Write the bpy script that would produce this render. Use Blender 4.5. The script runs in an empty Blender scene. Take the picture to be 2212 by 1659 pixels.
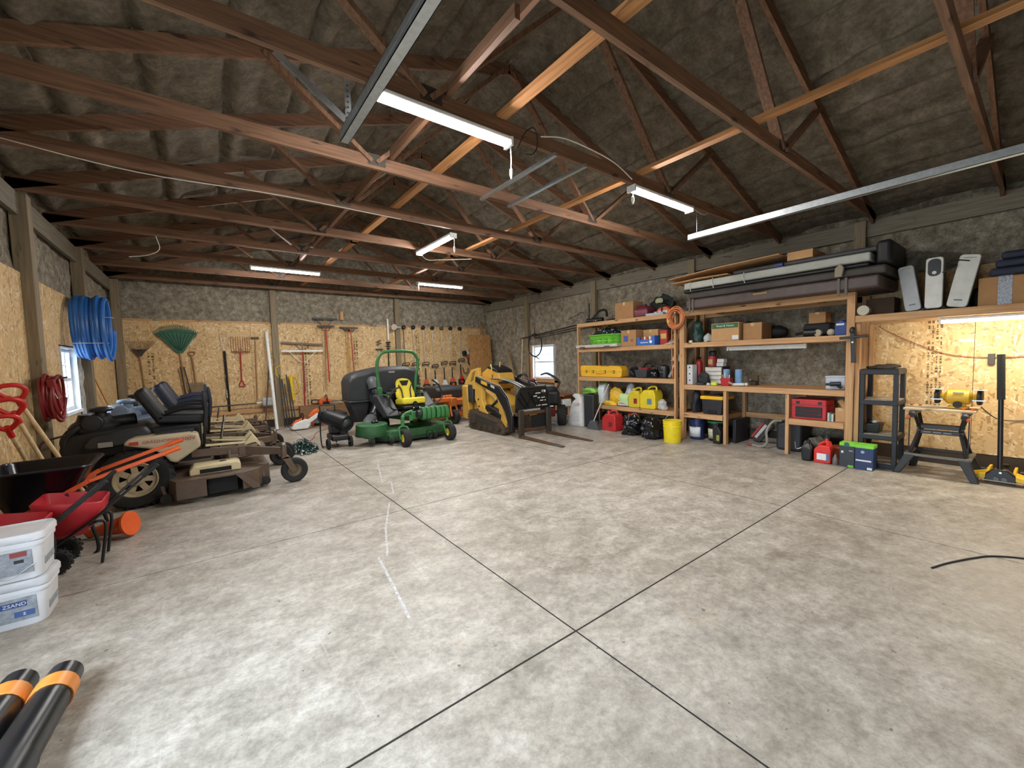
import bpy, bmesh, math, random
from math import sin, cos, pi, radians, sqrt
from mathutils import Vector, Matrix, noise
random.seed(7)
SC = bpy.context.scene
COL = SC.collection
# ---------------------------------------------------------------- camera
cam = bpy.data.cameras.new('camera'); cam.sensor_width = 36.0; cam.lens = 36.0 * 880.0 / 2212.0
cam.clip_start = 0.05; cam.clip_end = 300
co = bpy.data.objects.new('camera', cam); COL.objects.link(co)
_yaw, _pit, _rol = radians(36.95), radians(-3.534), radians(-1.553)
_f = Vector((sin(_yaw) * cos(_pit), cos(_yaw) * cos(_pit), sin(_pit)))
_r = Vector((cos(_yaw), -sin(_yaw), 0)); _u = _r.cross(_f)
_r2 = cos(_rol) * _r + sin(_rol) * _u; _u2 = -sin(_rol) * _r + cos(_rol) * _u
co.matrix_world = Matrix(((_r2.x, _u2.x, -_f.x, 0), (_r2.y, _u2.y, -_f.y, 0), (_r2.z, _u2.z, -_f.z, 1.6), (0, 0, 0, 1)))
SC.camera = co
# ---------------------------------------------------------------- world, exposure
w = bpy.data.worlds.new('sky'); SC.world = w; w.use_nodes = True
w.node_tree.nodes['Background'].inputs[0].default_value = (0.70, 0.85, 1.0, 1)
w.node_tree.nodes['Background'].inputs[1].default_value = 6.5
vs = SC.view_settings; vs.view_transform = 'Standard'; vs.look = 'None'; vs.gamma = 1.0; vs.use_curve_mapping = False
vs.exposure = 1.4
SC.cycles.max_bounces = 8
TUBE = 95.0            # emission of the shop-light diffusers
XL, XR, YB, YF = -1.55, 8.05, 12.2, -1.2
ZP = 3.5               # underside of the truss chords
OT = 2.66              # top of the wall sheathing
RX, RZ, RS = 3.15, 5.16, 0.33   # ridge, roof slope

# ---------------------------------------------------------------- helpers
def lin(c):
    return c / 12.92 if c <= 0.04045 else ((c + 0.055) / 1.055) ** 2.4
def rgb(h):
    return tuple(lin(int(h[i:i + 2], 16) / 255) for i in (0, 2, 4)) + (1,)
MATS = {}
def newmat(name):
    m = bpy.data.materials.new(name); m.use_nodes = True
    nt = m.node_tree; return m, nt, nt.nodes['Principled BSDF'], nt.nodes.new('ShaderNodeTexCoord')
def ramp(nt, fac, *stops):
    r = nt.nodes.new('ShaderNodeValToRGB'); e = r.color_ramp.elements
    while len(e) < len(stops): e.new(0.5)
    for k, (p, c) in enumerate(stops):
        e[k].position = p; e[k].color = c if len(c) == 4 else (*c, 1)
    nt.links.new(fac, r.inputs[0]); return r.outputs[0]
def mapping(nt, vec, scale=(1, 1, 1), rot=(0, 0, 0)):
    n = nt.nodes.new('ShaderNodeMapping'); n.inputs['Scale'].default_value = scale; n.inputs['Rotation'].default_value = rot
    nt.links.new(vec, n.inputs[0]); return n.outputs[0]
def noi(nt, vec, scale, detail=3, rough=0.55):
    n = nt.nodes.new('ShaderNodeTexNoise'); n.inputs['Scale'].default_value = scale
    n.inputs['Detail'].default_value = detail; n.inputs['Roughness'].default_value = rough
    nt.links.new(vec, n.inputs['Vector']); return n.outputs[0]
def mix(nt, fac, a, b, mode='MIX'):
    n = nt.nodes.new('ShaderNodeMix'); n.data_type = 'RGBA'; n.blend_type = mode
    for k, s in ((0, fac), (6, a), (7, b)):
        if isinstance(s, (int, float)): n.inputs[k].default_value = s
        elif isinstance(s, tuple): n.inputs[k].default_value = s
        else: nt.links.new(s, n.inputs[k])
    return n.outputs[2]
def bump(nt, p, h, strength=0.3, dist=0.01):
    b = nt.nodes.new('ShaderNodeBump'); b.inputs['Strength'].default_value = strength; b.inputs['Distance'].default_value = dist
    nt.links.new(h, b.inputs['Height']); nt.links.new(b.outputs[0], p.inputs['Normal'])
def M(h, rough=0.5, metal=0.0, var=0.10, scale=9.0, bmp=0.0, trans=0.0, alpha=1.0, coat=0.0):
    """plain painted / plastic / metal surface with a little procedural variation"""
    key = (h, rough, metal, var, scale, bmp, trans, alpha, coat)
    if key in MATS: return MATS[key]
    m, nt, p, tc = newmat('paint_' + h)
    c = rgb(h)
    n = noi(nt, tc.outputs['Object'], scale, 4)
    a = tuple(max(0, x * (1 - var)) for x in c[:3]) + (1,); b = tuple(min(1, x * (1 + var)) for x in c[:3]) + (1,)
    nt.links.new(ramp(nt, n, (0.3, a), (0.7, b)), p.inputs['Base Color'])
    p.inputs['Roughness'].default_value = rough; p.inputs['Metallic'].default_value = metal
    p.inputs['Transmission Weight'].default_value = trans; p.inputs['Alpha'].default_value = alpha
    p.inputs['Coat Weight'].default_value = coat
    if bmp: bump(nt, p, noi(nt, tc.outputs['Object'], scale * 6, 3), bmp, 0.01)
    MATS[key] = m; return m
def wood(axis, ha='a67a52', hb='c59a6c', hk='6d4424', rough=0.7):
    key = ('wood', axis, ha, hb)
    if key in MATS: return MATS[key]
    m, nt, p, tc = newmat('lumber_' + axis)
    s = {'x': (1.2, 26, 26), 'y': (26, 1.2, 26), 'z': (26, 26, 1.2)}[axis]
    v = mapping(nt, tc.outputs['Object'], s)
    g = noi(nt, v, 1.6, 5, 0.6)
    c = ramp(nt, g, (0.3, rgb(ha)), (0.62, rgb(hb)))
    k = noi(nt, mapping(nt, tc.outputs['Object'], tuple(0.9 * (x if x < 2 else x / 6) for x in s)), 3.1, 2)
    c = mix(nt, ramp(nt, k, (0.66, (0, 0, 0)), (0.74, (1, 1, 1))), c, rgb(hk))
    nt.links.new(c, p.inputs['Base Color']); p.inputs['Roughness'].default_value = rough
    bump(nt, p, g, 0.15, 0.004); MATS[key] = m; return m
def mat_osb(name, dark, mid, light):
    m, nt, p, tc = newmat(name)
    sep = nt.nodes.new('ShaderNodeSeparateXYZ'); nt.links.new(tc.outputs['Object'], sep.inputs[0])
    add = nt.nodes.new('ShaderNodeMath'); add.operation = 'ADD'
    nt.links.new(sep.outputs[0], add.inputs[0]); nt.links.new(sep.outputs[1], add.inputs[1])
    cmb = nt.nodes.new('ShaderNodeCombineXYZ'); nt.links.new(add.outputs[0], cmb.inputs[0]); nt.links.new(sep.outputs[2], cmb.inputs[1])
    uv = cmb.outputs[0]; layers = []
    for ang, sc in ((0.3, (7, 34, 1)), (1.5, (8, 36, 1)), (2.5, (7.5, 33, 1))):
        rt = mapping(nt, uv, (1, 1, 1), (0, 0, ang)); st = mapping(nt, rt, sc)
        vo = nt.nodes.new('ShaderNodeTexVoronoi'); vo.voronoi_dimensions = '2D'; vo.inputs['Scale'].default_value = 1.0
        nt.links.new(st, vo.inputs['Vector']); layers.append(vo.outputs['Color'])
    pick = noi(nt, uv, 13, 2)
    c = mix(nt, ramp(nt, pick, (0.46, (0, 0, 0)), (0.48, (1, 1, 1))), layers[0], layers[1])
    c = mix(nt, ramp(nt, noi(nt, mapping(nt, uv, (1.1, 1, 1), (0, 0, 1)), 17, 2), (0.52, (0, 0, 0)), (0.54, (1, 1, 1))), c, layers[2])
    bw = nt.nodes.new('ShaderNodeSeparateColor'); nt.links.new(c, bw.inputs[0])
    col = ramp(nt, bw.outputs[0], (0.0, rgb(dark)), (0.3, rgb(mid)), (0.75, rgb(mid)), (1.0, rgb(light)))
    col = mix(nt, 0.35, col, ramp(nt, noi(nt, uv, 2.2, 4), (0.3, (0.62, 0.6, 0.56)), (0.7, (1, 1, 1))), 'MULTIPLY')
    nt.links.new(col, p.inputs['Base Color']); p.inputs['Roughness'].default_value = 0.62
    bump(nt, p, bw.outputs[0], 0.12, 0.003); return m
OSB = mat_osb('osb_sheathing', 'a27f52', 'cdab78', 'e6d2aa')
OSB_D = mat_osb('osb_weathered', '7d5430', 'a87a4a', 'c49660')
def mat_foam(name, lo, mid, hi, sc=9, bs=.85):
    m, nt, p, tc = newmat(name); v = tc.outputs['Object']
    n = noi(nt, v, sc, 8, 0.68); n2 = noi(nt, v, sc * 4.5, 6, 0.7)
    c = ramp(nt, n, (0.32, rgb(lo)), (0.5, rgb(mid)), (0.7, rgb(hi)))
    c = mix(nt, 0.55, c, ramp(nt, n2, (0.36, (0.35, 0.33, 0.31)), (0.6, (1, 1, 1))), 'MULTIPLY')
    nt.links.new(c, p.inputs['Base Color']); p.inputs['Roughness'].default_value = 0.8
    bump(nt, p, n2, bs, 0.03); return m
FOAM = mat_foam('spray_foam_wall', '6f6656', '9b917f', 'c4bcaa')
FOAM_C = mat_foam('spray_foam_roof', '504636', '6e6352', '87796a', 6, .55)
def mat_concrete():
    m, nt, p, tc = newmat('worn_concrete'); v = tc.outputs['Object']
    big = noi(nt, v, 0.55, 6, 0.65); med = noi(nt, mapping(nt, v, (1, 1.25, 1), (0, 0, 0.6)), 3.6, 14, 0.8); fine = noi(nt, v, 22, 10, 0.8)
    c = ramp(nt, med, (0.33, rgb('857e75')), (0.45, rgb('a39c91')), (0.54, rgb('b6afa4')), (0.66, rgb('cfcac1')))
    c = mix(nt, 0.5, c, ramp(nt, big, (0.36, (0.62, 0.57, 0.51)), (0.58, (1, 1, 1))), 'MULTIPLY')
    c = mix(nt, 0.75, c, ramp(nt, fine, (0.34, (0.52, 0.51, 0.5)), (0.56, (1, 1, 1))), 'MULTIPLY')
    st = noi(nt, mapping(nt, v, (1.3, 0.9, 1), (0, 0, 0.4)), 1.6, 12, 0.74)
    c = mix(nt, ramp(nt, st, (0.58, (0, 0, 0)), (0.68, (0.6, 0.6, 0.6))), c, rgb('6e6760'))
    s2 = noi(nt, mapping(nt, v, (1.1, 1.0, 1), (0, 0, 1.4)), 4.2, 10, 0.72)
    c = mix(nt, ramp(nt, s2, (0.61, (0, 0, 0)), (0.72, (0.4, 0.4, 0.4))), c, rgb('5e564e'))
    sp = noi(nt, v, 21, 2, 0.4)
    c = mix(nt, ramp(nt, sp, (0.74, (0, 0, 0)), (0.765, (0.7, 0.7, 0.7))), c, rgb('4b443c'))
    ru = noi(nt, mapping(nt, v, (1, 1, 1), (0, 0, 2)), 1.05, 7, 0.66)
    c = mix(nt, ramp(nt, ru, (0.63, (0, 0, 0)), (0.76, (0.5, 0.5, 0.5))), c, rgb('b08f66'))
    sc = noi(nt, mapping(nt, v, (26, 1.1, 1), (0, 0, 0.5)), 1.3, 5, 0.65)
    c = mix(nt, ramp(nt, sc, (0.63, (0, 0, 0)), (0.74, (0.35, 0.35, 0.35))), c, rgb('dcd7cc'))
    nt.links.new(c, p.inputs['Base Color'])
    nt.links.new(ramp(nt, med, (0.3, (0.34,) * 3), (0.7, (0.6,) * 3)), p.inputs['Roughness'])
    bump(nt, p, fine, 0.2, 0.006); return m
CONC = mat_concrete()
TRUSS = {a: wood(a, '563a29', '7d5a41', '332219') for a in 'xyz'}
LUM = {a: wood(a) for a in 'xyz'}
POST = wood('z', '6b5e49', '87785f', '51442f')
def emit(name, col, s):
    m, nt, p, tc = newmat(name); p.inputs['Base Color'].default_value = (0.9, 0.9, 0.9, 1)
    p.inputs['Emission Color'].default_value = (*col, 1); p.inputs['Emission Strength'].default_value = s; return m
LED = emit('led_diffuser', (1.0, 0.97, 0.93), TUBE)
LED_W = emit('led_diffuser_warm', (1.0, 0.90, 0.70), TUBE * 0.55)
def mat_glass():
    m, nt, p, tc = newmat('window_glass'); p.inputs['Base Color'].default_value = (0.95, 0.98, 1, 1)
    p.inputs['Roughness'].default_value = 0.02; p.inputs['Transmission Weight'].default_value = 1.0; p.inputs['IOR'].default_value = 1.01; return m
GLASS = mat_glass()
BLACK = M('17181a', 0.45, 0, 0.15); RUB = M('1d1c1b', 0.82, 0, 0.2, 14, 0.3); DKMET = M('222324', 0.4, 0.5)
GALV = M('b9bfc2', 0.35, 0.85, 0.12, 30); STEEL = M('9a9a98', 0.35, 0.9); CHROME = M('d8dadb', 0.15, 1.0)
WHITE = M('dcdcd8', 0.5); CARD = M('a67c52', 0.85, 0, 0.08); CARD2 = M('b98f62', 0.85, 0, 0.08); DARK = M('0c0c0d', 0.8)

def V(*a): return Vector(a)
class MB:
    def __init__(s): s.v = []; s.f = []
    def add(s, vs, fs):
        o = len(s.v); s.v += [tuple(x) for x in vs]; s.f += [tuple(i + o for i in f) for f in fs]; return s
    def box(s, x0, x1, y0, y1, z0, z1):
        return s.add([(x, y, z) for x in (x0, x1) for y in (y0, y1) for z in (z0, z1)],
                     [(0, 1, 3, 2), (4, 6, 7, 5), (0, 4, 5, 1), (2, 3, 7, 6), (0, 2, 6, 4), (1, 5, 7, 3)])
    def obox(s, c, sz, rz=0, ry=0, rx=0):
        R = Matrix.Rotation(rz, 3, 'Z') @ Matrix.Rotation(ry, 3, 'Y') @ Matrix.Rotation(rx, 3, 'X'); c = Vector(c)
        return s.add([c + R @ Vector((a * sz[0] / 2, b * sz[1] / 2, d * sz[2] / 2)) for a in (-1, 1) for b in (-1, 1) for d in (-1, 1)],
                     [(0, 1, 3, 2), (4, 6, 7, 5), (0, 4, 5, 1), (2, 3, 7, 6), (0, 2, 6, 4), (1, 5, 7, 3)])
    def bar(s, p, q, w, h, up=(0, 0, 1)):
        p = Vector(p); q = Vector(q); d = (q - p).normalized(); a = d.cross(Vector(up))
        if a.length < 1e-4: a = d.cross(Vector((1, 0, 0)))
        a.normalize(); b = a.cross(d)
        pts = [e + a * (i * w / 2) + b * (j * h / 2) for e in (p, q) for i, j in ((-1, -1), (1, -1), (1, 1), (-1, 1))]
        return s.add(pts, [(3, 2, 1, 0), (4, 5, 6, 7), (0, 1, 5, 4), (1, 2, 6, 5), (2, 3, 7, 6), (3, 0, 4, 7)])
    def loft(s, rings, caps=True, closed=False):
        n = len(rings[0]); o = []; fs = []
        for r in rings: o += list(r)
        m = len(rings)
        for i in range(m if closed else m - 1):
            for j in range(n):
                a = i * n + j; b = i * n + (j + 1) % n; k = ((i + 1) % m) * n
                fs.append((a, b, k + (j + 1) % n, k + j))
        if caps and not closed: fs += [tuple(range(n - 1, -1, -1)), tuple(range((m - 1) * n, m * n))]
        return s.add(o, fs)
    def tube(s, pts, r, n=8, closed=False, caps=True, flat=1.0):
        pts = [Vector(p) for p in pts]; m = len(pts)
        rr = r if isinstance(r, (list, tuple)) else [r] * m
        t0 = ((pts[1] - pts[0]) if not closed else (pts[1] - pts[-1])).normalized()
        a = t0.cross(Vector((0, 0, 1)))
        if a.length < 0.05: a = t0.cross(Vector((1, 0, 0)))
        a.normalize(); rings = []
        for i in range(m):
            if closed: t = pts[(i + 1) % m] - pts[i - 1]
            else: t = pts[min(i + 1, m - 1)] - pts[max(i - 1, 0)]
            t.normalize(); a = a - t * a.dot(t)
            if a.length < 1e-5: a = t.cross(Vector((0.3, 0.5, 0.8)))
            a.normalize(); b = t.cross(a)
            rings.append([pts[i] + (a * cos(2 * pi * k / n) + b * sin(2 * pi * k / n) * flat) * rr[i] for k in range(n)])
        return s.loft(rings, caps, closed)
    def cyl(s, p, q, r, r2=None, n=14): return s.tube([p, q], [r, r if r2 is None else r2], n)
    def lathe(s, prof, c, axis='z', n=20, caps=True, sy=1.0):
        c = Vector(c); rings = []
        if not isinstance(axis, str): d = Vector(axis).normalized()
        else: d = {'x': V(1, 0, 0), 'y': V(0, 1, 0), 'z': V(0, 0, 1)}[axis]
        a = d.orthogonal().normalized() if not isinstance(axis, str) else {'x': V(0, 1, 0), 'y': V(0, 0, 1), 'z': V(1, 0, 0)}[axis]
        b = d.cross(a)
        for r, h in prof: rings.append([c + d * h + (a * cos(2 * pi * k / n) + b * sin(2 * pi * k / n) * sy) * max(r, 1e-4) for k in range(n)])
        return s.loft(rings, caps)
    def prism(s, poly, plane, a, b):
        f = {'xz': lambda u, v, t: (u, t, v), 'yz': lambda u, v, t: (t, u, v), 'xy': lambda u, v, t: (u, v, t)}[plane]
        return s.loft([[f(u, v, a) for u, v in poly], [f(u, v, b) for u, v in poly]])
    def sph(s, c, r, n=14, m=8, z0=-1.0):
        r = r if isinstance(r, (tuple, list)) else (r, r, r); rings = []
        t0 = math.asin(max(-1, z0))
        for i in range(m + 1):
            t = t0 + (pi / 2 - t0) * i / m; k = max(cos(t), 1e-3)
            rings.append([(c[0] + r[0] * k * cos(2 * pi * j / n), c[1] + r[1] * k * sin(2 * pi * j / n), c[2] + r[2] * sin(t)) for j in range(n)])
        return s.loft(rings)
    def jit(s, a, sc=3.0, seed=0):
        o = Vector((seed * 7.3, seed * 3.1, seed * 1.7)); out = []
        for p in s.v:
            q = Vector(p); out.append(tuple(q + noise.noise_vector(q * sc + o) * a))
        s.v = out; return s
    def xf(s, m):
        s.v = [tuple(m @ Vector(p)) for p in s.v]; return s
    def build(s, name, mat, parent=None, bevel=0.0, ang=38, seg=2, sub=0, kind=None, solid=0):
        me = bpy.data.meshes.new(name)
        b = Vector(parent.get('_b', (0, 0, 0))) if parent is not None else Vector((0, 0, 0))
        me.from_pydata([(x - b.x, y - b.y, z - b.z) for x, y, z in s.v], [], s.f)
        bm = bmesh.new(); bm.from_mesh(me); bmesh.ops.recalc_face_normals(bm, faces=bm.faces); bm.to_mesh(me); bm.free()
        me.polygons.foreach_set('use_smooth', [True] * len(me.polygons)); me.set_sharp_from_angle(angle=radians(ang))
        me.materials.append(mat)
        o = bpy.data.objects.new(name, me); COL.objects.link(o)
        if parent is not None: o.parent = parent; o['_b'] = tuple(b)
        if solid:
            d = o.modifiers.new('thickness', 'SOLIDIFY'); d.thickness = solid; d.offset = 0
        if bevel:
            d = o.modifiers.new('bevel', 'BEVEL'); d.width = bevel; d.segments = seg; d.limit_method = 'ANGLE'; d.angle_limit = radians(35)
        if sub:
            d = o.modifiers.new('sub', 'SUBSURF'); d.levels = d.render_levels = sub
        if kind: o['kind'] = kind
        return o
def B(x0, x1, y0, y1, z0, z1): return MB().box(x0, x1, y0, y1, z0, z1)
def tag(o, label, cat, group=None, kind=None):
    o['label'] = label; o['category'] = cat
    if group: o['group'] = group
    if kind: o['kind'] = kind
    return o
def thing(name, label, cat, base=(0, 0, 0), group=None):
    o = bpy.data.objects.new(name, None); COL.objects.link(o); o.empty_display_size = 0.05
    o.location = base; o['_b'] = tuple(base); return tag(o, label, cat, group)
def one(name, label, cat, mb, mat, base=None, group=None, **k):
    """a thing that is a single mesh, its origin at its base"""
    if base is None:
        xs = [p[0] for p in mb.v]; ys = [p[1] for p in mb.v]; zs = [p[2] for p in mb.v]
        base = ((min(xs) + max(xs)) / 2, (min(ys) + max(ys)) / 2, min(zs))
    d = bpy.data.objects.new('tmp', None); d['_b'] = tuple(base)
    o = mb.build(name, mat, d, **k); o.parent = None; o.location = base
    bpy.data.objects.remove(d); return tag(o, label, cat, group)
def structure(name, mb, mat, **k):
    return mb.build(name, mat, None, kind='structure', **k)
def dup(root, loc, rz=0, label=None, group=None, recolor=None):
    def cp(o, par):
        c = o.copy(); COL.objects.link(c); c.parent = par
        if recolor and o.type == 'MESH' and o.data.materials and o.data.materials[0] in recolor:
            c.data = o.data.copy(); c.data.materials[0] = recolor[o.data.materials[0]]
        for ch in list(o.children): cp(ch, c)
        return c
    r = cp(root, None); r.location = loc; r.rotation_euler = (0, 0, rz)
    if label: r['label'] = label
    if group: r['group'] = group
    return r
def text(s, size, loc, right, up, mat, parent, name='lettering', ext=0.0008, align='CENTER', squash=1.0):
    c = bpy.data.curves.new(name, 'FONT'); c.body = s; c.size = size; c.extrude = ext; c.align_x = align; c.align_y = 'CENTER'
    c.resolution_u = 2
    c.materials.append(mat); o = bpy.data.objects.new(name, c); COL.objects.link(o)
    r = Vector(right).normalized(); u = Vector(up).normalized(); n = r.cross(u); b = Vector(parent.get('_b', (0, 0, 0)))
    p = Vector(loc) - b
    o.matrix_local = Matrix(((r.x * squash, u.x, n.x, p.x), (r.y * squash, u.y, n.y, p.y), (r.z * squash, u.z, n.z, p.z), (0, 0, 0, 1)))
    o.parent = parent; o['_b'] = tuple(b); return o
def arc(c, r, a0, a1, n, plane='xz', ry=None):
    ry = r if ry is None else ry; out = []
    for i in range(n + 1):
        t = a0 + (a1 - a0) * i / n; u, v = r * cos(t), ry * sin(t)
        out.append({'xz': (c[0] + u, c[1], c[2] + v), 'yz': (c[0], c[1] + u, c[2] + v), 'xy': (c[0] + u, c[1] + v, c[2])}[plane])
    return out
def rrect(w, h, r, n=4):
    out = []
    for cx, cy, a in ((w / 2 - r, h / 2 - r, 0), (-w / 2 + r, h / 2 - r, pi / 2), (-w / 2 + r, -h / 2 + r, pi), (w / 2 - r, -h / 2 + r, 1.5 * pi)):
        for i in range(n + 1): out.append((cx + r * cos(a + pi / 2 * i / n), cy + r * sin(a + pi / 2 * i / n)))
    return out
def smooth_path(pts, n=6):
    P = [Vector(p) for p in pts]; P = [2 * P[0] - P[1]] + P + [2 * P[-1] - P[-2]]; out = []
    for i in range(1, len(P) - 2):
        for k in range(n):
            t = k / n; a, b, c, d = P[i - 1], P[i], P[i + 1], P[i + 2]
            out.append(0.5 * ((2 * b) + (c - a) * t + (2 * a - 5 * b + 4 * c - d) * t * t + (3 * b - a - 3 * c + d) * t ** 3))
    out.append(P[-2]); return out
# ================================================================ the building
def roofz(x): return RZ - RS * abs(x - RX)
# ---- ground outside and a neighbour seen through the panes
structure('ground_outside', B(-60, 70, -60, 80, -0.4, -0.30), M('9a9c96', 0.9, 0, 0.2, 2))
nb = thing('neighbour_shed', 'pale blue shed standing outside beyond the white framed window', 'shed', (19, 21.5, -0.3))
B(17.5, 20.5, 20, 23, -0.3, 2.2).build('shed_wall', M('8ea9c0', 0.8), nb)
MB().prism([(19.9, 2.15), (23.1, 2.15), (21.5, 3.0)], 'yz', 17.4, 20.6).build('shed_roof', M('6b7480', 0.8), nb)
# ---- floor: poured slabs with sawn joints
fl = structure('floor', B(XL - 0.1, XR + 0.1, YF - 0.1, YB + 0.1, -0.3, -0.03), M('1c1916', 0.95))
xs = [XL - 0.1, 1.645, 4.70, XR + 0.1]; ys = [YF - 0.1, -0.92, 1.63, 4.185, 6.73, 9.28, YB + 0.1]
for i in range(3):
    for j in range(6):
        g = 0.006
        B(xs[i] + (g if i else 0), xs[i + 1] - (g if i < 2 else 0), ys[j] + (g if j else 0), ys[j + 1] - (g if j < 5 else 0), -0.1, 0.0).build('slab', CONC, fl)
FILL = M('2b2520', 0.95, 0, 0.3, 20)
for x in xs[1:-1]: B(x - 0.0075, x + 0.0075, YF, YB, -0.02, -0.0025).build('joint_filler', FILL, fl)
for y in ys[1:-1]: B(XL, XR, y - 0.0075, y + 0.0075, -0.02, -0.003).build('joint_filler', FILL, fl)
CHALK = M('b9b6b6', 0.85, 0, 0.35, 40)
for pts in (((2.09, 6.35), (1.95, 5.85), (1.80, 5.32)), ((1.91, 5.3), (1.75, 4.79)), ((1.6, 4.52), (1.31, 3.84), (1.12, 3.27)), ((1.05, 3.29), (.99, 2.8), (.93, 2.37))):
    MB().loft([[(a - .010, b, .0002), (a + .010, b, .0002), (a + .010, b, .0008), (a - .010, b, .0008)] for a, b in pts]).build('chalk_mark', CHALK, fl)
# ---- foam sheets
def foam_sheet(name, u0, u1, v0, v1, fn, parent, mat, amp=0.045, step=0.07, extra=None, hole=None, seed=0):
    su, sv = step if isinstance(step, tuple) else (step, step); nu = max(2, int((u1 - u0) / su)); nv = max(2, int((v1 - v0) / sv)); b = MB(); vs = []; fs = []
    for i in range(nu + 1):
        for j in range(nv + 1):
            u = u0 + (u1 - u0) * i / nu; v = v0 + (v1 - v0) * j / nv
            q = Vector((u, v, seed * 5.1))
            d = amp * (0.55 * noise.noise(q * 1.7) + 0.3 * noise.noise(q * 5) + 0.3 * noise.noise(q * 13))
            if extra: d += extra(u, v)
            vs.append(fn(u, v, d))
    for i in range(nu):
        for j in range(nv):
            if hole:
                u = u0 + (u1 - u0) * (i + 0.5) / nu; v = v0 + (v1 - v0) * (j + 0.5) / nv
                if hole(u, v): continue
            a = i * (nv + 1) + j; fs.append((a, a + 1, a + nv + 2, a + nv + 1))
    return b.add(vs, fs).build(name, mat, parent, ang=75)
# ---- ceiling: outer deck + sprayed foam on both slopes, bulging over the purlins
ce = structure('ceiling', MB().prism([(XL - 0.4, roofz(XL - 0.4) + 0.12), (RX, RZ + 0.12), (XR + 0.4, roofz(XR + 0.4) + 0.12), (XR + 0.4, roofz(XR + 0.4) + 0.2), (RX, RZ + 0.2), (XL - 0.4, roofz(XL - 0.4) + 0.2)], 'xz', YF - 0.3, YB + 0.3), M('6e6a64', 0.8))
def purlin(u, v):
    d = (u % 0.61) - 0.3
    t = (v + 0.9) % 1.22; t = min(t, 1.22 - t)
    return -0.05 * math.exp(-((d + 0.03) / 0.06) ** 2) + 0.06 * math.exp(-((d - 0.09) / 0.03) ** 2) - 0.03 * math.exp(-(t / 0.16) ** 2)
for sgn, sl in ((1, XR - RX + 0.05), (-1, RX - XL + 0.05)):
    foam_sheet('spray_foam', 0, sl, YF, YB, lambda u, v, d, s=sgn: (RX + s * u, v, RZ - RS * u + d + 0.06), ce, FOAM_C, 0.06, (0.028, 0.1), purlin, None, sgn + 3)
# ---- back wall
SKIN = M('55514a', 0.9)
wb = structure('wall_back', B(XL - 0.2, XR + 0.2, YB + 0.06, YB + 0.16, 0, 5.3), SKIN)
foam_sheet('spray_foam', XL, XR, OT - 0.05, 5.2, lambda u, v, d: (u, YB + 0.0 + d, v), wb, FOAM, 0.07, 0.06, None, lambda u, v: v > roofz(u) + 0.15, 1)
def osb(parent, a, b, z0, z1, side, off=0.0, mat=None, t=0.014):
    g = 0.0025
    if side == 'y': m = B(a + g, b - g, YB - 0.03 - t - off, YB - 0.03 - off, z0, z1)
    elif side == 'l': m = B(XL + 0.03 + off, XL + 0.03 + t + off, a + g, b - g, z0, z1)
    else: m = B(XR - 0.03 - t - off, XR - 0.03 - off, a + g, b - g, z0, z1)
    return m.build('osb_panel', mat or OSB, parent)
x = XL + 0.08
while x < XR - 0.05:
    e = min(x + 1.22, XR - 0.02); osb(wb, x, e, 0.2, OT, 'y'); x = e
B(XL, XR, YB - 0.02, YB + 0.02, OT, OT + 0.05).build('girt', LUM['x'], wb)
for px in (1.5, 4.78):
    MB().bar((px, YB - 0.09, 0), (px, YB - 0.09, 3.55), 0.145, 0.1, (0, 1, 0)).build('post', POST, wb, bevel=0.006)
structure('baseboard_back', B(XL + 0.05, XR - 0.05, YB - 0.055, YB, 0, 0.2), M('3b3128', 0.85))
B(XL + 0.05, XR - 0.05, YB - 0.09, YB - 0.05, 0.42, 0.5).build('rail', LUM['x'], wb)
# ---- right wall
wr = structure('wall_right', MB().box(XR + 0.06, XR + 0.16, YF - 0.2, 8.62, 0, 3.7).box(XR + 0.06, XR + 0.16, 9.55, YB + 0.2, 0, 3.7).box(XR + 0.06, XR + 0.16, 8.62, 9.55, 0, 0.98).box(XR + 0.06, XR + 0.16, 8.62, 9.55, 1.98, 3.7), SKIN)
foam_sheet('spray_foam', 1.9, YB, 0.0, 3.62, lambda u, v, d: (XR + 0.01 + d, u, v), wr, FOAM, 0.07, 0.06, None, lambda u, v: 8.6 < u < 9.57 and 0.95 < v < 2.0, 2)
foam_sheet('spray_foam', YF, 1.9, OT - 0.4, 3.62, lambda u, v, d: (XR + 0.0 + d, u, v), wr, FOAM, 0.06, 0.06, None, None, 4)
for a, b in ((0.62, 1.70), (-0.60, 0.62)): osb(wr, a, b, 0.2, OT - 0.02, 'r')
for py in (1.8, 4.45, 7.05, 9.75):
    B(XR - 0.12, XR + 0.0, py - 0.07, py + 0.07, 0, 3.5).build('post', POST, wr, bevel=0.006)
structure('baseboard_right', B(XR - 0.05, XR, YF, YB, 0, 0.19), M('3b3128', 0.85))
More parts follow.
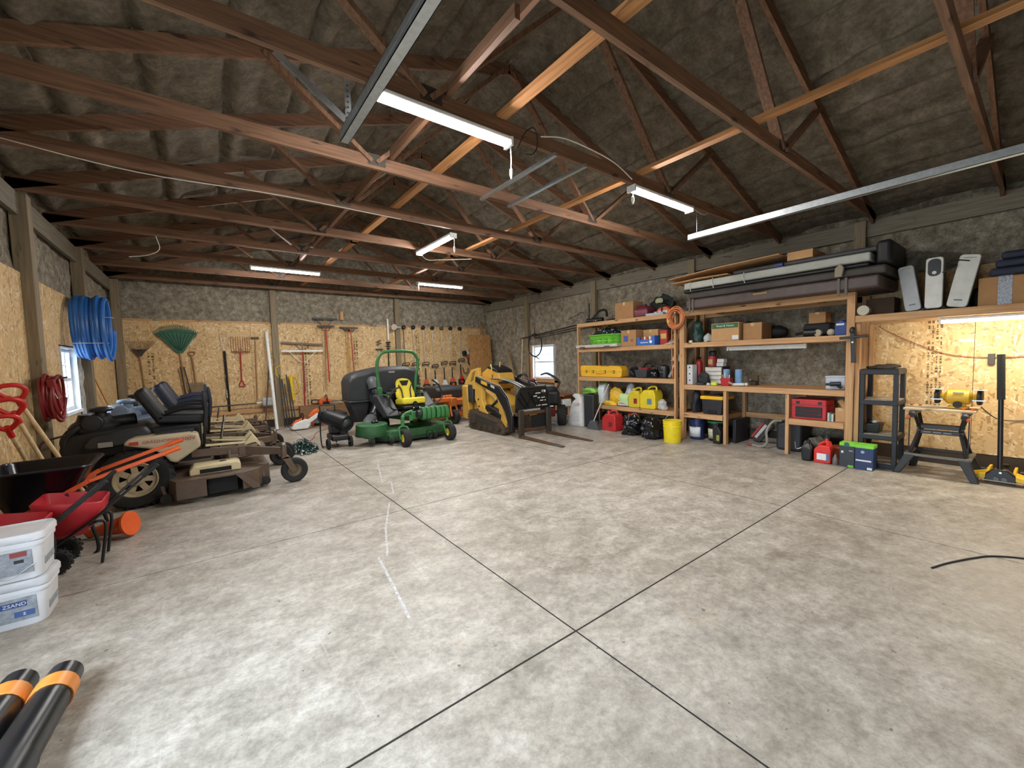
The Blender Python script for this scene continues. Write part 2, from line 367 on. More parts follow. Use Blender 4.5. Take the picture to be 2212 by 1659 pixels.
# ---- left wall
wl = structure('wall_left', MB().box(XL - 0.16, XL - 0.06, YF - 0.2, 0.2, 0, 3.8).box(XL - 0.16, XL - 0.06, 0.2, 2.64, 2.4, 3.8).box(XL - 0.16, XL - 0.06, 2.64, 7.86, 0, 3.8).box(XL - 0.16, XL - 0.06, 8.70, YB + 0.2, 0, 3.8).box(XL - 0.16, XL - 0.06, 7.86, 8.70, 0, 1.03).box(XL - 0.16, XL - 0.06, 7.86, 8.70, 1.92, 3.8), SKIN)
foam_sheet('spray_foam', YF, YB, OT - 0.06, 3.7, lambda u, v, d: (XL - 0.0 + d, u, v), wl, FOAM, 0.07, 0.06, None, None, 5)
foam_sheet('spray_foam', 8.70, 9.2, 0.2, 2.0, lambda u, v, d: (XL + 0.045 + d, u, v), wl, mat_foam('spray_foam_daylit', '9a978e', 'c9c8c2', 'e6e6e2'), 0.05, 0.04, None, None, 6)  # daylight beside the window is painted in as paler foam
y = YF
for a, b, z0, z1 in ((YF, 0.2, .2, OT), (0.2, 1.42, 2.4, OT), (1.42, 2.64, 2.4, OT), (2.64, 3.86, .2, OT), (3.86, 5.08, .2, OT), (5.08, 6.3, .2, OT), (6.3, 6.95, .2, OT), (6.95, 7.84, .2, OT), (7.84, 8.72, .2, 1.0), (7.84, 8.72, 1.95, OT), (8.72, 9.22, 2.0, OT), (9.22, 10.2, .2, OT), (10.2, 11.2, .2, OT), (11.2, 12.15, .2, OT)):
    osb(wl, a, b, z0, z1, 'l')
for py in (4.3, 6.72, 9.16):
    B(XL + 0.0, XL + 0.14, py - 0.08, py + 0.08, 0, 3.5).build('post', POST, wl, bevel=0.006)
structure('baseboard_left', B(XL, XL + 0.06, 2.64, YB, 0, 0.19), M('3b3128', 0.85))
B(XL + 0.06, XL + 0.2, YB - 0.3, YB - 0.16, 0, 3.5).build('post', POST, wl, bevel=0.006)
# ---- front wall behind the viewer with the closed overhead door; a wide doorway stands open in the left wall
wf = structure('wall_front', MB().box(XL - 0.2, 0.95, YF - 0.12, YF, 0, 5.2).box(5.35, XR + 0.2, YF - 0.12, YF, 0, 5.2).box(0.95, 5.35, YF - 0.12, YF, 3.05, 5.2), M('6d655a', 0.9))
d1 = structure('door_1', B(0.95, 5.35, YF - 0.08, YF - 0.05, 0, 3.05), M('cfcdc6', 0.6))
for k in range(5): B(0.97, 5.33, YF - 0.05, YF - 0.02, 0.01 + k * 0.608, 0.60 + k * 0.608).build('door_panel', M('d5d3cc', 0.5), d1, bevel=0.01)
# ---- wall plates under the trusses
structure('trim_1', B(XR - 0.07, XR - 0.03, YF, YB, 3.26, 3.5), wood('y', '5f574a', '7b7262', '4a4238'))
structure('trim_2', B(XL + 0.03, XL + 0.075, YF, YB, 3.26, 3.5), wood('y', '5f574a', '7b7262', '4a4238'))
# ---- windows
VIN = M('e6e8ea', 0.4)
def window(name, side, y0, y1, z0, z1, rows):
    X = XR + 0.06 if side == 'r' else XL - 0.06; sg = -1 if side == 'r' else 1
    t = 0.05; x0, x1 = sorted((X - sg * 0.03, X + sg * 0.05))
    f = structure(name, MB().box(x0, x1, y0, y0 + t, z0, z1).box(x0, x1, y1 - t, y1, z0, z1).box(x0, x1, y0 + t, y1 - t, z0, z0 + t).box(x0, x1, y0 + t, y1 - t, z1 - t, z1), VIN, bevel=0.004)
    zm = (z0 + z1) / 2
    B(x0 + 0.01, x1 - 0.01, y0 + t, y1 - t, zm - 0.022, zm + 0.022).build('meeting_rail', VIN, f)
    for k, (a, b) in enumerate(((z0 + t, zm - 0.022), (zm + 0.022, z1 - t))):
        B(X - 0.004, X + 0.004, y0 + t, y1 - t, a, b).build('pane', GLASS, f)
        for q in range(1, 3):
            yy = y0 + t + (y1 - y0 - 2 * t) * q / 3; B(X - 0.008, X + 0.008, yy - 0.007, yy + 0.007, a, b).build('muntin', VIN, f)
        B(X - 0.008, X + 0.008, y0 + t, y1 - t, (a + b) / 2 - 0.007, (a + b) / 2 + 0.007).build('muntin', VIN, f)
    j0, j1 = sorted((X + sg * 0.02, X + sg * 0.115))
    for a, b, c, d in ((y0 - .02, y0 + .004, z0 - .02, z1 + .02), (y1 - .004, y1 + .02, z0 - .02, z1 + .02), (y0, y1, z1 - .004, z1 + .02)): B(j0, j1, a, b, c, d).build('jamb', VIN, f)
    xs0, xs1 = sorted((X + sg * 0.03, X + sg * 0.13))
    B(xs0, xs1, y0 - 0.04, y1 + 0.04, z0 - 0.045, z0 - 0.002).build('window_sill', VIN if side == 'l' else LUM['y'], f)
    return f
window('window_1', 'l', 7.88, 8.68, 1.04, 1.91, 2)
w2 = window('window_2', 'r', 8.63, 9.54, 1.0, 1.97, 2)
B(XR - 0.06, XR + 0.02, 9.56, 9.66, 0.1, 2.0).build('window_stud', LUM['z'], w2); B(XR - 0.06, XR + 0.02, 8.50, 8.59, 0.1, 0.95).build('window_stud', LUM['z'], w2)
B(XR - 0.06, XR + 0.02, 8.50, 9.6, 0.88, 0.955).build('window_header', LUM['y'], w2)
# ---- trusses
H = 0.1; T = 0.04
tr = None
TY = [-0.78, 0.44, 1.66, 2.88, 4.09, 5.31, 6.58, 7.84, 9.14, 10.45, 11.75]
def truss(y):
    t = thing('roof_truss', 'brown timber roof truss spanning wall to wall', 'truss', (RX, y, ZP), 'roof trusses')
    B(XL + 0.02, XR - 0.02, y - T / 2, y + T / 2, ZP, ZP + H + 0.02).build('bottom_chord', TRUSS['x'], t)
    zt = roofz(RX) - 0.06
    for s in (-1, 1):
        xe = XR - 0.02 if s > 0 else XL + 0.02; ze = roofz(xe) - 0.06
        MB().bar((xe, y, ze), (RX, y, zt), T, H + 0.03).build('top_chord', TRUSS['x'], t)
        xj = 4.6 if s > 0 else 1.47
        MB().bar((xj, y + 0.002, ZP + 0.06), (RX + s * 0.06, y + 0.002, zt - 0.02), T, 0.085, (0, 1, 0)).build('web', TRUSS['z'], t)
        xm = 5.6 if s > 0 else 0.55
        MB().bar((xj + s * 0.05, y - 0.002, ZP + 0.06), (xm, y - 0.002, roofz(xm) - 0.08), T, 0.085, (0, 1, 0)).build('web', TRUSS['z'], t)
        B(xj - 0.09, xj + 0.09, y - T / 2 - 0.002, y + T / 2 + 0.002, ZP + 0.03, ZP + 0.14).build('gusset_plate', M('4a4641', 0.5, 0.6), t)
    return t
TL = {2.88: 'timber roof truss carrying two shop lights beside the door rails', 9.14: 'timber roof truss carrying two shop lights close to the back wall', 4.09: 'timber roof truss holding the inner ends of the galvanized struts', 5.31: 'timber roof truss with a pale wire draped along its chord', 7.84: 'timber roof truss with a white cable end dangling from it', 11.75: 'timber roof truss standing right against the back wall'}
for y in TY: truss(y)['label'] = TL.get(y, 'plain timber roof truss with no light fixed to it')
for bx, lab in ((2.12, 'long tan timber brace running over the trusses below the ridge'), (4.02, 'long tan timber brace laid over the trusses beside the metal door rail')):
    b = thing('roof_brace', lab, 'brace', (bx, 5, ZP + 0.12))
    for a, c in ((YF, 3.05), (2.9, 7.2), (7.1, YB - 0.1)):
        B(bx - 0.045 + (0.0 if a < 0 else 0.01), bx + 0.045 + (0.0 if a < 0 else 0.01), a, c, ZP + 0.122, ZP + 0.16).build('board', wood('y', '8f5d34', 'b98351', '5a351c'), b)
b = thing('roof_brace', 'paired dark timber boards bracing the truss webs near the left joint', 'brace', (1.62, 5, ZP + 0.12))
for bx in (1.62, 1.84): B(bx - 0.02, bx + 0.02, 2.0, YB - 0.1, ZP + 0.13 + (bx - 1.62) * 1.2, ZP + 0.22 + (bx - 1.62) * 1.2).build('board', TRUSS['y'], b)
# ---- shop lights
def shoplight(c, along, label, cord=None, mat=None, lit=True, L=1.2, W=0.11):
    x, y, z = c
    t = thing('shop_light', label, 'light', c, 'shop lights')
    hx, hy = (L / 2, W / 2) if along == 'x' else (W / 2, L / 2)
    B(x - hx, x + hx, y - hy, y + hy, z + 0.035, z + 0.07).build('housing', WHITE, t, bevel=0.01)
    k = 0.012; ax = 1 if along == 'x' else 0
    dx, dy = (hx - 0.02, hy - k) if ax else (hx - k, hy - 0.02)
    rings = []
    for e in (-1, 1):
        ring = []
        for i in range(9):
            a = pi + pi * i / 8; q = cos(a) * (dy if ax else dx); h = z + 0.036 + sin(a) * 0.036
            ring.append((x + e * dx, y + q, h) if ax else (x + q, y + e * dy, h))
        rings.append(ring)
    MB().loft(rings).build('diffuser', (mat or LED) if lit else WHITE, t)
    for e in (-1, 1):
        if ax: B(x + e * hx - 0.012, x + e * hx + 0.012, y - hy, y + hy, z, z + 0.07).build('end_cap', WHITE, t)
        else: B(x - hx, x + hx, y + e * hy - 0.012, y + e * hy + 0.012, z, z + 0.07).build('end_cap', WHITE, t)
    if cord:
        px, py, ln = cord
        p = MB().tube(smooth_path([(px, py, z + 0.03), (px + 0.004, py, z - ln * 0.5), (px, py, z - ln)], 4), 0.005, 6).build('pull_cord', WHITE, t)
        MB().lathe([(0.004, 0), (0.014, -0.01), (0.016, -0.05), (0.006, -0.09)], (px, py, z - ln)).build('cord_knob', WHITE, p)
    return t
ZL = ZP - 0.085
shoplight((1.60, 2.88, ZL), 'x', 'long glowing shop light under the truss beside the left door rail', (2.22, 2.88, 0.17))
shoplight((4.50, 2.88, ZL), 'x', 'glowing shop light under the same truss near the right door rail', (3.92, 2.88, 0.04))
shoplight((3.06, 6.02, ZL), 'y', 'glowing shop light turned across the others, hung between trusses', (3.06, 5.40, 0.13))
shoplight((1.40, 9.14, ZL), 'x', 'glowing shop light near the back wall above the row of mowers')
shoplight((4.75, 9.14, ZL), 'x', 'glowing shop light near the back wall above the yellow loader', (4.17, 9.14, 0.04))
# ---- overhead door rails
for x, s, lab in ((0.87, 1, 'galvanized overhead door rail hung on the left'), (5.33, -1, 'galvanized overhead door rail running above the workbench shelves')):
    t = thing('door_rail', lab, 'door rail', (x, 1, 3.12), 'overhead door rails'); z = 3.13
    MB().box(x - 0.03, x + 0.03, -1.1, 3.02, z, z + 0.004).box(x - 0.03, x - 0.026, -1.1, 3.02, z, z + 0.075).box(x - 0.03, x + 0.03, -1.1, 3.02, z + 0.071, z + 0.075).box(x + 0.026, x + 0.03, -1.1, 3.02, z, z + 0.018).box(x + 0.026, x + 0.03, -1.1, 3.02, z + 0.057, z + 0.075).build('channel', GALV, t)
    B(x - 0.031, x + 0.031, -1.1, 3.02, z + 0.03, z + 0.033).build('rib', GALV, t)
    MB().bar((x, 2.9, z + 0.07), (x, 2.9, ZP), 0.04, 0.004, (0, 1, 0)).build('hanger', GALV, t)
    MB().bar((x, 2.9, z + 0.08), (x - s * 0.42, 2.9, ZP), 0.045, 0.004, (0, 1, 0)).build('brace_strap', GALV, t)
    for k in range(7): MB().cyl((x, 2.895, z + 0.11 + k * 0.035), (x, 2.905, z + 0.11 + k * 0.035), 0.005, n=6).build('slot', DARK, t)
t = thing('opener_struts', 'pair of galvanized struts spanning two trusses under the roof', 'strut', (2.95, 3.5, ZP))
for x in (2.72, 3.12): B(x - 0.02, x + 0.02, 2.84, 4.12, ZP - 0.03, ZP).build('strut', GALV, t)
# ---- loose cables
CAB = M('c9c5b8', 0.6)
def cable(label, pts, r=0.006, mat=None, n=6, name='cable', cat='cable', group=None):
    return one(name, label, cat, MB().tube(smooth_path(pts, 7), r, n), mat or CAB, group=group)
cable('white cable sagging along the truss between two shop lights', [(2.5, 2.8, 3.56), (2.75, 2.76, 3.60), (3.1, 2.72, 3.57), (3.45, 2.74, 3.55), (3.8, 2.8, 3.5)])
cable('black wire looped around the truss chord beside the pull cord', [(2.28, 2.86, 3.42), (2.33, 2.8, 3.55), (2.45, 2.82, 3.62), (2.5, 2.85, 3.5), (2.45, 2.86, 3.42), (2.38, 2.86, 3.4)], 0.005, BLACK)
cable('white cable end dangling from the truss over the mowers', [(-0.45, 7.84, 3.51), (-0.42, 7.83, 3.32), (-0.55, 7.83, 3.22), (-0.75, 7.83, 3.17)], 0.006)
cable('pale wire draped along a truss chord by the left wall', [(-1.4, 5.29, 3.55), (-0.4, 5.28, 3.46), (0.8, 5.28, 3.5), (2.2, 5.28, 3.49)], 0.005)
cable('white wire dangling beside the shop light that is turned across', [(3.0, 6.5, 3.6), (3.3, 6.9, 3.45), (3.7, 7.0, 3.5), (4.1, 6.6, 3.48)], 0.005)
cable('thin wire sagging beside the rail hanger', [(5.1, 2.88, 3.5), (5.4, 2.86, 3.44), (5.6, 2.88, 3.52)], 0.004)
# ================================================================ machines
BROWN = M('5b4a3c', 0.5, 0.1, 0.15, 12); BEIGE = M('b3a587', 0.5, 0, 0.08); TAN = M('c5b68f', 0.55, 0, 0.1)
SEATB = M('101114', 0.55, 0, 0.2, 12, 0.2); ENG = M('1b1b1c', 0.45, 0, 0.2, 15)
def wheel(p, c, r, w, rr, rim, axis='y', face=-1, spokes=0, lugs=0, name='wheel', tyre=None):
    ax = {'x': V(1, 0, 0), 'y': V(0, 1, 0), 'z': V(0, 0, 1)}[axis] if isinstance(axis, str) else Vector(axis).normalized()
    h = w / 2; m = r - rr
    t = MB().lathe([(rr, -h * .78), (rr + m * .25, -h * .98), (rr + m * .75, -h), (r * .985, -h * .72), (r, -h * .35), (r, h * .35), (r * .985, h * .72), (rr + m * .75, h), (rr + m * .25, h * .98), (rr, h * .78)], c, ax, 34, False).build(name, tyre or RUB, p)
    c = Vector(c); f = face
    prof = [(rr, h * .8 * f), (rr * .95, h * .82 * f), (rr * .9, h * .5 * f)]
    if spokes:
        MB().lathe(prof + [(rr * .86, h * .3 * f), (rr * .74, h * .3 * f)], c, ax, 30, False).build('rim', rim, t)
        MB().lathe([(rr * .92, 0), (0.001, 0)], c, ax, 24, False).build('rim_back', DARK, t)
        MB().lathe([(rr * .42, h * .28 * f), (rr * .36, h * .5 * f), (rr * .2, h * .55 * f), (rr * .15, h * .62 * f), (0.001, h * .62 * f)], c, ax, 20, False).build('hub', rim, t)
        a = ax.orthogonal().normalized(); b = ax.cross(a)
        for k in range(spokes):
            d = a * cos(2 * pi * k / spokes) + b * sin(2 * pi * k / spokes); n = ax.cross(d)
            MB().bar(c + d * rr * .36 + ax * h * .3 * f, c + d * rr * .8 + ax * h * .3 * f, rr * .3, 0.012, ax).build('spoke', rim, t)
    else:
        MB().lathe(prof + [(rr * .6, h * .3 * f), (rr * .4, h * .35 * f), (rr * .32, h * .7 * f), (rr * .15, h * .75 * f), (0.001, h * .75 * f)], c, ax, 26, False).build('rim', rim, t)
    MB().lathe([(rr * .97, -h * .55 * f), (0.001, -h * .5 * f)], c, ax, 22, False).build('rim_back', DARK, t)
    if lugs:
        g = MB(); a = ax.orthogonal().normalized(); b = ax.cross(a)
        for k in range(lugs):
            for s in (-1, 1):
                an = 2 * pi * (k + (0.5 if s > 0 else 0)) / lugs; d = a * cos(an) + b * sin(an); tg = ax.cross(d)
                g.bar(c + d * (r * .995) + ax * s * h * .12 + tg * r * .05, c + d * (r * .97) + ax * s * h * .85 - tg * r * .03, r * .085, 0.022, d)
        g.build('tread', tyre or RUB, t)
    return t
def pad(p, c, sz, mat, name, rz=0, ry=0, rx=0, bev=0.04):
    return MB().obox(c, sz, rz, ry, rx).build(name, mat, p, bevel=bev, seg=4)

# ---- beige and brown ride-on mowers facing the middle of the floor
def beige_mower():
    t = thing('ride_on_mower', 'beige and brown ride-on mower with large spoked beige rear wheel behind the wheelbarrows', 'mower', (0, 6.83, 0), 'ride-on mowers parked by the left wall')
    Y = 6.83
    for s in (-1, 1):
        wheel(t, (-.70, Y + s * .47, .335), .335, .25, .2, BEIGE, 'y', s, 7, 26, 'rear_wheel')
        wheel(t, (.905, Y + s * .605, .165), .165, .1, .085, M('6b5a45', 0.6), 'y', s, 0, 0, 'caster_wheel')
        cb = MB().cyl((.79, Y + s * .605, .36), (.79, Y + s * .605, .53), .034, n=16).build('caster_barrel', BROWN, t, bevel=0.004)
        MB().cyl((.79, Y + s * .605, .53), (.79, Y + s * .605, .555), .028, n=12).build('barrel_cap', CHROME, cb)
        fk = MB()
        for k in (-1, 1):
            fk.prism([(.76, .36), (.84, .38), (.93, .18), (.90, .13), (.87, .14)], 'xz', Y + s * .605 + k * .068 - .006, Y + s * .605 + k * .068 + .006)
        fk.box(.755, .84, Y + s * .605 - .074, Y + s * .605 + .074, .345, .37); fk.cyl((.905, Y + s * .605 - .09, .165), (.905, Y + s * .605 + .09, .165), .014, n=8)
        fk.build('caster_fork', BROWN, t, bevel=0.003)
        MB().loft([[(.33, Y + s * .22 - .04, .40), (.33, Y + s * .22 + .04, .40), (.33, Y + s * .22 + .04, .52), (.33, Y + s * .22 - .04, .52)], [(.80, Y + s * .605 - .03, .40), (.80, Y + s * .605 + .03, .40), (.80, Y + s * .605 + .03, .49), (.80, Y + s * .605 - .03, .49)]]).build('front_arm', BROWN, t, bevel=0.006)
        MB().bar((-.20, Y + s * .27, .51), (.45, Y + s * .24, .47), .07, .1).build('frame_rail', BROWN, t, bevel=0.008)
        MB().bar((-.05, Y + s * .33, .60), (.50, Y + s * .16, .55), .025, .025).build('foot_rail', TAN, t)
        MB().bar((0.02, Y + s * .12, .63), (.50, Y + s * .1, .57), .02, .02).build('foot_rail', TAN, t)
        MB().prism([(-.78, .74), (-.76, .79), (-.68, .82), (-.19, .825), (-.11, .79), (-.09, .64), (-.33, .47), (-.39, .50), (-.44, .58), (-.54, .67)], 'xz', Y + s * .34, Y + s * .60).build('side_tank', BEIGE, t, bevel=0.025, seg=3)
        lv = MB().tube(smooth_path([(-.06, Y + s * .27, .58), (-.05, Y + s * .30, .72), (-.04, Y + s * .31, .84)], 5), .016, 8).build('control_lever', DKMET, t)
        MB().tube(smooth_path([(-.04, Y + s * .31, .84), (-.02, Y + s * .31, 1.05), (-.035, Y + s * .31, 1.27)], 5), [.022] + [.027] * 9 + [.018], 10).build('lever_grip', SEATB, lv)
        MB().tube(smooth_path([(-.42, Y + s * .27, 1.05), (-.20, Y + s * .29, 1.10), (-.02, Y + s * .27, 1.08)], 4), .034, 10, flat=.8).build('armrest', SEATB, t)
    sd = t
    text('GRASSHOPPER', .05, (-.455, Y - .603, .755), (1, 0, .0), (0, 0, 1), M('a5322c', .5), sd)
    text('300V', .066, (-.205, Y - .603, .75), (1, 0, .0), (0, 0, 1), M('a5322c', .5), sd)
    B(-.73, -.65, Y - .604, Y - .598, .735, .775).build('stripe', M('a5322c', .5), t)
    # engine
    MB().prism([(-1.30, .60), (-1.33, .74), (-1.24, .88), (-1.0, .92), (-.62, .93), (-.55, .86), (-.55, .58)], 'xz', Y - .34, Y + .34).build('engine_block', ENG, t, bevel=0.04, seg=3)
    ec = MB().prism([(-1.12, .76), (-1.06, .85), (-.80, .90), (-.60, .93), (-.55, .86), (-.56, .74), (-1.08, .70)], 'xz', Y - .44, Y - .32).build('engine_cover', M('2c2b29', .5), t, bevel=0.03, seg=3)
    for k in range(3): MB().bar((-1.0 + k * .02, Y - .445, .80 + k * .03), (-.62, Y - .445, .845 + k * .03), .006, .008).build('cover_groove', ENG, ec)
    B(-1.0, -.88, Y - .448, Y - .438, .73, .785).build('engine_badge', M('8b877f', .5), t)
    B(-.80, -.58, Y - .46, Y - .40, .56, .74).build('oil_filter_block', ENG, t, bevel=0.02)
    MB().lathe([(.21, 0), (.22, .05), (.19, .09), (.15, .12), (.13, .19)], (-1.06, Y - .12, .90), 'z', 22).build('flywheel_housing', ENG, t)
    ac = MB().cyl((-1.05, Y - .33, 1.0), (-1.05, Y - .12, 1.0), .095, n=20).build('air_cleaner', ENG, t, bevel=0.015)
    MB().lathe([(.06, 0), (.075, .004), (.075, .012), (.03, .016)], (-1.05, Y - .345, 1.0), (0, -1, 0), 18).build('end_cover', ENG, ac)
    MB().lathe([(.05, -.05), (.05, 0), (.10, .015), (.105, .035), (.09, .055), (.03, .065)], (-.99, Y - .20, 1.11), 'z', 18).build('intake_cap', ENG, ac)
    MB().tube(smooth_path([(-1.08, Y - .25, 1.0), (-1.20, Y - .30, .94), (-1.28, Y - .30, .82), (-1.25, Y - .30, .68)], 6), .04, 10).build('muffler_pipe', ENG, t)
    MB().cyl((-1.18, Y + .05, .95), (-.72, Y + .12, .98), .07, n=16).build('muffler', ENG, t, bevel=0.015)
    MB().tube(smooth_path([(-1.25, Y - .38, .90), (-1.42, Y - .42, .84), (-1.42, Y - .42, .68), (-1.3, Y - .40, .56)], 6), .012, 6).build('fuel_hose', M('3a1f22', .5), t)
    # seat
    pad(t, (-.27, Y, .96), (.50, .50, .13), SEATB, 'seat_cushion', 0, radians(4)); pad(t, (-.55, Y, 1.14), (.13, .50, .46), SEATB, 'seat_back', 0, radians(-28), 0, .05)
    pad(t, (-.63, Y, 1.31), (.1, .3, .1), SEATB, 'headrest', 0, radians(-28), 0, .03)
    B(-.53, -.52, Y - .12, Y - .02, 1.18, 1.2).build('seat_tag', M('b06a50', .6), t)
    B(-.58, -.08, Y - .3, Y + .3, .55, .89).build('seat_base', DKMET, t, bevel=0.02)
    B(-.50, -.15, Y - .52, Y - .36, .82, .85).build('control_panel', BLACK, t, bevel=0.008)
    B(-1.15, .0, Y - .26, Y + .26, .42, .60).build('chassis', DKMET, t)
    # front deck and cutter
    B(.30, .42, Y - .30, Y + .30, .40, .51).build('cross_beam', BROWN, t, bevel=0.01)
    B(.02, .62, Y - .24, Y + .24, .47, .485).build('foot_plate', BROWN, t)
    for s in (-.16, .16):
        MB().prism([(.36, .52), (.47, .67), (.56, .53), (.56, .48), (.50, .55)], 'xz', Y + s - .06, Y + s + .06).build('lift_bracket', TAN, t, bevel=0.006)
    MB().tube([(.20, Y - .32, .50), (.20, Y - .32, .36)], .012, 6).build('lift_chain', STEEL, t)
    MB().tube([(.10, Y + .05, .47), (.16, Y + .05, .80)], .016, 8).build('lift_link', CHROME, t)
    pl = [(-.42, -.58), (-.34, -.80), (.30, -.80), (.48, -.70), (.62, -.45), (.62, .40), (.48, .56), (-.30, .57), (-.42, .45)]
    MB().prism([(a, Y + b) for a, b in pl], 'xy', .26, .285).build('deck_top', BROWN, t, bevel=0.006)
    sk = MB(); q = [(a, Y + b) for a, b in pl]
    for k in range(len(q)):
        if k == 1: continue
        a, b = q[k], q[(k + 1) % len(q)]; sk.bar((a[0], a[1], .17), (b[0], b[1], .17), .012, .2)
    sk.build('deck_skirt', BROWN, t)
    B(-.34, -.06, Y - .806, Y - .794, .07, .27).build('discharge_baffle', BROWN, t); MB().prism([(.22, .28), (.30, .28), (.48, .10), (.48, .06), (.40, .06)], 'xz', Y - .806, Y - .78).build('deck_ramp', BROWN, t)
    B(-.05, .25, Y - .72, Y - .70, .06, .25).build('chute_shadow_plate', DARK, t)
    MB().prism([(-.22, .285), (.30, .285), (.30, .37), (.26, .39), (-.18, .39), (-.22, .35)], 'xz', Y - .60, Y - .30).build('belt_cover', TAN, t, bevel=0.012)
    B(-.12, .2, Y - .604, Y - .598, .30, .35).build('cover_slot', DARK, t)
    for x, yy in ((.56, -.62), (.60, .3), (-.44, -.7)):
        MB().cyl((x, Y + yy - .03, .09), (x, Y + yy + .03, .09), .055, n=16).build('gauge_wheel', RUB, t)
        MB().bar((x - .03, Y + yy, .24), (x, Y + yy, .09), .03, .012, (0, 1, 0)).build('gauge_bracket', BROWN, t)
    for s in (-1, 0, 1): MB().lathe([(.09, 0), (.09, .05), (.05, .06), (.04, .11)], (.12, Y + s * .42, .285), 'z', 18).build('spindle_pulley', BROWN, t)
    return t
mw = beige_mower()
ENG_DAYLIT = M('77879c', .45, 0, .15); SEAT_DAYLIT = M('1b2436', .55, 0, .2)  # blue window light painted into the black engine and seat colours
dup(mw, (.06, 8.22, 0), 0, 'ride-on mower with blue window light painted into its engine, in the middle of the beige row', None, {ENG: ENG_DAYLIT, M('2c2b29', .5): ENG_DAYLIT, SEATB: SEAT_DAYLIT})
dup(mw, (.02, 9.62, 0), 0, 'ride-on mower with blue window light painted into its seat, parked deepest in the beige row', None, {SEATB: SEAT_DAYLIT})

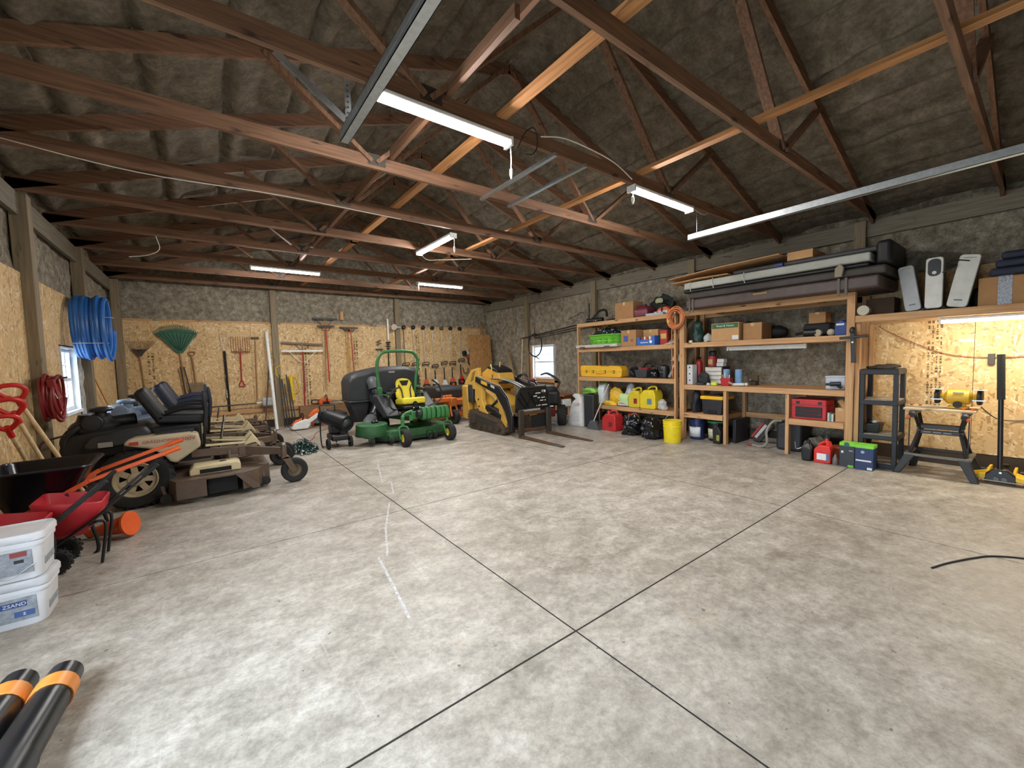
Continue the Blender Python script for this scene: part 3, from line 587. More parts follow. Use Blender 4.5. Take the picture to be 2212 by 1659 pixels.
# ---- green ride-on mower with collector, facing the viewer
GRN = M('2f6a37', .4, 0, .12, 10); GRND = M('2c5b34', .5, 0, .2, 14); YEL = M('d9c530', .5, 0, .06); GBK = M('2e3033', .55, 0, .12)
def green_mower():
    X = 3.42; t = thing('ride_on_mower', 'green ride-on mower with yellow seat, roll bar and black grass collector', 'mower', (X, 8.2, 0), 'ride-on mowers on the back floor')
    for s in (-1, 1):
        wheel(t, (X + s * .47, 7.30, .165), .165, .14, .075, YEL, 'x', -1, 0, 0, 'caster_wheel')
        wheel(t, (X + s * .46, 8.75, .29), .29, .26, .15, YEL, 'x', -1, 0, 24, 'rear_wheel')
        MB().cyl((X + s * .47, 7.42, .36), (X + s * .47, 7.42, .56), .036, n=16).build('caster_barrel', GRN, t, bevel=0.005)
        f = MB()
        for k in (-1, 1): f.tube(smooth_path([(X + s * .47, 7.42, .38), (X + s * .47 + k * .085, 7.40, .34), (X + s * .47 + k * .092, 7.33, .2), (X + s * .47 + k * .088, 7.30, .15)], 5), .02, 8)
        f.build('caster_fork', GRN, t)
        MB().tube(smooth_path([(X + s * .47, 7.42, .50), (X + s * .40, 7.5, .58), (X + s * .2, 7.6, .62)], 5), .035, 10).build('front_arm', GRN, t)
        MB().bar((X + s * .26, 7.5, .5), (X + s * .26, 9.0, .42), .07, .11).build('frame_rail', GRN, t, bevel=0.01)
        lv = MB().tube(smooth_path([(X + s * .33, 8.05, .62), (X + s * .45, 8.0, .66), (X + s * .50, 8.0, .80), (X + s * .42, 8.0, 1.02), (X + s * .27, 8.02, 1.08)] if s < 0 else [(X + .33, 8.05, .62), (X + .60, 8.0, .74), (X + .68, 8.0, .86), (X + .60, 8.0, 1.08), (X + .46, 8.02, 1.2)], 6), .016, 8).build('control_lever', BLACK, t)
        MB().prism([(8.0, .60), (7.9, .52), (8.15, .45), (8.6, .62), (9.0, .75), (9.0, .92), (8.5, .90)], 'yz', X + s * .30, X + s * .58).build('fender', GBK, t, bevel=0.04, seg=3)
        B(X + s * .44 - .03, X + s * .44 + .03, 8.28, 8.5, .915, .925).build('fender_stripe', GRN, t)
        pad(t, (X + s * .33 + .05, 8.42, 1.0), (.09, .34, .06), BLACK, 'armrest', 0, 0, 0, .02)
    text('Z', .05, (X - .44, 8.2, .9), (1, 0, 0), (0, -.3, 1), YEL, t)
    # roll bar
    rb = smooth_path([(X - .42, 8.72, .7), (X - .46, 8.72, 1.2), (X - .47, 8.72, 1.55), (X - .40, 8.72, 1.75), (X - .24, 8.72, 1.83), (X + .24, 8.72, 1.83), (X + .41, 8.72, 1.75), (X + .47, 8.72, 1.55), (X + .40, 8.72, 1.2), (X + .36, 8.72, .7)], 7)
    MB().tube(rb, .034, 12).build('roll_bar', GRN, t)
    for s in (-1, 1): B(X + s * .44 - .05, X + s * .44 + .05, 8.67, 8.77, .9, 1.06).build('roll_bar_hinge', GRN, t, bevel=0.01)
    # seat
    cx = X + .06
    rings = []
    for k in range(9):
        z = .78 + .46 * k / 8; wv = .23 * (1 - max(0, (k - 5) / 3.6) ** 2 * .8) * (.92 + .08 * sin(k)); yb = 8.50 + .16 * k / 8
        rings.append([(cx + a * wv * 2, yb + b, z) for a, b in ((-.5, -.02), (-.42, -.065), (0, -.03), (.42, -.065), (.5, -.02), (.45, .06), (0, .075), (-.45, .06))])
    sb = MB().loft(rings).build('seat_back', YEL, t, sub=1)
    MB().prism([(cx - .1, 1.19), (cx + .1, 1.19), (cx + .055, 1.08), (cx - .055, 1.08)], 'xz', 8.555, 8.62).build('back_logo_panel', BLACK, sb)
    for s in (-1, 1): MB().tube(smooth_path([(cx + s * .15, 8.53, 1.10), (cx + s * .10, 8.49, 1.0), (cx + s * .09, 8.43, .82)], 4), .014, 6).build('piping', BLACK, sb)
    pad(t, (cx, 8.26, .76), (.52, .46, .14), YEL, 'seat_cushion', 0, 0, radians(-6), .045)
    MB().cyl((cx, 8.01, .73), (cx, 8.04, .73), .045, n=16).build('seat_knob', BLACK, t)
    B(cx - .24, cx + .24, 8.03, 8.5, .60, .69).build('seat_base', BLACK, t, bevel=0.03)
    # front weights in a cradle
    B(X - .25, X + .5, 7.50, 7.56, .47, .62).build('weight_bracket', GRN, t, bevel=0.01)
    for k in range(6):
        x = X - .08 + k * .095 + (.02 if k > 2 else 0)
        MB().prism([(7.36, .48), (7.42, .44), (7.52, .46), (7.56, .62), (7.50, .70), (7.38, .69), (7.34, .60)], 'yz', x, x + .082).build('front_weight', GRN, t, bevel=0.008)
    MB().cyl((X - .17, 7.42, .57), (X - .10, 7.42, .57), .075, n=20).build('weight_pin_cap', BLACK, t)
    B(X - .33, X + .38, 7.56, 8.05, .50, .535).build('foot_plate', BLACK, t)
    for k in range(3): MB().cyl((X - .05 + k * .13, 7.9, .54), (X - .05 + k * .13, 7.84, .66), .011, n=8).build('pedal', STEEL, t)
    # deck
    pl = [(-.76, 8.3), (-.80, 7.95), (-.62, 7.72), (-.3, 7.66), (.3, 7.66), (.6, 7.74), (.74, 8.0), (.74, 8.3), (.5, 8.45), (-.5, 8.45)]
    MB().prism([(X + a, b) for a, b in pl], 'xy', .10, .27).build('deck', GRND, t, bevel=0.03, seg=3)
    MB().prism([(X + a * 1.0, b) for a, b in pl], 'xy', .05, .11).build('deck_skirt', M('1d3322', .6), t, bevel=0.01)
    # collector blower on the deck end
    MB().lathe([(.30, 0), (.31, .02), (.30, .19), (.28, .21)], (X - .86, 8.02, .20), 'z', 26).build('blower_housing', GRND, t, bevel=0.006)
    MB().lathe([(.07, 0), (.07, .035), (.04, .06)], (X - .80, 8.02, .41), 'z', 14).build('blower_pulley', DKMET, t)
    MB().lathe([(.32, 0), (.32, .03)], (X - .86, 8.02, .18), 'z', 26).build('blower_flange', M('20402a', .6), t)
    for x, yy in ((-.62, 7.62), (.16, 7.58), (.27, 7.58), (-.95, 7.75)):
        MB().cyl((X + x - .035, yy, .09), (X + x + .035, yy, .09), .06, n=18).build('gauge_wheel', RUB, t, bevel=0.01)
        B(X + x - .045, X + x + .045, yy, yy + .1, .09, .18).build('gauge_bracket', GRND, t)
    # grass collector
    rings = []
    for k, (x, zt) in enumerate(((2.44, 1.24), (2.50, 1.33), (2.62, 1.39), (2.95, 1.46), (3.2, 1.50), (3.7, 1.50), (3.95, 1.45), (4.05, 1.32))):
        rings.append([(x, 9.02, .78), (x, 9.0, zt - .08), (x, 9.07, zt), (x, 9.6, zt), (x, 9.68, zt - .1), (x, 9.66, .78)])
    MB().loft(rings).build('collector_hood', GBK, t, bevel=0.02, seg=3)
    B(2.42, 4.07, 8.985, 9.69, .745, .785).build('collector_rim', GBK, t, bevel=0.015)
    for a, b in ((2.46, 2.86), (3.62, 4.03)): MB().loft([[(a, 9.05, .74), (b, 9.05, .74), (b, 9.62, .74), (a, 9.62, .74)], [(a + .14, 9.15, .3), (b - .05, 9.15, .3), (b - .05, 9.5, .3), (a + .14, 9.5, .3)]]).build('collector_bin', GBK, t, bevel=0.02)
    B(2.86, 3.62, 9.1, 9.6, .45, .74).build('collector_bin', DARK, t)
    B(3.30, 3.44, 8.992, 8.998, 1.36, 1.395).build('collector_badge', M('9a9b9c', .5), t)
    MB().tube(smooth_path([(2.93, 9.08, 1.18), (2.93, 8.92, 1.16), (2.93, 8.85, 1.02)], 6), [.13] * 12 + [.12], 18).build('chute_elbow', M('4b4d50', .5), t)
    rr = []; pts = smooth_path([(2.93, 8.85, 1.02), (2.95, 8.80, .85), (2.92, 8.72, .65), (2.80, 8.6, .48), (2.70, 8.5, .40)], 9)
    for k in range(len(pts)): rr.append(.115 if k % 2 else .100)
    MB().tube(pts, rr, 18).build('ribbed_hose', M('1c1d1f', .35), t, ang=80)
    MB().tube(smooth_path([(2.72, 8.52, .42), (2.62, 8.4, .36), (2.56, 8.25, .28), (2.55, 8.15, .14)], 6), [.125] * 10 + [.13] * 9, 18).build('chute_boot', M('55575a', .55), t)
    B(X - .3, X + .32, 8.75, 9.1, .5, .95).build('engine', BLACK, t, bevel=0.04)
    return t
green_mower()

# ---- yellow tracked mini loader with pallet forks
VY = M('cda044', .45, 0, .08, 6); VYD = M('b98d3a', .5, 0, .12, 8); MUD = M('4a3a2a', .9, 0, .3, 18, .6); RUST = M('5a4130', .7, .3, .3, 16, .4)
def loader():
    X = 5.40; t = thing('mini_loader', 'yellow tracked mini loader carrying black pallet forks', 'loader', (X, 7.6, 0))
    for s in (-1, 1):
        cx = X + s * .41; prof = [(8.22, .05), (8.12, .0), (6.92, .0), (6.80, .06), (6.79, .14), (7.02, .32), (8.02, .46), (8.20, .42), (8.26, .30)]
        pp = []
        P = prof + [prof[0]]
        MB().prism(prof, 'yz', cx - .1, cx + .1).build('track_belt', MUD, t, bevel=0.03, seg=3)
        inn = [(8.12, .10), (8.06, .07), (6.98, .07), (6.90, .12), (7.06, .26), (7.98, .38), (8.12, .30)]
        fr = MB().prism(inn, 'yz', cx + s * .085, cx + s * .112).build('track_frame', M('2e251c', .9, 0, .3, 20, .5), t)
        for y, z, r in ((8.02, .25, .11), (7.05, .15, .08), (7.3, .11, .06), (7.52, .11, .06), (7.74, .11, .06)):
            MB().cyl((cx + s * .1, y, z), (cx + s * .128, y, z), r, n=16).build('track_roller', M('3c3023', .85, 0, .3, 20), fr)
        lug = MB()
        for a, b in zip(prof, prof[1:] + prof[:1]):
            L = sqrt((b[0] - a[0]) ** 2 + (b[1] - a[1]) ** 2); n = max(1, int(L / .055))
            for k in range(n):
                f = (k + .5) / n; y = a[0] + (b[0] - a[0]) * f; z = a[1] + (b[1] - a[1]) * f
                d = (Vector((0, b[0] - a[0], b[1] - a[1]))).normalized()
                lug.obox((cx, y, max(z, .012)), (.2, .026, .024), 0, 0, math.atan2(d.z, d.y))
        lug.build('track_lugs', MUD, t)
        # lift arm: yellow rear tower + black boom
        ax = X + s * .40
        MB().prism([(7.86, .44), (8.02, .70), (8.0, 1.05), (7.92, 1.22), (7.74, 1.22), (7.70, 1.02), (7.72, .70), (7.60, .50), (7.50, .40), (7.62, .36)], 'yz', ax - .055, ax + .055).build('tower', VY, t, bevel=0.012)
        for y, z in ((7.84, 1.12), (7.86, .70), (7.84, .54)): MB().cyl((ax + s * .05, y, z), (ax + s * .065, y, z), .022, n=12).build('pivot_bolt', DKMET, t)
        MB().prism([(7.90, 1.22), (7.92, 1.10), (7.40, .94), (7.12, .86), (6.78, .50), (6.66, .14), (6.56, .12), (6.55, .42), (6.72, .80), (6.98, 1.02), (7.30, 1.08)], 'yz', ax - .03 + s * .07, ax + .03 + s * .07).build('boom', BLACK, t, bevel=0.01)
        MB().tube(smooth_path([(7.9, 1.23), (7.3, 1.095), (6.98, 1.04), (6.72, .82), (6.56, .44)], 5) and [(ax + s * .07, y, z) for y, z in ((7.9, 1.235), (7.3, 1.10), (6.98, 1.045), (6.71, .82), (6.545, .44))], .008, 6).build('boom_edge', M('8d8d88', .4), t)
        MB().prism([(7.66, 1.14), (7.66, 1.07), (7.42, 1.02), (7.42, 1.09)], 'yz', ax + s * .098, ax + s * .104).build('boom_badge', M('d9a92b', .5), t)
        MB().prism([(7.28, 1.06), (7.28, 1.01), (7.14, .97), (7.14, 1.02)], 'yz', ax + s * .1, ax + s * .104).build('boom_number', M('b8b8b4', .5), t)
        MB().cyl((ax + s * .02, 7.56, .46), (ax + s * .02, 7.02, .80), .03, n=12).build('lift_cylinder', BLACK, t)
        MB().prism([(7.12, .78), (7.0, .76), (6.90, .42), (6.80, .28), (6.84, .12), (6.96, .22), (7.06, .42)], 'yz', ax - .05, ax + .04).build('front_upright', VYD, t, bevel=0.01)
        MB().prism([(7.6, .50), (7.0, .34), (6.98, .42), (7.2, .52), (7.56, .60)], 'yz', ax - .06, ax + .06).build('step_plate', BLACK, t, bevel=0.01)
    MB().prism([(8.56, .30), (8.62, .95), (8.45, 1.05), (8.1, .98), (7.5, .8), (7.2, .6), (7.2, .34), (8.4, .26)], 'yz', X - .30, X + .30).build('engine_hood', VY, t, bevel=0.03, seg=3)
    MB().prism([(8.50, .92), (8.50, 1.04), (8.18, 1.36), (7.85, 1.42), (7.85, .92)], 'yz', X - .44, X - .36).build('rear_guard', VY, t, bevel=0.012)
    for k in range(5): MB().bar((X - .443, 8.2 - k * .02, 1.10 + k * .045), (X - .443, 8.06 - k * .02, 1.16 + k * .045), .008, .014).build('vent_slot', BROWN, t)
    MB().prism([(8.30, .92), (8.30, 1.28), (8.0, 1.42), (7.62, 1.30), (7.50, 1.06), (7.60, .92)], 'yz', X - .06, X + .36).build('console', VY, t, bevel=0.02)
    MB().prism([(8.05, 1.40), (8.0, 1.46), (7.66, 1.36), (7.60, 1.29)], 'yz', X - .08, X + .36).build('console_top', BLACK, t, bevel=0.01)
    text('V', .14, (X - .063, 7.85, 1.2), (0, -1, 0), (0, 0, 1), BLACK, t)
    for dy, h in ((.0, .16), (.12, .12)): MB().tube([(X + .02 + dy, 7.95 - dy, 1.42), (X + .02 + dy, 7.93 - dy, 1.42 + h)], .014, 8).build('joystick', M('d8b23a', .5) if dy else BLACK, t)
    MB().tube(smooth_path([(X - .1, 7.86, 1.46), (X - .14, 7.78, 1.47), (X - .15, 7.74, 1.38), (X - .15, 7.76, 1.30)], 5), .014, 8).build('grab_handle', M('e0c23c', .5), t)
    B(X - .28, X - .06, 8.62, 8.75, .28, .95).build('rear_cover', GBK, t, bevel=0.03)
    B(X - .46, X - .30, 8.32, 8.60, .20, 1.0).build('side_tank', VY, t, bevel=0.03)
    B(X - .455, X - .31, 8.12, 8.34, .60, 1.03).build('battery_box', GBK, t, bevel=0.03)
    # hoses over the front
    for k in range(5):
        MB().tube(smooth_path([(X - .2 + k * .05, 7.7, 1.16), (X - .1 + k * .05, 7.3, 1.12), (X + .02 + k * .05, 7.0, 1.0), (X + .04 + k * .05, 6.8, .84 + k * .02)], 6), .013, 7).build('hydraulic_hose', M('b9babb', .3, .7) if k % 2 else BLACK, t)
    for k in range(3): MB().tube(smooth_path(arc((X + .42 + .03 * k, 7.35, 1.04), .24 - .03 * k, .1, pi, 10, 'yz', .2), 2), .014, 7).build('hydraulic_hose', BLACK, t)
    pad(t, (X + .02, 7.42, 1.08), (.24, .26, .05), BLACK, 'work_tray', 0, 0, radians(-8), .01)
    # fork carriage
    MB().prism([(X - .44, .50), (X - .40, .84), (X - .30, .98), (X + .34, .99), (X + .44, .85), (X + .46, .50)], 'xz', 6.50, 6.53).build('carriage_plate', BLACK, t, bevel=0.01)
    rim = MB(); po = [(X - .45, .52), (X - .41, .86), (X - .31, 1.0), (X + .35, 1.01), (X + .45, .86), (X + .47, .52)]
    for a, b in zip(po, po[1:]): rim.bar((a[0], 6.49, a[1]), (b[0], 6.49, b[1]), .03, .03)
    rim.build('carriage_rim', M('3a3b3d', .3, .5), t)
    for a, b in (((-.3, .9), (-.1, .6)), ((-.1, .9), (.1, .62)), ((.1, .92), (-.2, .58)), ((.3, .92), (.12, .6)), ((-.36, .8), (-.18, .56)), ((.38, .8), (.2, .58))):
        MB().bar((X + a[0], 6.485, a[1]), (X + b[0], 6.485, b[1]), .024, .02, (0, 1, 0)).build('guard_bar', DKMET, t)
    for z, a, b in ((.86, .05, .22), (.80, .0, .12), (.76, .14, .34), (.70, .18, .36), (.6, .1, .4)): B(X + a, X + b, 6.478, 6.486, z, z + .022).build('decal', M('cfd0d0', .4), t)
    B(X + .26, X + .36, 6.478, 6.486, .88, .93).build('decal', M('cfd0d0', .4), t)
    B(X - .36, X + .2, 6.478, 6.486, .515, .555).build('decal', M('9d9d99', .5), t)
    for z in (.44, .09): B(X - .46, X + .48, 6.45, 6.50, z, z + .07).build('carriage_rail', RUST, t, bevel=0.008)
    for k, s in enumerate((-.38, .36)):
        x = X + s
        B(x - .06, x + .06, 6.37, 6.43, .02, .56).build('fork_upright', M('3a342c', .7, .3, .3, 16), t, bevel=0.012)
        fk = MB().loft([[(x - .055, 6.43, .005), (x + .055, 6.43, .005), (x + .055, 6.43, .05), (x - .055, 6.43, .05)], [(x - .045, 5.2, .005), (x + .045, 5.2, .005), (x + .045, 5.2, .018), (x - .045, 5.2, .018)]]).build('fork_tine', RUST, t, bevel=0.004)
        if k == 0: MB().loft([[(x - .048, 5.45, .022), (x + .048, 5.45, .022), (x + .048, 5.45, .025), (x - .048, 5.45, .025)], [(x - .043, 5.22, .012), (x + .043, 5.22, .012), (x + .043, 5.22, .021), (x - .043, 5.22, .021)]]).build('worn_tip', M('a9acae', .25, .9), fk)
    B(X - .05, X + .4, 6.455, 6.49, .15, .42).build('carriage_mesh', DARK, t)
    return t
loader()

# ---- orange mower mostly hidden behind the loader
ORG = M('c26a2a', .5, 0, .1)
def orange_mower():
    t = thing('ride_on_mower', 'orange mower with black caster partly hidden behind the yellow loader', 'mower', (5.05, 9.4, 0), 'ride-on mowers on the back floor')
    wheel(t, (4.98, 9.05, .18), .18, .13, .09, M('1a1a1a', .7), 'x', -1, 0, 0, 'caster_wheel')
    for k in (-1, 1): MB().tube(smooth_path([(4.98, 9.15, .5), (4.98 + k * .08, 9.12, .42), (4.98 + k * .085, 9.05, .2)], 5), .025, 8).build('caster_fork', ORG, t)
    B(4.9, 5.08, 9.08, 9.24, .44, .66).build('caster_housing', ORG, t, bevel=0.02)
    B(4.55, 5.02, 9.2, 9.32, .55, .66).build('front_beam', ORG, t, bevel=0.02)
    B(4.95, 5.5, 9.2, 10.2, .45, .6).build('frame', ORG, t, bevel=0.02)
    for k in range(3): B(4.78 + k * .1, 4.86 + k * .1, 9.3, 9.38, .62, .72).build('bracket', ORG, t, bevel=0.01)
    MB().prism([(9.5, .62), (9.45, .85), (9.55, .92), (10.3, .92), (10.35, .62)], 'yz', 4.70, 5.5).build('cowling', GBK, t, bevel=0.04)
    for s in (0, .75): wheel(t, (4.75 + s, 10.1, .28), .28, .24, .14, M('222222', .6), 'x', -1, 0, 20, 'rear_wheel')
    B(4.45, 5.6, 9.3, 9.9, .12, .26).build('deck', ORG, t, bevel=0.03)
    return t
orange_mower()

# ---- red and black walk-behind machine beside the window
def red_machine():
    t = thing('stand_on_mower', 'dark red machine with black engine beside the white framed window', 'mower', (6.69, 7.4, 0), 'ride-on mowers on the back floor')
    RED = M('6e1720', .4, 0, .1)
    wheel(t, (6.70, 6.98, .24), .24, .2, .12, M('8c8e8c', .4, .6), (.75, -.66, 0), 1, 6, 20, 'rear_wheel')
    wheel(t, (6.24, 7.5, .24), .24, .2, .12, M('8c8e8c', .4, .6), (.75, -.66, 0), 1, 0, 20, 'rear_wheel')
    MB().obox((6.49, 7.5, .33), (.7, .9, .2), radians(-42)).build('chassis', RED, t, bevel=0.03)
    MB().obox((6.52, 7.25, .66), (.55, .5, .36), radians(-42)).build('engine', BLACK, t, bevel=0.08, seg=4)
    MB().lathe([(.17, 0), (.17, .06), (.1, .1)], (6.54, 7.2, .83), 'z', 20).build('engine_fan', GBK, t)
    MB().obox((6.34, 7.7, .85), (.34, .4, .4), radians(-42)).build('fuel_tank', BLACK, t, bevel=0.06, seg=3)
    MB().obox((6.34, 7.7, 1.07), (.3, .3, .06), radians(-42)).build('control_box', RED, t, bevel=0.02)
    for k in (-1, 1): MB().tube(smooth_path([(6.64 + k * .15, 7.3 + k * .15, .7), (6.76 + k * .15, 7.1 + k * .15, 1.0), (6.59 + k * .15, 7.3 + k * .15, 1.22), (6.54 + k * .15, 7.5 + k * .15, 1.2)], 6), .018, 8).build('handlebar', BLACK, t)
    B(6.76, 7.04, 6.98, 7.06, .42, .60).build('white_guard', WHITE, t, bevel=0.02)
    return t
red_machine()
# ================================================================ left foreground
REDP = M('b3202c', .45, 0, .1); ORR = M('d85a24', .45)
def small_barrow(label, base):
    bx, by = base; t = thing('wheelbarrow', label, 'wheelbarrow', (bx, by, 0), 'small red wheelbarrows')
    def q(x, y, z): return (bx + x, by + y, z)
    o = []; i = []
    prof = ((.55, .20, .195, 0), (.46, .185, .17, 0), (.30, .13, .12, -.03), (.26, .10, .09, -.04))
    for z, a, b, sh in prof: o.append([q(sh + a * sx / .5, b * sy / .5, z - .06 * (sx if z > .4 else 0)) for sx, sy in ((-.5, -.42), (-.42, -.5), (.42, -.5), (.5, -.42), (.5, .42), (.42, .5), (-.42, .5), (-.5, .42))])
    for z, a, b, sh in reversed(prof): i.append([q(sh + (a - .008) * sx / .5, (b - .008) * sy / .5, z + .01 - .06 * (sx if z > .4 else 0)) for sx, sy in ((-.5, -.42), (-.42, -.5), (.42, -.5), (.5, -.42), (.5, .42), (.42, .5), (-.42, .5), (-.5, .42))])
    MB().loft(o[::-1] + i[::-1]).build('tray', REDP, t, ang=60)
    for s in (-1, 1):
        MB().tube(smooth_path([q(-.18, s * .1, .16), q(.1, s * .16, .36), q(.26, s * .19, .50), q(.52, s * .19, .74)], 6), .011, 8).build('handle_tube', BLACK, t)
        MB().tube([q(.46, s * .19, .685), q(.56, s * .19, .775)], .016, 10).build('grip', RUB, t)
        MB().tube(smooth_path([q(.10, s * .13, .34), q(.17, s * .13, .36), q(.20, s * .13, .30), q(.16, s * .13, 0.008)], 6), .011, 8).build('leg', BLACK, t)
        wheel(t, q(-.10, s * .15, .10), .10, .065, .05, M('303236', .4, .4), 'y', s, 0, 14)
    MB().cyl(q(-.10, -.17, .10), q(-.10, .17, .10), .01, n=8).build('axle', STEEL, t)
    MB().tube([q(-.20, -.17, .10), q(-.10, -.18, .17)], .012, 8).build('fender_strip', CHROME, t)
    return t
small_barrow('small red toy-sized wheelbarrow with black legs beside the white tubs', (-.93, 4.82))
small_barrow('small red wheelbarrow mostly hidden behind the stacked white tubs', (-1.19, 4.405))
t = thing('wheelbarrow', 'large black wheelbarrow with orange handles by the left wall', 'wheelbarrow', (-1.2, 5.4, 0))
o = []; i = []
for z, x0, x1, y0, y1 in ((.78, -1.46, -.84, 5.10, 5.72), (.76, -1.46, -.85, 5.11, 5.71), (.58, -1.42, -.95, 5.18, 5.64), (.42, -1.38, -1.06, 5.25, 5.57)):
    r = rrect(x1 - x0, y1 - y0, .08); cx, cy = (x0 + x1) / 2, (y0 + y1) / 2
    o.append([(cx + a, cy + b, z) for a, b in r]); i.append([(cx + a * .96, cy + b * .96, z + .008) for a, b in r])
MB().loft(o[::-1] + i).build('tray', M('0d0e14', .22), t, ang=50)
r = rrect(.64, .64, .08); MB().tube([(-1.15 + a, 5.41 + b, .785) for a, b in r], .012, 8, True).build('rim', M('191b26', .25), t)
for s in (-1, 1):
    hy = 5.41 + s * .24
    MB().bar((-1.40, hy - s * .12, .34), (-.86, hy, .64), .035, .035).build('handle_shaft', ORR, t)
    MB().bar((-.86, hy, .64), (-.27, hy + s * .03, .83), .034, .034).build('handle_shaft', ORR, t, bevel=0.006)
    MB().tube([(-.36, hy + s * .025, .80), (-.23, hy + s * .03, .845)], .024, 10).build('grip', ORR, t)
    MB().tube(smooth_path([(-1.0, hy, .56), (-.88, hy, .3), (-.84, hy, .02), (-.98, hy, .02), (-1.1, hy, .44)], 5), .014, 8).build('leg', BLACK, t)
MB().bar((-.9, 5.17, .52), (-.9, 5.65, .52), .03, .02).build('cross_brace', BLACK, t)
wheel(t, (-1.28, 5.41, .19), .19, .09, .09, M('2b2c2e', .5), 'y', -1, 0, 16)
t.location.y -= .16
# stacked tubs
TUBM = M('d4d5d9', .45, 0, .05); PRT = M('8f949c', .6, 0, .25, 40)
def tub(z0, label, blue):
    x0, x1, y0, y1 = -1.34, -.885, 3.84, 4.16; cx, cy = (x0 + x1) / 2, (y0 + y1) / 2
    t = thing('plastic_tub', label, 'tub', (cx, cy, z0), 'white plastic tubs')
    def ring(sc, z, r=.06): return [(cx + a * sc, cy + b * sc, z0 + z) for a, b in rrect(x1 - x0, y1 - y0, r, 5)]
    MB().loft([ring(.9, 0), ring(.92, .01), ring(.975, .24)]).build('body', TUBM, t, ang=50)
    MB().loft([ring(.99, .205), ring(1.0, .21), ring(1.0, .235), ring(.98, .24)]).build('collar', TUBM, t, ang=50)
    ld = MB().loft([ring(1.0, .24), ring(1.035, .245), ring(1.035, .275), ring(1.0, .29), ring(.9, .292), ring(.88, .284)]).build('lid', TUBM if not blue else M('c3c4c8', .5), t, ang=50)
    B(x0 + .06, x1 - .055, y0 + .003, y0 + .012, z0 + .045, z0 + .19).build('label_sheet', PRT, t)
    B(x1 - .022, x1 - .013, y0 + .06, y1 - .06, z0 + .06, z0 + .19).build('label_sheet', PRT, t)
    if blue:
        B(x0 + .12, x1 - .095, y0 - .001, y0 + .004, z0 + .135, z0 + .17).build('label_band', M('2c4a86', .5), t)
        text('ZSAND', .03, (x1 - .145, y0 - .002, z0 + .152), (1, 0, 0), (0, 0, 1), WHITE, t)
        B(x1 - .15, x1 - .065, y0 - .001, y0 + .004, z0 + .07, z0 + .105).build('label_band', M('3b588c', .5), t)
        text('z', .035, (x1 - .107, y0 - .002, z0 + .09), (1, 0, 0), (0, 0, 1), WHITE, t)
    else:
        B(x1 - .145, x1 - .075, y0 - .001, y0 + .004, z0 + .155, z0 + .185).build('label_band', M('8e3330', .5), t)
        B(x1 - .13, x1 - .09, y0 - .001, y0 + .004, z0 + .115, z0 + .135).build('label_mark', M('2a2a2e', .6), t)
        MB().tube(smooth_path([(x0 + .1, y0 - .01, z0 + .2), (x0 + .28, y0 - .03, z0 + .04), (x1 - .04, y0 - .012, z0 + .10)], 8), .003, 6).build('bail_handle', STEEL, t)
tub(0.0, 'white square tub with blue label band at the bottom of the stack', True)
tub(.295, 'white square tub with red label mark stacked on another tub', False)
# blower tubes
def blower_tube(label, x, y0, y1, seg):
    t = thing('blower_tube', label, 'tube', (x, (y0 + y1) / 2, 0), 'black tubes with orange bands')
    z = .085; d = -.10
    def p(f): return (x + d * f, y0 + (y1 - y0) * f, z)
    MB().tube([p(0), p(.12)], [.066, .070], 20).build('tip', M('1b1c1e', .3), t)
    MB().tube([p(.085), p(.155)], .079, 20).build('orange_band', M('d9863a', .35), t)
    MB().tube([p(.15), p(.5)], [.073, .078], 20).build('barrel', M('18191b', .28), t)
    MB().tube([p(.46), p(.60)], .084, 20).build('collar', M('1d1e20', .3), t)
    if seg:
        pts = [p(.6 + .4 * k / 40) for k in range(41)]; MB().tube(pts, [.082 if k % 4 < 2 else .070 for k in range(41)], 20).build('ribbed_sleeve', M('1d1e20', .35), t, ang=70)
    else:
        MB().tube([p(.6), p(1)], .076, 20).build('barrel', M('18191b', .28), t)
        MB().tube([p(.40), p(.455)], .081, 20).build('orange_band', M('d9863a', .35), t)
blower_tube('black blower tube with orange band and ribbed sleeve on the floor', -.645, 2.93, 1.7, True)
blower_tube('black blower tube with two orange bands and plain barrel', -.81, 2.99, 1.75, False)
# shovels with red grips
ASH = wood('z', 'c3a678', 'dcc59a', 'a8895c')
def red_shovel(label, top, bot, tilt):
    t = thing('garden_tool', label, 'tool', bot, 'long tools with red loop grips'); a = Vector(top); b = Vector(bot); d = (b - a).normalized()
    MB().tube([a + d * .10, a + d * .6, b - d * .2], .017, 10).build('shaft', ASH, t)
    n = Vector((cos(tilt), sin(tilt), .1)).normalized(); m = d
    lo = [a + d * .11 + n * .014, a + d * .05 + n * .065, a + n * .08, a - d * .04 + n * .04, a - d * .04 - n * .04, a - n * .08, a + d * .05 - n * .065, a + d * .11 - n * .014]
    MB().tube(smooth_path(lo, 4), .02, 8, True).build('loop_grip', M('c02420', .4), t)
    MB().tube([a + d * .08, a + d * .2], .022, 10).build('grip_socket', M('c02420', .4), t)
    MB().loft([[b - d * .22 + n * s * .06 + Vector((0, 0, 0)) + n.cross(d) * k * .006 for s, k in ((-1, -1), (1, -1), (1, 1), (-1, 1))], [b + n * s * .05 + n.cross(d) * k * .006 for s, k in ((-1, -1), (1, -1), (1, 1), (-1, 1))]]).build('blade', DKMET, t)
red_shovel('wooden shovel with a big red loop grip leaning on the post', (-1.36, 5.46, 1.45), (-1.0, 6.16, .05), .25)
red_shovel('wooden shovel with red loop grip leaning among two others', (-1.36, 5.38, 1.33), (-1.13, 6.02, .05), .15)
red_shovel('shortest wooden shovel with pale red grip leaning forward', (-1.38, 5.30, 1.20), (-1.29, 6.2, .05), .3)
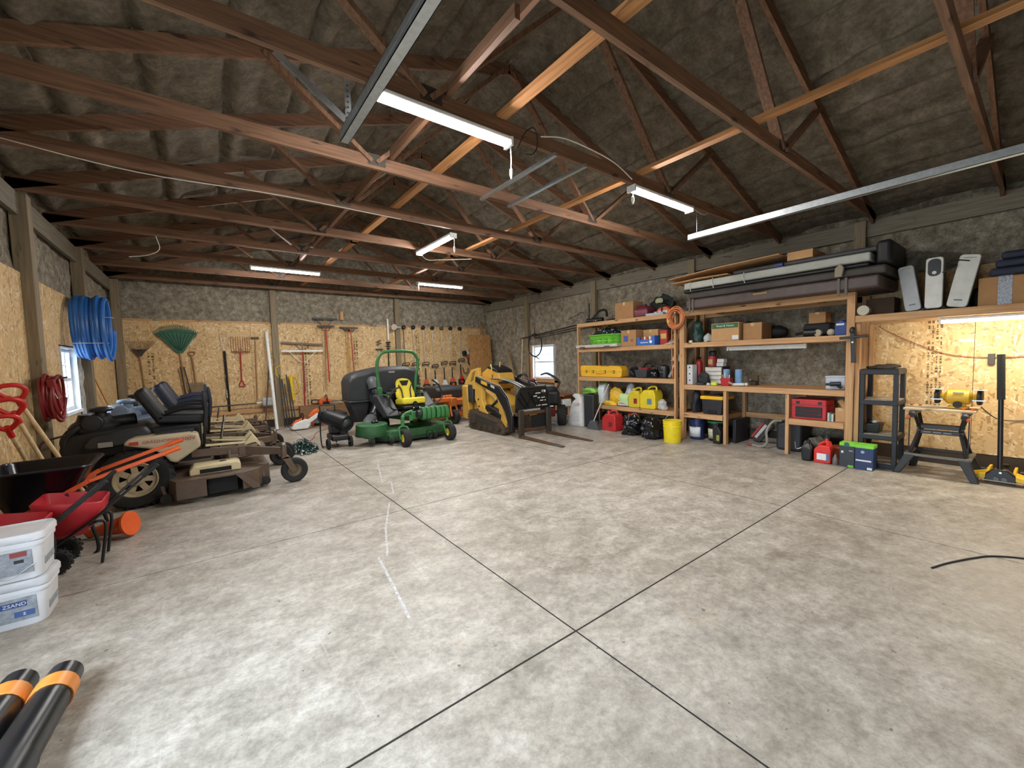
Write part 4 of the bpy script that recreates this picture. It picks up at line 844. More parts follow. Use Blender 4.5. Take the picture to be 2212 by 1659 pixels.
# coils on the left wall
def coil(c, ry, rz, turns, r, mat, spread, jit, seed, plane='yz'):
    rd = random.Random(seed); pts = []; n = 26; k = 0
    A = [1 + jit * rd.uniform(-1, 1) for _ in range(turns + 1)]; Bz = [rd.uniform(-1, 1) * jit * .5 for _ in range(turns + 1)]
    for i in range(turns * n + 1):
        a = 2 * pi * i / n; q = i / n; j = int(q); f = q - j; j2 = min(j + 1, turns)
        sc = A[j] * (1 - f) + A[j2] * f; dz = (Bz[j] * (1 - f) + Bz[j2] * f) * rz
        u, v = ry * sc * cos(a), rz * sc * sin(a) + dz; s = spread * (q / turns - .5) + jit * .03 * sin(a * 2.3)
        pts.append({'yz': (c[0] + s, c[1] + u, c[2] + v), 'xz': (c[0] + u, c[1] + s, c[2] + v), 'xy': (c[0] + u, c[1] + v, c[2] + s)}[plane])
    return MB().tube(pts, r, 8)
t = thing('hose_coil', 'big coil of blue hose hanging on the left wall above the window', 'hose', (-1.3, 8.55, 1.8), 'coils')
coil((-1.27, 8.50, 2.22), .36, .43, 10, .03, M('2a62a8', .35, 0, .15), .34, .1, 3).build('hose', M('2a66b0', .35, 0, .15), t)
for z, y in ((1.98, 8.2), (2.4, 8.80)): MB().tube(arc((-1.27, y, z), .19, 0, 2 * pi, 14, 'xy', .07), .005, 5).build('tie', M('c9b99a', .7), t)
MB().cyl((-1.5, 8.55, 2.60), (-1.08, 8.55, 2.62), .012, n=8).build('hook', STEEL, t)
t = thing('cable_coil', 'dark red jumper cable coil hanging on the left post', 'cable', (-1.36, 6.5, 1.0), 'coils')
coil((-1.33, 6.52, 1.25), .20, .22, 7, .014, REDP, .12, .26, 8).build('cable', M('7c1c24', .4, 0, .2), t)
MB().bar((-1.30, 6.34, 1.44), (-1.27, 6.42, 1.10), .06, .03).build('strap', M('8a2028', .5), t)
for k in range(2): MB().cyl((-1.30, 6.36 + k * .07, 1.36), (-1.27, 6.38 + k * .07, 1.24), .02, n=10).build('clamp', CHROME, t)
MB().cyl((-1.41, 6.60, 1.44), (-1.22, 6.58, 1.46), .01, n=8).build('hook', STEEL, t)
t.location.z += .07
cn = thing('traffic_cone', 'orange traffic cone lying on its side behind the small red wheelbarrow', 'cone', (-.78, 5.55, 0))
MB().lathe([(.10, 0), (.09, .02), (.035, .36), (.02, .37)], (-.66, 5.42, .13), (-.75, .4, -.18), 20).build('cone_body', ORR, cn)
MB().lathe([(.115, 0), (.115, .02)], (-.648, 5.412, .13), (-.75, .4, -.18), 22).build('cone_base', ORR, cn)
cn.location.y -= .14
# ================================================================ tools on the back wall
KW = 1.03
def W(x, z, d=0.03): return (x * KW, YB - .046 - d, 1.6 + (z - 1.6) * KW)
TIMB = wood('z', '8d6a44', 'b08c60', '6b4a2c'); REDH = M('a22a22', .45); GTOOL = M('4c4a46', .5, .5)
GW = 'tools hanging on the back wall'
def wt(name, label, x, z, cat='tool'): return thing(name, label, cat, W(x, z), GW)
def hang(t, x, z):
    for s in (-.02, .02): MB().tube([W(x + s, z, 0.0), W(x + s, z, .05), W(x + s, z + .02, .06)], .006, 6).build('hook', DKMET, t)
# broom rake, dark
t = wt('fan_rake', 'brown wire fan rake with wooden handle hanging by the corner', -1.1, 1.0)
MB().tube([W(-1.03, .95), W(-1.09, 1.88)], .014, 8).build('handle', TIMB, t)
MB().prism([W(-1.21, 2.02)[0::2], W(-.97, 2.02)[0::2], W(-1.09, 1.82)[0::2]], 'xz', YB - .085, YB - .06).build('head_plate', M('3a2a22', .6), t)
for k in range(17):
    f = k / 16 - .5; MB().tube(smooth_path([W(-1.09 + f * .22, 1.98), W(-1.07 + f * .42, 2.12), W(-1.05 + f * .5, 2.20)], 2), .003, 4).build('tine', M('4a372b', .6), t)
hang(t, -1.09, 1.98)
t = wt('leaf_rake', 'green plastic leaf rake with long handle hanging tines up', -.4, 1.1)
MB().tube([W(-.36, 1.0), W(-.42, 1.95)], .014, 8).build('handle', TIMB, t)
hd = MB().prism([W(-.80, 2.36)[0::2], W(-.72, 2.42)[0::2], W(-.46, 2.47)[0::2], W(-.18, 2.43)[0::2], W(-.10, 2.37)[0::2], W(-.36, 1.93)[0::2], W(-.46, 1.93)[0::2]], 'xz', YB - .10, YB - .075).build('head', M('2a5a45', .5, 0, .2, 30), t)
MB().tube([W(-.80, 2.36, .06), W(-.46, 2.40, .06), W(-.10, 2.37, .06)], .012, 6).build('cross_rib', M('2f6a50', .5), hd)
for k in range(25):
    f = k / 24 - .5; z = 2.56 - .6 * f * f
    MB().tube([W(-.455 + f * .62, z - .16), W(-.46 + f * .78, z)], .005, 4).build('tine', M('37684f', .5), t)
for k in range(9):
    f = k / 8 - .5; MB().tube([W(-.41 + f * .05, 1.98, .06), W(-.45 + f * .6, 2.36, .06)], .005, 4).build('rib', M('245040', .5), hd)
hang(t, -.42, 2.25)
for x0, x1, lab in ((-.34, -.26, 'dark wooden handle hanging beside the green leaf rake'), (-.40, -.36, 'slim dark handle hanging against the green leaf rake')):
    one('long_stick', lab, 'stick', MB().tube([W(x0 - .03, 1.62, .068), W(x1, .92, .068)], .014, 8), M('3a2c24', .6), group=GW)
t = wt('square_shovel', 'square blade shovel with wooden D-grip hanging upside down', -.2, 1.0)
MB().tube([W(-.21, 1.86), W(-.17, 1.25)], .016, 8).build('shaft', TIMB, t)
MB().tube(smooth_path([W(-.21, 1.86), W(-.26, 1.90), W(-.26, 1.95), W(-.16, 1.95), W(-.16, 1.90), W(-.21, 1.86)], 4), .014, 8).build('grip', wood('x', '8d5a34', 'ad7a4c', '6b4a2c'), t)
MB().prism([W(-.29, 1.25)[0::2], W(-.05, 1.25)[0::2], W(-.03, .98)[0::2], W(-.30, .98)[0::2]], 'xz', YB - .078, YB - .064).build('blade', M('7d6a52', .7, .2, .25), t)
t = wt('tool_bag', 'long narrow black tool sleeve with white tags hanging on the wall', .41, .6)
MB().tube(smooth_path([W(.39, 1.95), W(.40, 1.9), W(.41, 1.3), W(.42, .7), W(.42, .64)], 4), [.02, .03] + [.045] * 13 + [.04, .03], 8, flat=.6).build('sleeve', M('15161c', .5), t)
for z in (1.72, 1.35, 1.0, .86): B(W(.40, 0)[0] - .018, W(.40, 0)[0] + .018, YB - .108, YB - .1, W(0, z)[2], W(0, z)[2] + (.16 if z == .86 else .05)).build('tag', M('c5c8cc', .5), t)
MB().tube([W(.42, .66), W(.42, .52)], .022, 8).build('end_tip', BLACK, t)
MB().tube(smooth_path([W(.38, 1.95), W(.34, 2.1), W(.34, 2.36), W(.46, 2.36), W(.46, 2.1), W(.42, 1.95)], 3), .004, 5).build('wire_hanger', STEEL, t)
t = wt('manure_fork', 'many-tined fork with red shaft and triangular red grip', .7, 1.1)
for k in range(9):
    x = .54 + .37 * k / 8; MB().tube(smooth_path([W(.60 + .25 * k / 8, 1.90), W(x, 1.98), W(x, 2.31)], 3), .006, 5).build('tine', M('9a5a38', .5), t)
MB().tube([W(.54, 1.95), W(.91, 1.95)], .008, 6).build('cross_bar', M('9a3a28', .5), t)
MB().tube([W(.71, 1.93), W(.70, 1.28)], .015, 8).build('shaft', REDH, t)
MB().tube(smooth_path([W(.70, 1.28), W(.66, 1.18), W(.65, 1.12), W(.76, 1.12), W(.74, 1.18), W(.70, 1.28)], 3), .013, 8).build('grip', REDH, t)
hang(t, .72, 1.99)
t = wt('pick_tool', 'hammer-headed tool with long wooden handle beside the fork', 1.0, .7)
MB().tube([W(1.03, 2.26), W(1.0, .75)], .017, 8).build('handle', TIMB, t)
MB().bar(W(.95, 2.28), W(1.11, 2.28), .05, .05).build('head', GTOOL, t, bevel=0.01)
one('wood_stick', 'thin wooden stick leaning on the wall beside the white pipe', 'stick', MB().tube([W(1.07, 2.0), W(1.22, .85)], .008, 6), ASH, group=GW)
one('iron_bar', 'dark digging bar leaning on the wall behind the white pipe', 'bar', MB().tube([W(1.28, 1.6, .10), W(1.06, .02, .60)], .014, 8), M('43302a', .6), group=GW)
one('pipe', 'tall white plastic pipe leaning on the back post', 'pipe', MB().tube([(1.30, 12.02, 2.45), (1.34, 11.45, 0.02)], .037, 14), M('d9dbd8', .4))
t = wt('post_driver', 'yellow post driver with loop handles hanging on the wall', 1.76, .7)
MB().cyl(W(1.74, 1.31, .06), W(1.77, .69, .06), .052, n=16).build('barrel', M('d8b41e', .45), t)
for s, pts in ((0, [W(1.70, 1.30, .06), W(1.62, 1.29, .06), W(1.59, .96, .06), W(1.66, .88, .06), W(1.74, .88, .06)]), (1, [W(1.78, 1.30, .06), W(1.86, 1.29, .06), W(1.94, .98, .06), W(1.86, .89, .06), W(1.78, .87, .06)])): MB().tube(pts, .011, 8).build('handle', M('d8b41e', .45), t)
t = wt('steel_bracket', 'bent yellow steel bracket hung on the back post', 1.47, 1.3)
MB().tube([W(1.55, 1.60, .13), W(1.42, 1.53, .13), W(1.42, 1.36, .13), W(1.48, 1.27, .13), W(1.60, 1.27, .13)], .012, 8).build('handle', M('d8c02e', .45), t)
MB().cyl(W(1.5, 1.58, .06), W(1.5, 1.58, .14), .008, n=6).build('hook', STEEL, t)
def wide_rake(name, label, x0, x1, z, zb, mat, pole, pmat, teeth=0, br=.18, dd=0):
    t = wt(name, label, (x0 + x1) / 2, zb); xm = (x0 + x1) / 2
    MB().bar(W(x0, z, .07 + dd), W(x1, z - (.06 if teeth < 0 else 0), .07 + dd), .03, .045).build('head_bar', mat, t)
    MB().tube([W(xm - br * 1.1, z - .02, .07 + dd), W(xm - .06, z - br, .07 + dd), W(xm + .06, z - br, .07 + dd), W(xm + br * 1.1, z - .02, .07 + dd)], .009, 6).build('bracket', mat, t)
    MB().tube([W(xm, z, .07 + dd), W(xm + pole, zb, .075 + dd)], .017, 8).build('pole', pmat, t)
    for k in range(max(0, teeth)): MB().tube([W(x0 + (x1 - x0) * (k + .5) / teeth, z, .07 + dd), W(x0 + (x1 - x0) * (k + .5) / teeth, z, .13 + dd)], .004, 4).build('tooth', mat, t)
    return t
wide_rake('lute_rake', 'grey wide lute rake with brown braces hanging above the white one', 1.58, 2.53, 2.17, .9, M('6a5a52', .5, .4), .02, M('7d6a5c', .6), -1)
wide_rake('lute_rake', 'white wide lute rake on a red pole', 1.57, 2.53, 1.95, .36, WHITE, -.03, M('9a2424', .45), 0, .28, .06)
wide_rake('landscape_rake', 'dark wide landscape rake hung highest, wooden pole', 2.32, 2.94, 2.80, .9, GTOOL, -.06, TIMB, 20, .2)
wide_rake('garden_rake', 'garden rake with a red and black handle under the landscape rake', 2.42, 2.85, 2.60, 1.11, GTOOL, .02, M('b03428', .45), 14, .12, .06)
wide_rake('garden_rake', 'garden rake with yellow handle beside the stamped panel', 2.99, 3.40, 2.58, 1.33, GTOOL, .01, M('d8972a', .45), 14, .1)
wide_rake('garden_rake', 'garden rake with brick red handle beside a yellow one', 3.05, 3.45, 2.56, 1.36, GTOOL, .04, M('a8432a', .45), 12, .1, .13); hang(bpy.data.objects['garden_rake.002'], 3.25, 2.5); MB().cyl(W(3.25, 2.5, 0), W(3.25, 2.5, .19), .008, n=6).build('hook', DKMET, bpy.data.objects['garden_rake.002'])
one('wood_block', 'short wooden block fixed high on the back wall', 'block', B(W(3.04, 0)[0], W(3.12, 0)[0], YB - .09, YB + .02, 2.82, 3.06), LUM['z'])
# hedge trimmers and pole saw
t = wt('hedge_trimmer', 'short pole hedge trimmer with black guard hanging left of the pole saw', 4.07, 1.5)
MB().tube([W(4.06, 2.2), W(4.06, 1.3)], .013, 8).build('shaft', M('b8b4ac', .4, .4), t)
MB().bar(W(3.97, 1.98, .06), W(4.17, 1.98, .06), .06, .03).build('guard', BLACK, t)
for k in range(4): MB().obox(W(4.06 + (.03 if k % 2 else -.02), 2.12 + k * .035, .05), (.07, .03, .03)).build('blade_tooth', GTOOL, t)
t = wt('pole_saw', 'tall pole saw with a long pale cutting bar pointing up', 4.34, 1.4)
MB().bar(W(4.35, 2.25, .05), W(4.35, 2.86, .05), .05, .012, (0, 1, 0)).build('cutting_bar', M('d8d6ce', .4), t)
for k in range(4): MB().obox(W(4.34, 2.0 + k * .06, .05), (.13 if k % 2 else .08, .05, .035)).build('gear_case', DKMET, t)
MB().tube([W(4.34, 2.0, .04), W(4.33, 1.4, .04)], .017, 8).build('shaft', DKMET, t)
# string trimmers
TRX = [(4.83, 4.83, .92, 'M'), (5.13, 5.14, .83, 'O'), (5.45, 5.49, .81, 'O'), (5.76, 5.81, .80, 'W'), (6.08, 6.13, .77, 'W'), (6.40, 6.42, .83, 'O'), (6.74, 6.74, .90, 'R')]
LBL = ['string trimmer with black loop handle hanging beside the back post', 'string trimmer half hidden behind the roll bar', 'orange engine string trimmer hanging third along the row', 'white engine string trimmer hanging fourth along the row', 'pale grey engine string trimmer with a bare cup head', 'orange engine string trimmer hanging sixth along the row', 'red engine string trimmer at the far end of the row']
for (xa, xb, z, kd), lb in zip(TRX, LBL):
    t = wt('string_trimmer', lb, (xa + xb) / 2, z); t['group'] = 'string trimmers on the back wall'
    MB().tube([W(xa, 2.58, .05), W(xb, z + .2, .06)], .013, 8).build('shaft', M('a9a49a', .35, .6) if kd != 'M' else M('6a655c', .4, .5), t)
    MB().lathe([(.03, -.06), (.055, -.05), (.065, 0), (.05, .045), (.02, .06)], W(xa, 2.63, .07), (0, -1, .3), 16).build('cutting_head', BLACK if kd != 'W' or xa < 6 else M('4b4741', .5), t)
    xm = xa + (xb - xa) * .62; zm = 1.50 + (.08 if kd == 'R' else 0) - (.08 if kd == 'W' and xa < 6 else 0)
    MB().tube(smooth_path([W(xm - .10, zm - .02, .09), W(xm - .09, zm + .05, .13), W(xm + .09, zm + .06, .13), W(xm + .11, zm, .09), W(xm, zm, .06)], 4), .014, 7, True).build('loop_handle', BLACK, t)
    MB().tube([W(xb - .005, zm - .12, .06), W(xb, z + .22, .06)], .02, 8).build('throttle_grip', BLACK, t)
    em = {'O': M('c9502a', .4), 'W': M('d5d6d6', .4), 'M': M('c9502a', .4), 'R': M('b5382c', .4)}[kd]
    MB().loft([[W(xb + a * .035, z + .22, .08 + b * .03) for a, b in ((-1, -1), (1, -1), (1, 1), (-1, 1))], [W(xb + a * .08, z + .08, .09 + b * .05) for a, b in ((-1, -1), (1, -1), (1, 1), (-1, 1))]]).build('clutch_cover', em, t, bevel=0.01)
    e = MB().obox(W(xb, z + .0, .09), (.22, .13, .17)).build('engine', BLACK if kd != 'W' or xa < 6 else M('c5c7c8', .4), t, bevel=0.04, seg=3)
    MB().cyl(W(xb - .02, z, .15), W(xb - .02, z, .172), .05, n=14).build('starter_cover', em if kd != 'W' else WHITE, e)
t = wt('spot_lamp', 'round white spot lamp clamped on the back post', 4.52, 2.55, 'lamp')
MB().lathe([(.03, 0), (.05, .06), (.09, .13), (.092, .15)], W(4.58, 2.61, .2), (-.8, -.4, 0), 18).build('bulb', M('d6d3cb', .3), t)
MB().cyl(W(4.58, 2.61, .2), W(4.72, 2.62, .1), .03, n=10).build('socket', M('c5c0b6', .4), t)
for xx, lab in ((6.95, 'black edger motor hanging by its handle, white cover band'), (7.25, 'black edger motor hanging beside the loose particle board sheet')):
    t = wt('hand_edger', lab, xx, 1.45)
    MB().cyl(W(xx - .14, 1.82, .12), W(xx + .12, 1.86, .12), .085, n=16).build('engine', BLACK, t, bevel=0.015)
    MB().cyl(W(xx - .04, 1.835, .12), W(xx + .04, 1.845, .12), .089, n=16).build('cover_band', M('c9cac8', .4), t)
    MB().bar(W(xx + .04, 1.76, .1), W(xx + .06, 1.68, .1), .1, .06).build('clutch', M('a84a34', .5), t); MB().tube(smooth_path([W(xx + .06, 1.68, .08), W(xx + .08, 1.5, .08), W(xx + .13, 1.46, .08)], 3), .02, 7).build('handle', BLACK, t)
one('wall_hook', 'empty black loop hook on the wall below the edger motors', 'hook', MB().tube(smooth_path([W(6.85, 1.34, .0), W(6.83, 1.3, .08), W(6.86, 1.18, .08), W(6.98, 1.2, .08), W(7.0, 1.33, .08)], 3), .012, 6), BLACK)
one('osb_sheet', 'dark loose particle board sheet leaning in the back corner', 'board', MB().obox((7.38, 11.45, 1.22), (.86, .02, 2.42), 0, 0, radians(-6)), OSB_D)
for k, (x0, x1, lab) in enumerate(((7.74, 7.72, 'slim pale stick standing in the back corner'), (7.83, 7.80, 'tan lath standing in the back corner beside a slim stick'), (7.93, 7.93, 'thick brown board standing in the back corner'))):
    one('corner_stick', lab, 'stick', MB().bar((x0, 11.95, 0), (x1, 12.02, 3.0 - .2 * k), .03 + .02 * k, .02), wood('z', '8a7050', 'a98c64', '5d4a34'))
# stamped print on the panels: rows of unreadable ink marks
INK = M('6a5434', .8)
def stamp(parent, side, a, z0, z1, wd, seed):
    rd = random.Random(seed); z = z0; b = MB()
    while z < z1:
        h = rd.choice((.012, .02, .03, .05))
        for k in range(2):
            if rd.random() < .8:
                o = a + (k - .5) * wd * .55; w2 = wd * rd.uniform(.06, .2)
                if side == 'y': b.box(o - w2, o + w2, YB - .0452, YB - .0445, z, z + h)
                else: b.box(XR - .0452, XR - .0445, o - w2, o + w2, z, z + h)
        z += h + rd.choice((.008, .012, .03))
    return b.build('stamp_print', INK, parent, kind='stuff')
for k, (x, z0, z1) in enumerate(((-.92, .7, 1.95), (2.17, .5, 2.3), (3.42, 1.55, 2.35), (5.28, .8, 2.4), (6.55, 1.3, 2.2))): stamp(wb, 'y', x * KW, z0, z1, .13, k)
for k, (y, z0, z1) in enumerate(((1.02, .75, 2.0), (0.94, .8, 1.95))): stamp(wr, 'x', y, z0, z1, .07, k + 20)
# ---- floor things along the back wall
t = thing('cutoff_saw', 'orange and white cut-off saw with a round blade on the floor', 'saw', (1.88, 11.1, 0), 'power saws by the back wall')
MB().prism([(1.58, .06), (1.62, .02), (1.95, .02), (2.02, .12), (1.98, .24), (1.86, .26), (1.66, .18)], 'xz', 10.98, 11.2).build('body', M('d9dad8', .4), t, bevel=0.025, seg=3)
MB().prism([(1.60, .14), (1.70, .24), (1.90, .30), (1.90, .26), (1.72, .19), (1.64, .12)], 'xz', 11.02, 11.16).build('rear_handle', M('d8632c', .4), t, bevel=0.012)
MB().bar((1.98, 11.09, .18), (2.22, 11.09, .34), .05, .1).build('blade_arm', M('d9dad8', .4), t, bevel=0.01)
MB().lathe([(.15, -.004), (.15, .004)], (2.20, 11.14, .26), 'y', 28).build('blade', M('8f8f8c', .4, .7), t)
MB().prism([(1.98, .30), (2.06, .42), (2.2, .50), (2.26, .42), (2.1, .30)], 'xz', 11.08, 11.2).build('blade_guard', M('d8632c', .4), t, bevel=0.015)
MB().tube(smooth_path([(1.84, 11.0, .24), (1.86, 10.98, .38), (1.86, 11.2, .38), (1.84, 11.2, .24)], 5), .014, 8).build('front_handle', BLACK, t)
def chainsaw(label, x, y, z, s=1, rz=0):
    t = thing('chainsaw', label, 'saw', (x, y, z), 'power saws by the back wall')
    MB().prism([(x - .14 * s, z), (x + .16 * s, z), (x + .17 * s, z + .10), (x + .08 * s, z + .17), (x - .08 * s, z + .15), (x - .15 * s, z + .08)], 'xz', y - .09, y + .09).build('body', M('cf5626', .4), t, bevel=0.02, seg=3)
    MB().prism([(x - .05 * s, z + .01), (x + .12 * s, z + .01), (x + .12 * s, z + .08), (x - .05 * s, z + .08)], 'xz', y - .105, y - .085).build('sprocket_cover', BLACK, t, bevel=0.01)
    MB().tube(smooth_path([(x - .12 * s, y, z + .12), (x - .28 * s, y, z + .13), (x - .3 * s, y, z + .04), (x - .14 * s, y, z + .03)], 5), .018, 8).build('rear_handle', BLACK, t)
    MB().tube(smooth_path([(x + .06 * s, y - .1, z + .06), (x + .06 * s, y - .1, z + .22), (x + .06 * s, y + .1, z + .22), (x + .06 * s, y + .1, z + .06)], 4), .014, 8).build('front_handle', BLACK, t)
    MB().prism([(x + .14 * s, z + .03), (x + .42 * s, z + .04), (x + .44 * s, z + .065), (x + .42 * s, z + .09), (x + .14 * s, z + .10)], 'xz', y - .006, y + .006).build('guide_bar', M('b9bab8', .3, .8), t)
    return t
one('floor_board', 'low timber plank standing against the back wall under the saws', 'board', B(1.95, 3.4, YB - .30, YB - .10, .0, .50), wood('x', '6d4f34', '8f6c48', '4a3422'))
chainsaw('orange and black chainsaw lying on the plank by the back wall', 2.56, 12.0, .502, 1)
chainsaw('orange chainsaw on the floor behind the cut-off saw', 2.30, 11.55, .0, -1)
t = thing('hand_blower', 'grey edger with long black shaft lying along the rail behind the mowers', 'tool', (.9, 11.7, .55), GW)
MB().tube([(-.3, 12.03, .64), (1.0, 12.03, .66)], .015, 8).build('shaft', BLACK, t); MB().obox((1.24, 12.02, .68), (.26, .2, .22)).build('engine', M('b7babd', .4), t, bevel=0.05, seg=3)
MB().tube([(1.0, 12.03, .66), (1.16, 12.02, .67)], .028, 10).build('clutch', M('d5d6d4', .4), t)
for k in range(5):
    one('dark_rod', 'thin dark metal rod standing in the bundle by the back post', 'rod', MB().tube([(1.52 + k * .05, 11.95 - .02 * k, 1.35 - .12 * (k % 3)), (1.56 + k * .06, 11.75 - .03 * k, 0.01)], .014 + .004 * (k % 2), 7), M('26282c', .5), group='dark rods by the back post')
one('rubber_mat', 'low black rubber strip lying against the back wall base', 'mat', B(2.7, 3.6, 11.3, 11.86, 0, .10), RUB, bevel=.02)
# string light pile
t = thing('string_lights', 'tangled heap of green string lights on the floor', 'lights', (1.42, 8.35, 0))
rd = random.Random(5); pts = []
for k in range(260):
    a = rd.uniform(0, 2 * pi); r = rd.random() ** .6; h = (1 - r) * .26 * rd.random() + .012
    pts.append((1.38 + cos(a) * r * .27, 8.4 + sin(a) * r * .55, h))
MB().tube(smooth_path(pts, 3), .0055, 5).build('wire', M('183a34', .5, 0, .2), t, kind='stuff')
bl = MB()
for k in range(120):
    p = pts[k * 2]; bl.obox((p[0], p[1], p[2] + .015), (.012, .012, .028), rd.random() * 3, rd.random() * 3)
bl.build('bulbs', M('b9c6c4', .2), t, kind='stuff')
cable('thin orange cord lying across the floor by the back wall', [(1.5, 8.9, .006), (1.8, 9.6, .006), (2.0, 10.3, .006), (2.5, 10.9, .006)], .006, M('a85a3a', .6))
# torpedo heater
t = thing('torpedo_heater', 'black torpedo heater on two wheels by the back floor', 'heater', (2.0, 8.2, 0))
MB().cyl((1.82, 8.62, .58), (2.10, 8.05, .46), .15, n=28).build('barrel', M('202226', .4), t, bevel=0.01)
MB().lathe([(.155, 0), (.155, .02), (.13, .022), (.12, -.06), (.05, -.1), (.001, -.1)], (2.10, 8.05, .46), (.28, -.57, -.12), 28, False).build('nozzle', M('2f3236', .35, .5), t)
MB().lathe([(.10, 0), (.07, .03), (.001, .05)], (2.095, 8.06, .462), (.28, -.57, -.12), 20, False).build('burner_cone', M('4a4d52', .35, .6), t)
B(1.82, 2.14, 8.05, 8.5, .14, .26).build('fuel_tank', BLACK, t, bevel=0.04, seg=3)
B(1.86, 2.02, 8.2, 8.5, .26, .42).build('body', BLACK, t, bevel=0.02)
for x in (1.77, 2.17): wheel(t, (x, 8.12, .1), .1, .055, .05, M('1a1a1a', .6), 'x', -1 if x < 1.9 else 1)
MB().cyl((1.77, 8.12, .1), (2.17, 8.12, .1), .01, n=8).build('axle', STEEL, t)
for x in (1.72, 1.99): MB().tube(smooth_path([(x, 8.3, .02), (x, 8.45, .05), (x, 8.5, .3), (x, 8.45, .74), (x, 8.5, .80)], 4), .012, 8).build('handle_tube', BLACK, t)
MB().tube([(1.72, 8.5, .80), (1.99, 8.5, .80)], .012, 8).build('handle_bar', BLACK, t)
text('W', .1, (1.80, 8.42, .69), (-.3, -.6, -.1), (.5, -.2, .8), WHITE, t)
one('storage_tote', 'black plastic tote beside the grass collector', 'tote', B(2.2, 2.42, 9.2, 9.9, .0, .55), M('14161c', .6), bevel=.02)

t = thing('wall_outlet', 'small outlet plate on the left wall under the window', 'outlet', (-1.5, 8.1, .78)); B(-1.506, -1.495, 8.06, 8.14, .74, .86).build('plate', WHITE, t, bevel=0.004); B(-1.496, -1.49, 8.085, 8.115, .81, .84).build('socket', BLACK, t)
cable('thin orange cord hanging by the left back corner', [(-1.48, 9.5, 1.55), (-1.46, 10.0, 1.2), (-1.46, 10.5, .95), (-1.44, 11.0, .8), (-1.44, 11.6, .5)], .008, M('c07a44', .6))
# ================================================================ timber shelving along the right wall
XF, XBK = 7.18, 7.97
def shelf_deck(t, y0, y1, z, xb=XBK, n=6, face=.09):
    """front and back rails plus deck boards; z is the top surface"""
    B(XF - .02, XF + .02, y0, y1, z - face, z - .002).build('front_rail', LUM['y'], t, bevel=0.004)
    B(xb - .04, xb, y0, y1, z - face, z - .016).build('back_rail', LUM['y'], t)
    for s in (y0 + .02, y1 - .06): B(XF + .02, xb - .04, s, s + .04, z - face, z - .016).build('side_rail', LUM['x'], t)
    wd = (xb - XF - .02) / n
    for k in range(n): B(XF + .02 + k * wd + .003, XF + .02 + (k + 1) * wd - .003, y0, y1, z - .0175, z - .0015).build('deck_board', LUM['y'], t)
t = thing('timber_shelf', 'four tier timber shelf unit beside the window wall', 'shelf', (7.5, 5.6, 0), 'timber shelving')
for y in (6.86, 4.34):
    for x in (XF + .025, XBK - .025): B(x - .045, x + .045, y - .02, y + .02, 0, 2.39).build('post', LUM['z'], t, bevel=0.004)
for z in (2.39, 1.80, 1.13, .50): shelf_deck(t, 4.36, 6.84, z)
t = thing('workbench', 'timber workbench with upper shelf and two lower shelves', 'workbench', (7.5, 3, 0), 'timber shelving')
for y, zt in ((4.20, 2.389), (1.70, 2.389)):
    for x in (XF + .025, XBK - .025): B(x - .045, x + .045, y - .045, y + .045, 0, zt).build('post', LUM['z'], t, bevel=0.004)
for y in (3.41, 2.46):
    for x in (XF + .04, XBK - .025): B(x - .045, x + .045, y - .025, y + .025, 0, .945).build('post', LUM['z'], t, bevel=0.004)
shelf_deck(t, 1.74, 4.155, 1.81); shelf_deck(t, 1.745, 4.155, 1.03)
shelf_deck(t, 3.44, 4.155, .505); shelf_deck(t, 1.75, 2.43, .565)
B(XBK - .04, XBK, 2.49, 3.38, .42, .51).build('back_rail', LUM['y'], t)
B(XF - .02, XF + .02, 1.74, 4.2, 2.30, 2.39).build('header', LUM['y'], t); B(XBK - .04, XBK, 1.74, 4.2, 2.30, 2.39).build('header', LUM['y'], t)
for y in (2.2, 3.0, 3.8): B(XF + .02, XBK - .04, y, y + .09, 2.352, 2.39).build('cross_board', LUM['x'], t)
t = thing('timber_shelf', 'high timber shelf with a light under it above the particle board wall', 'shelf', (7.5, .5, 2.06), 'timber shelving')
B(XF - .02, XF + .02, -.6, 1.652, 1.965, 2.06).build('front_rail', LUM['y'], t, bevel=0.004); B(XBK - .03, XBK + .03, -.6, 1.652, 1.965, 2.045).build('back_rail', LUM['y'], t)
for k in range(6): B(XF + .02 + k * .125, XF + .14 + k * .125, -.6, 1.652, 2.043, 2.0585).build('deck_board', wood('y', '5c6168', '7d828a', '4a4d52'), t)
for x in (XF + .05, XBK - .05): B(x - .03, x + .03, 1.60, 1.65, 0.0, 1.96).build('post', LUM['z'], t)
B(XF, XBK, -.58, -.52, 0, 1.965).build('end_panel', LUM['z'], t)
shoplight((7.27, .25, 1.89), 'y', 'glowing shop light fixed under the high timber shelf', None, LED_W, True, 1.2, .1)
shoplight((7.32, 2.85, 1.64), 'y', 'switched off slim light strip under the workbench upper shelf', None, None, False, 1.15, .05)
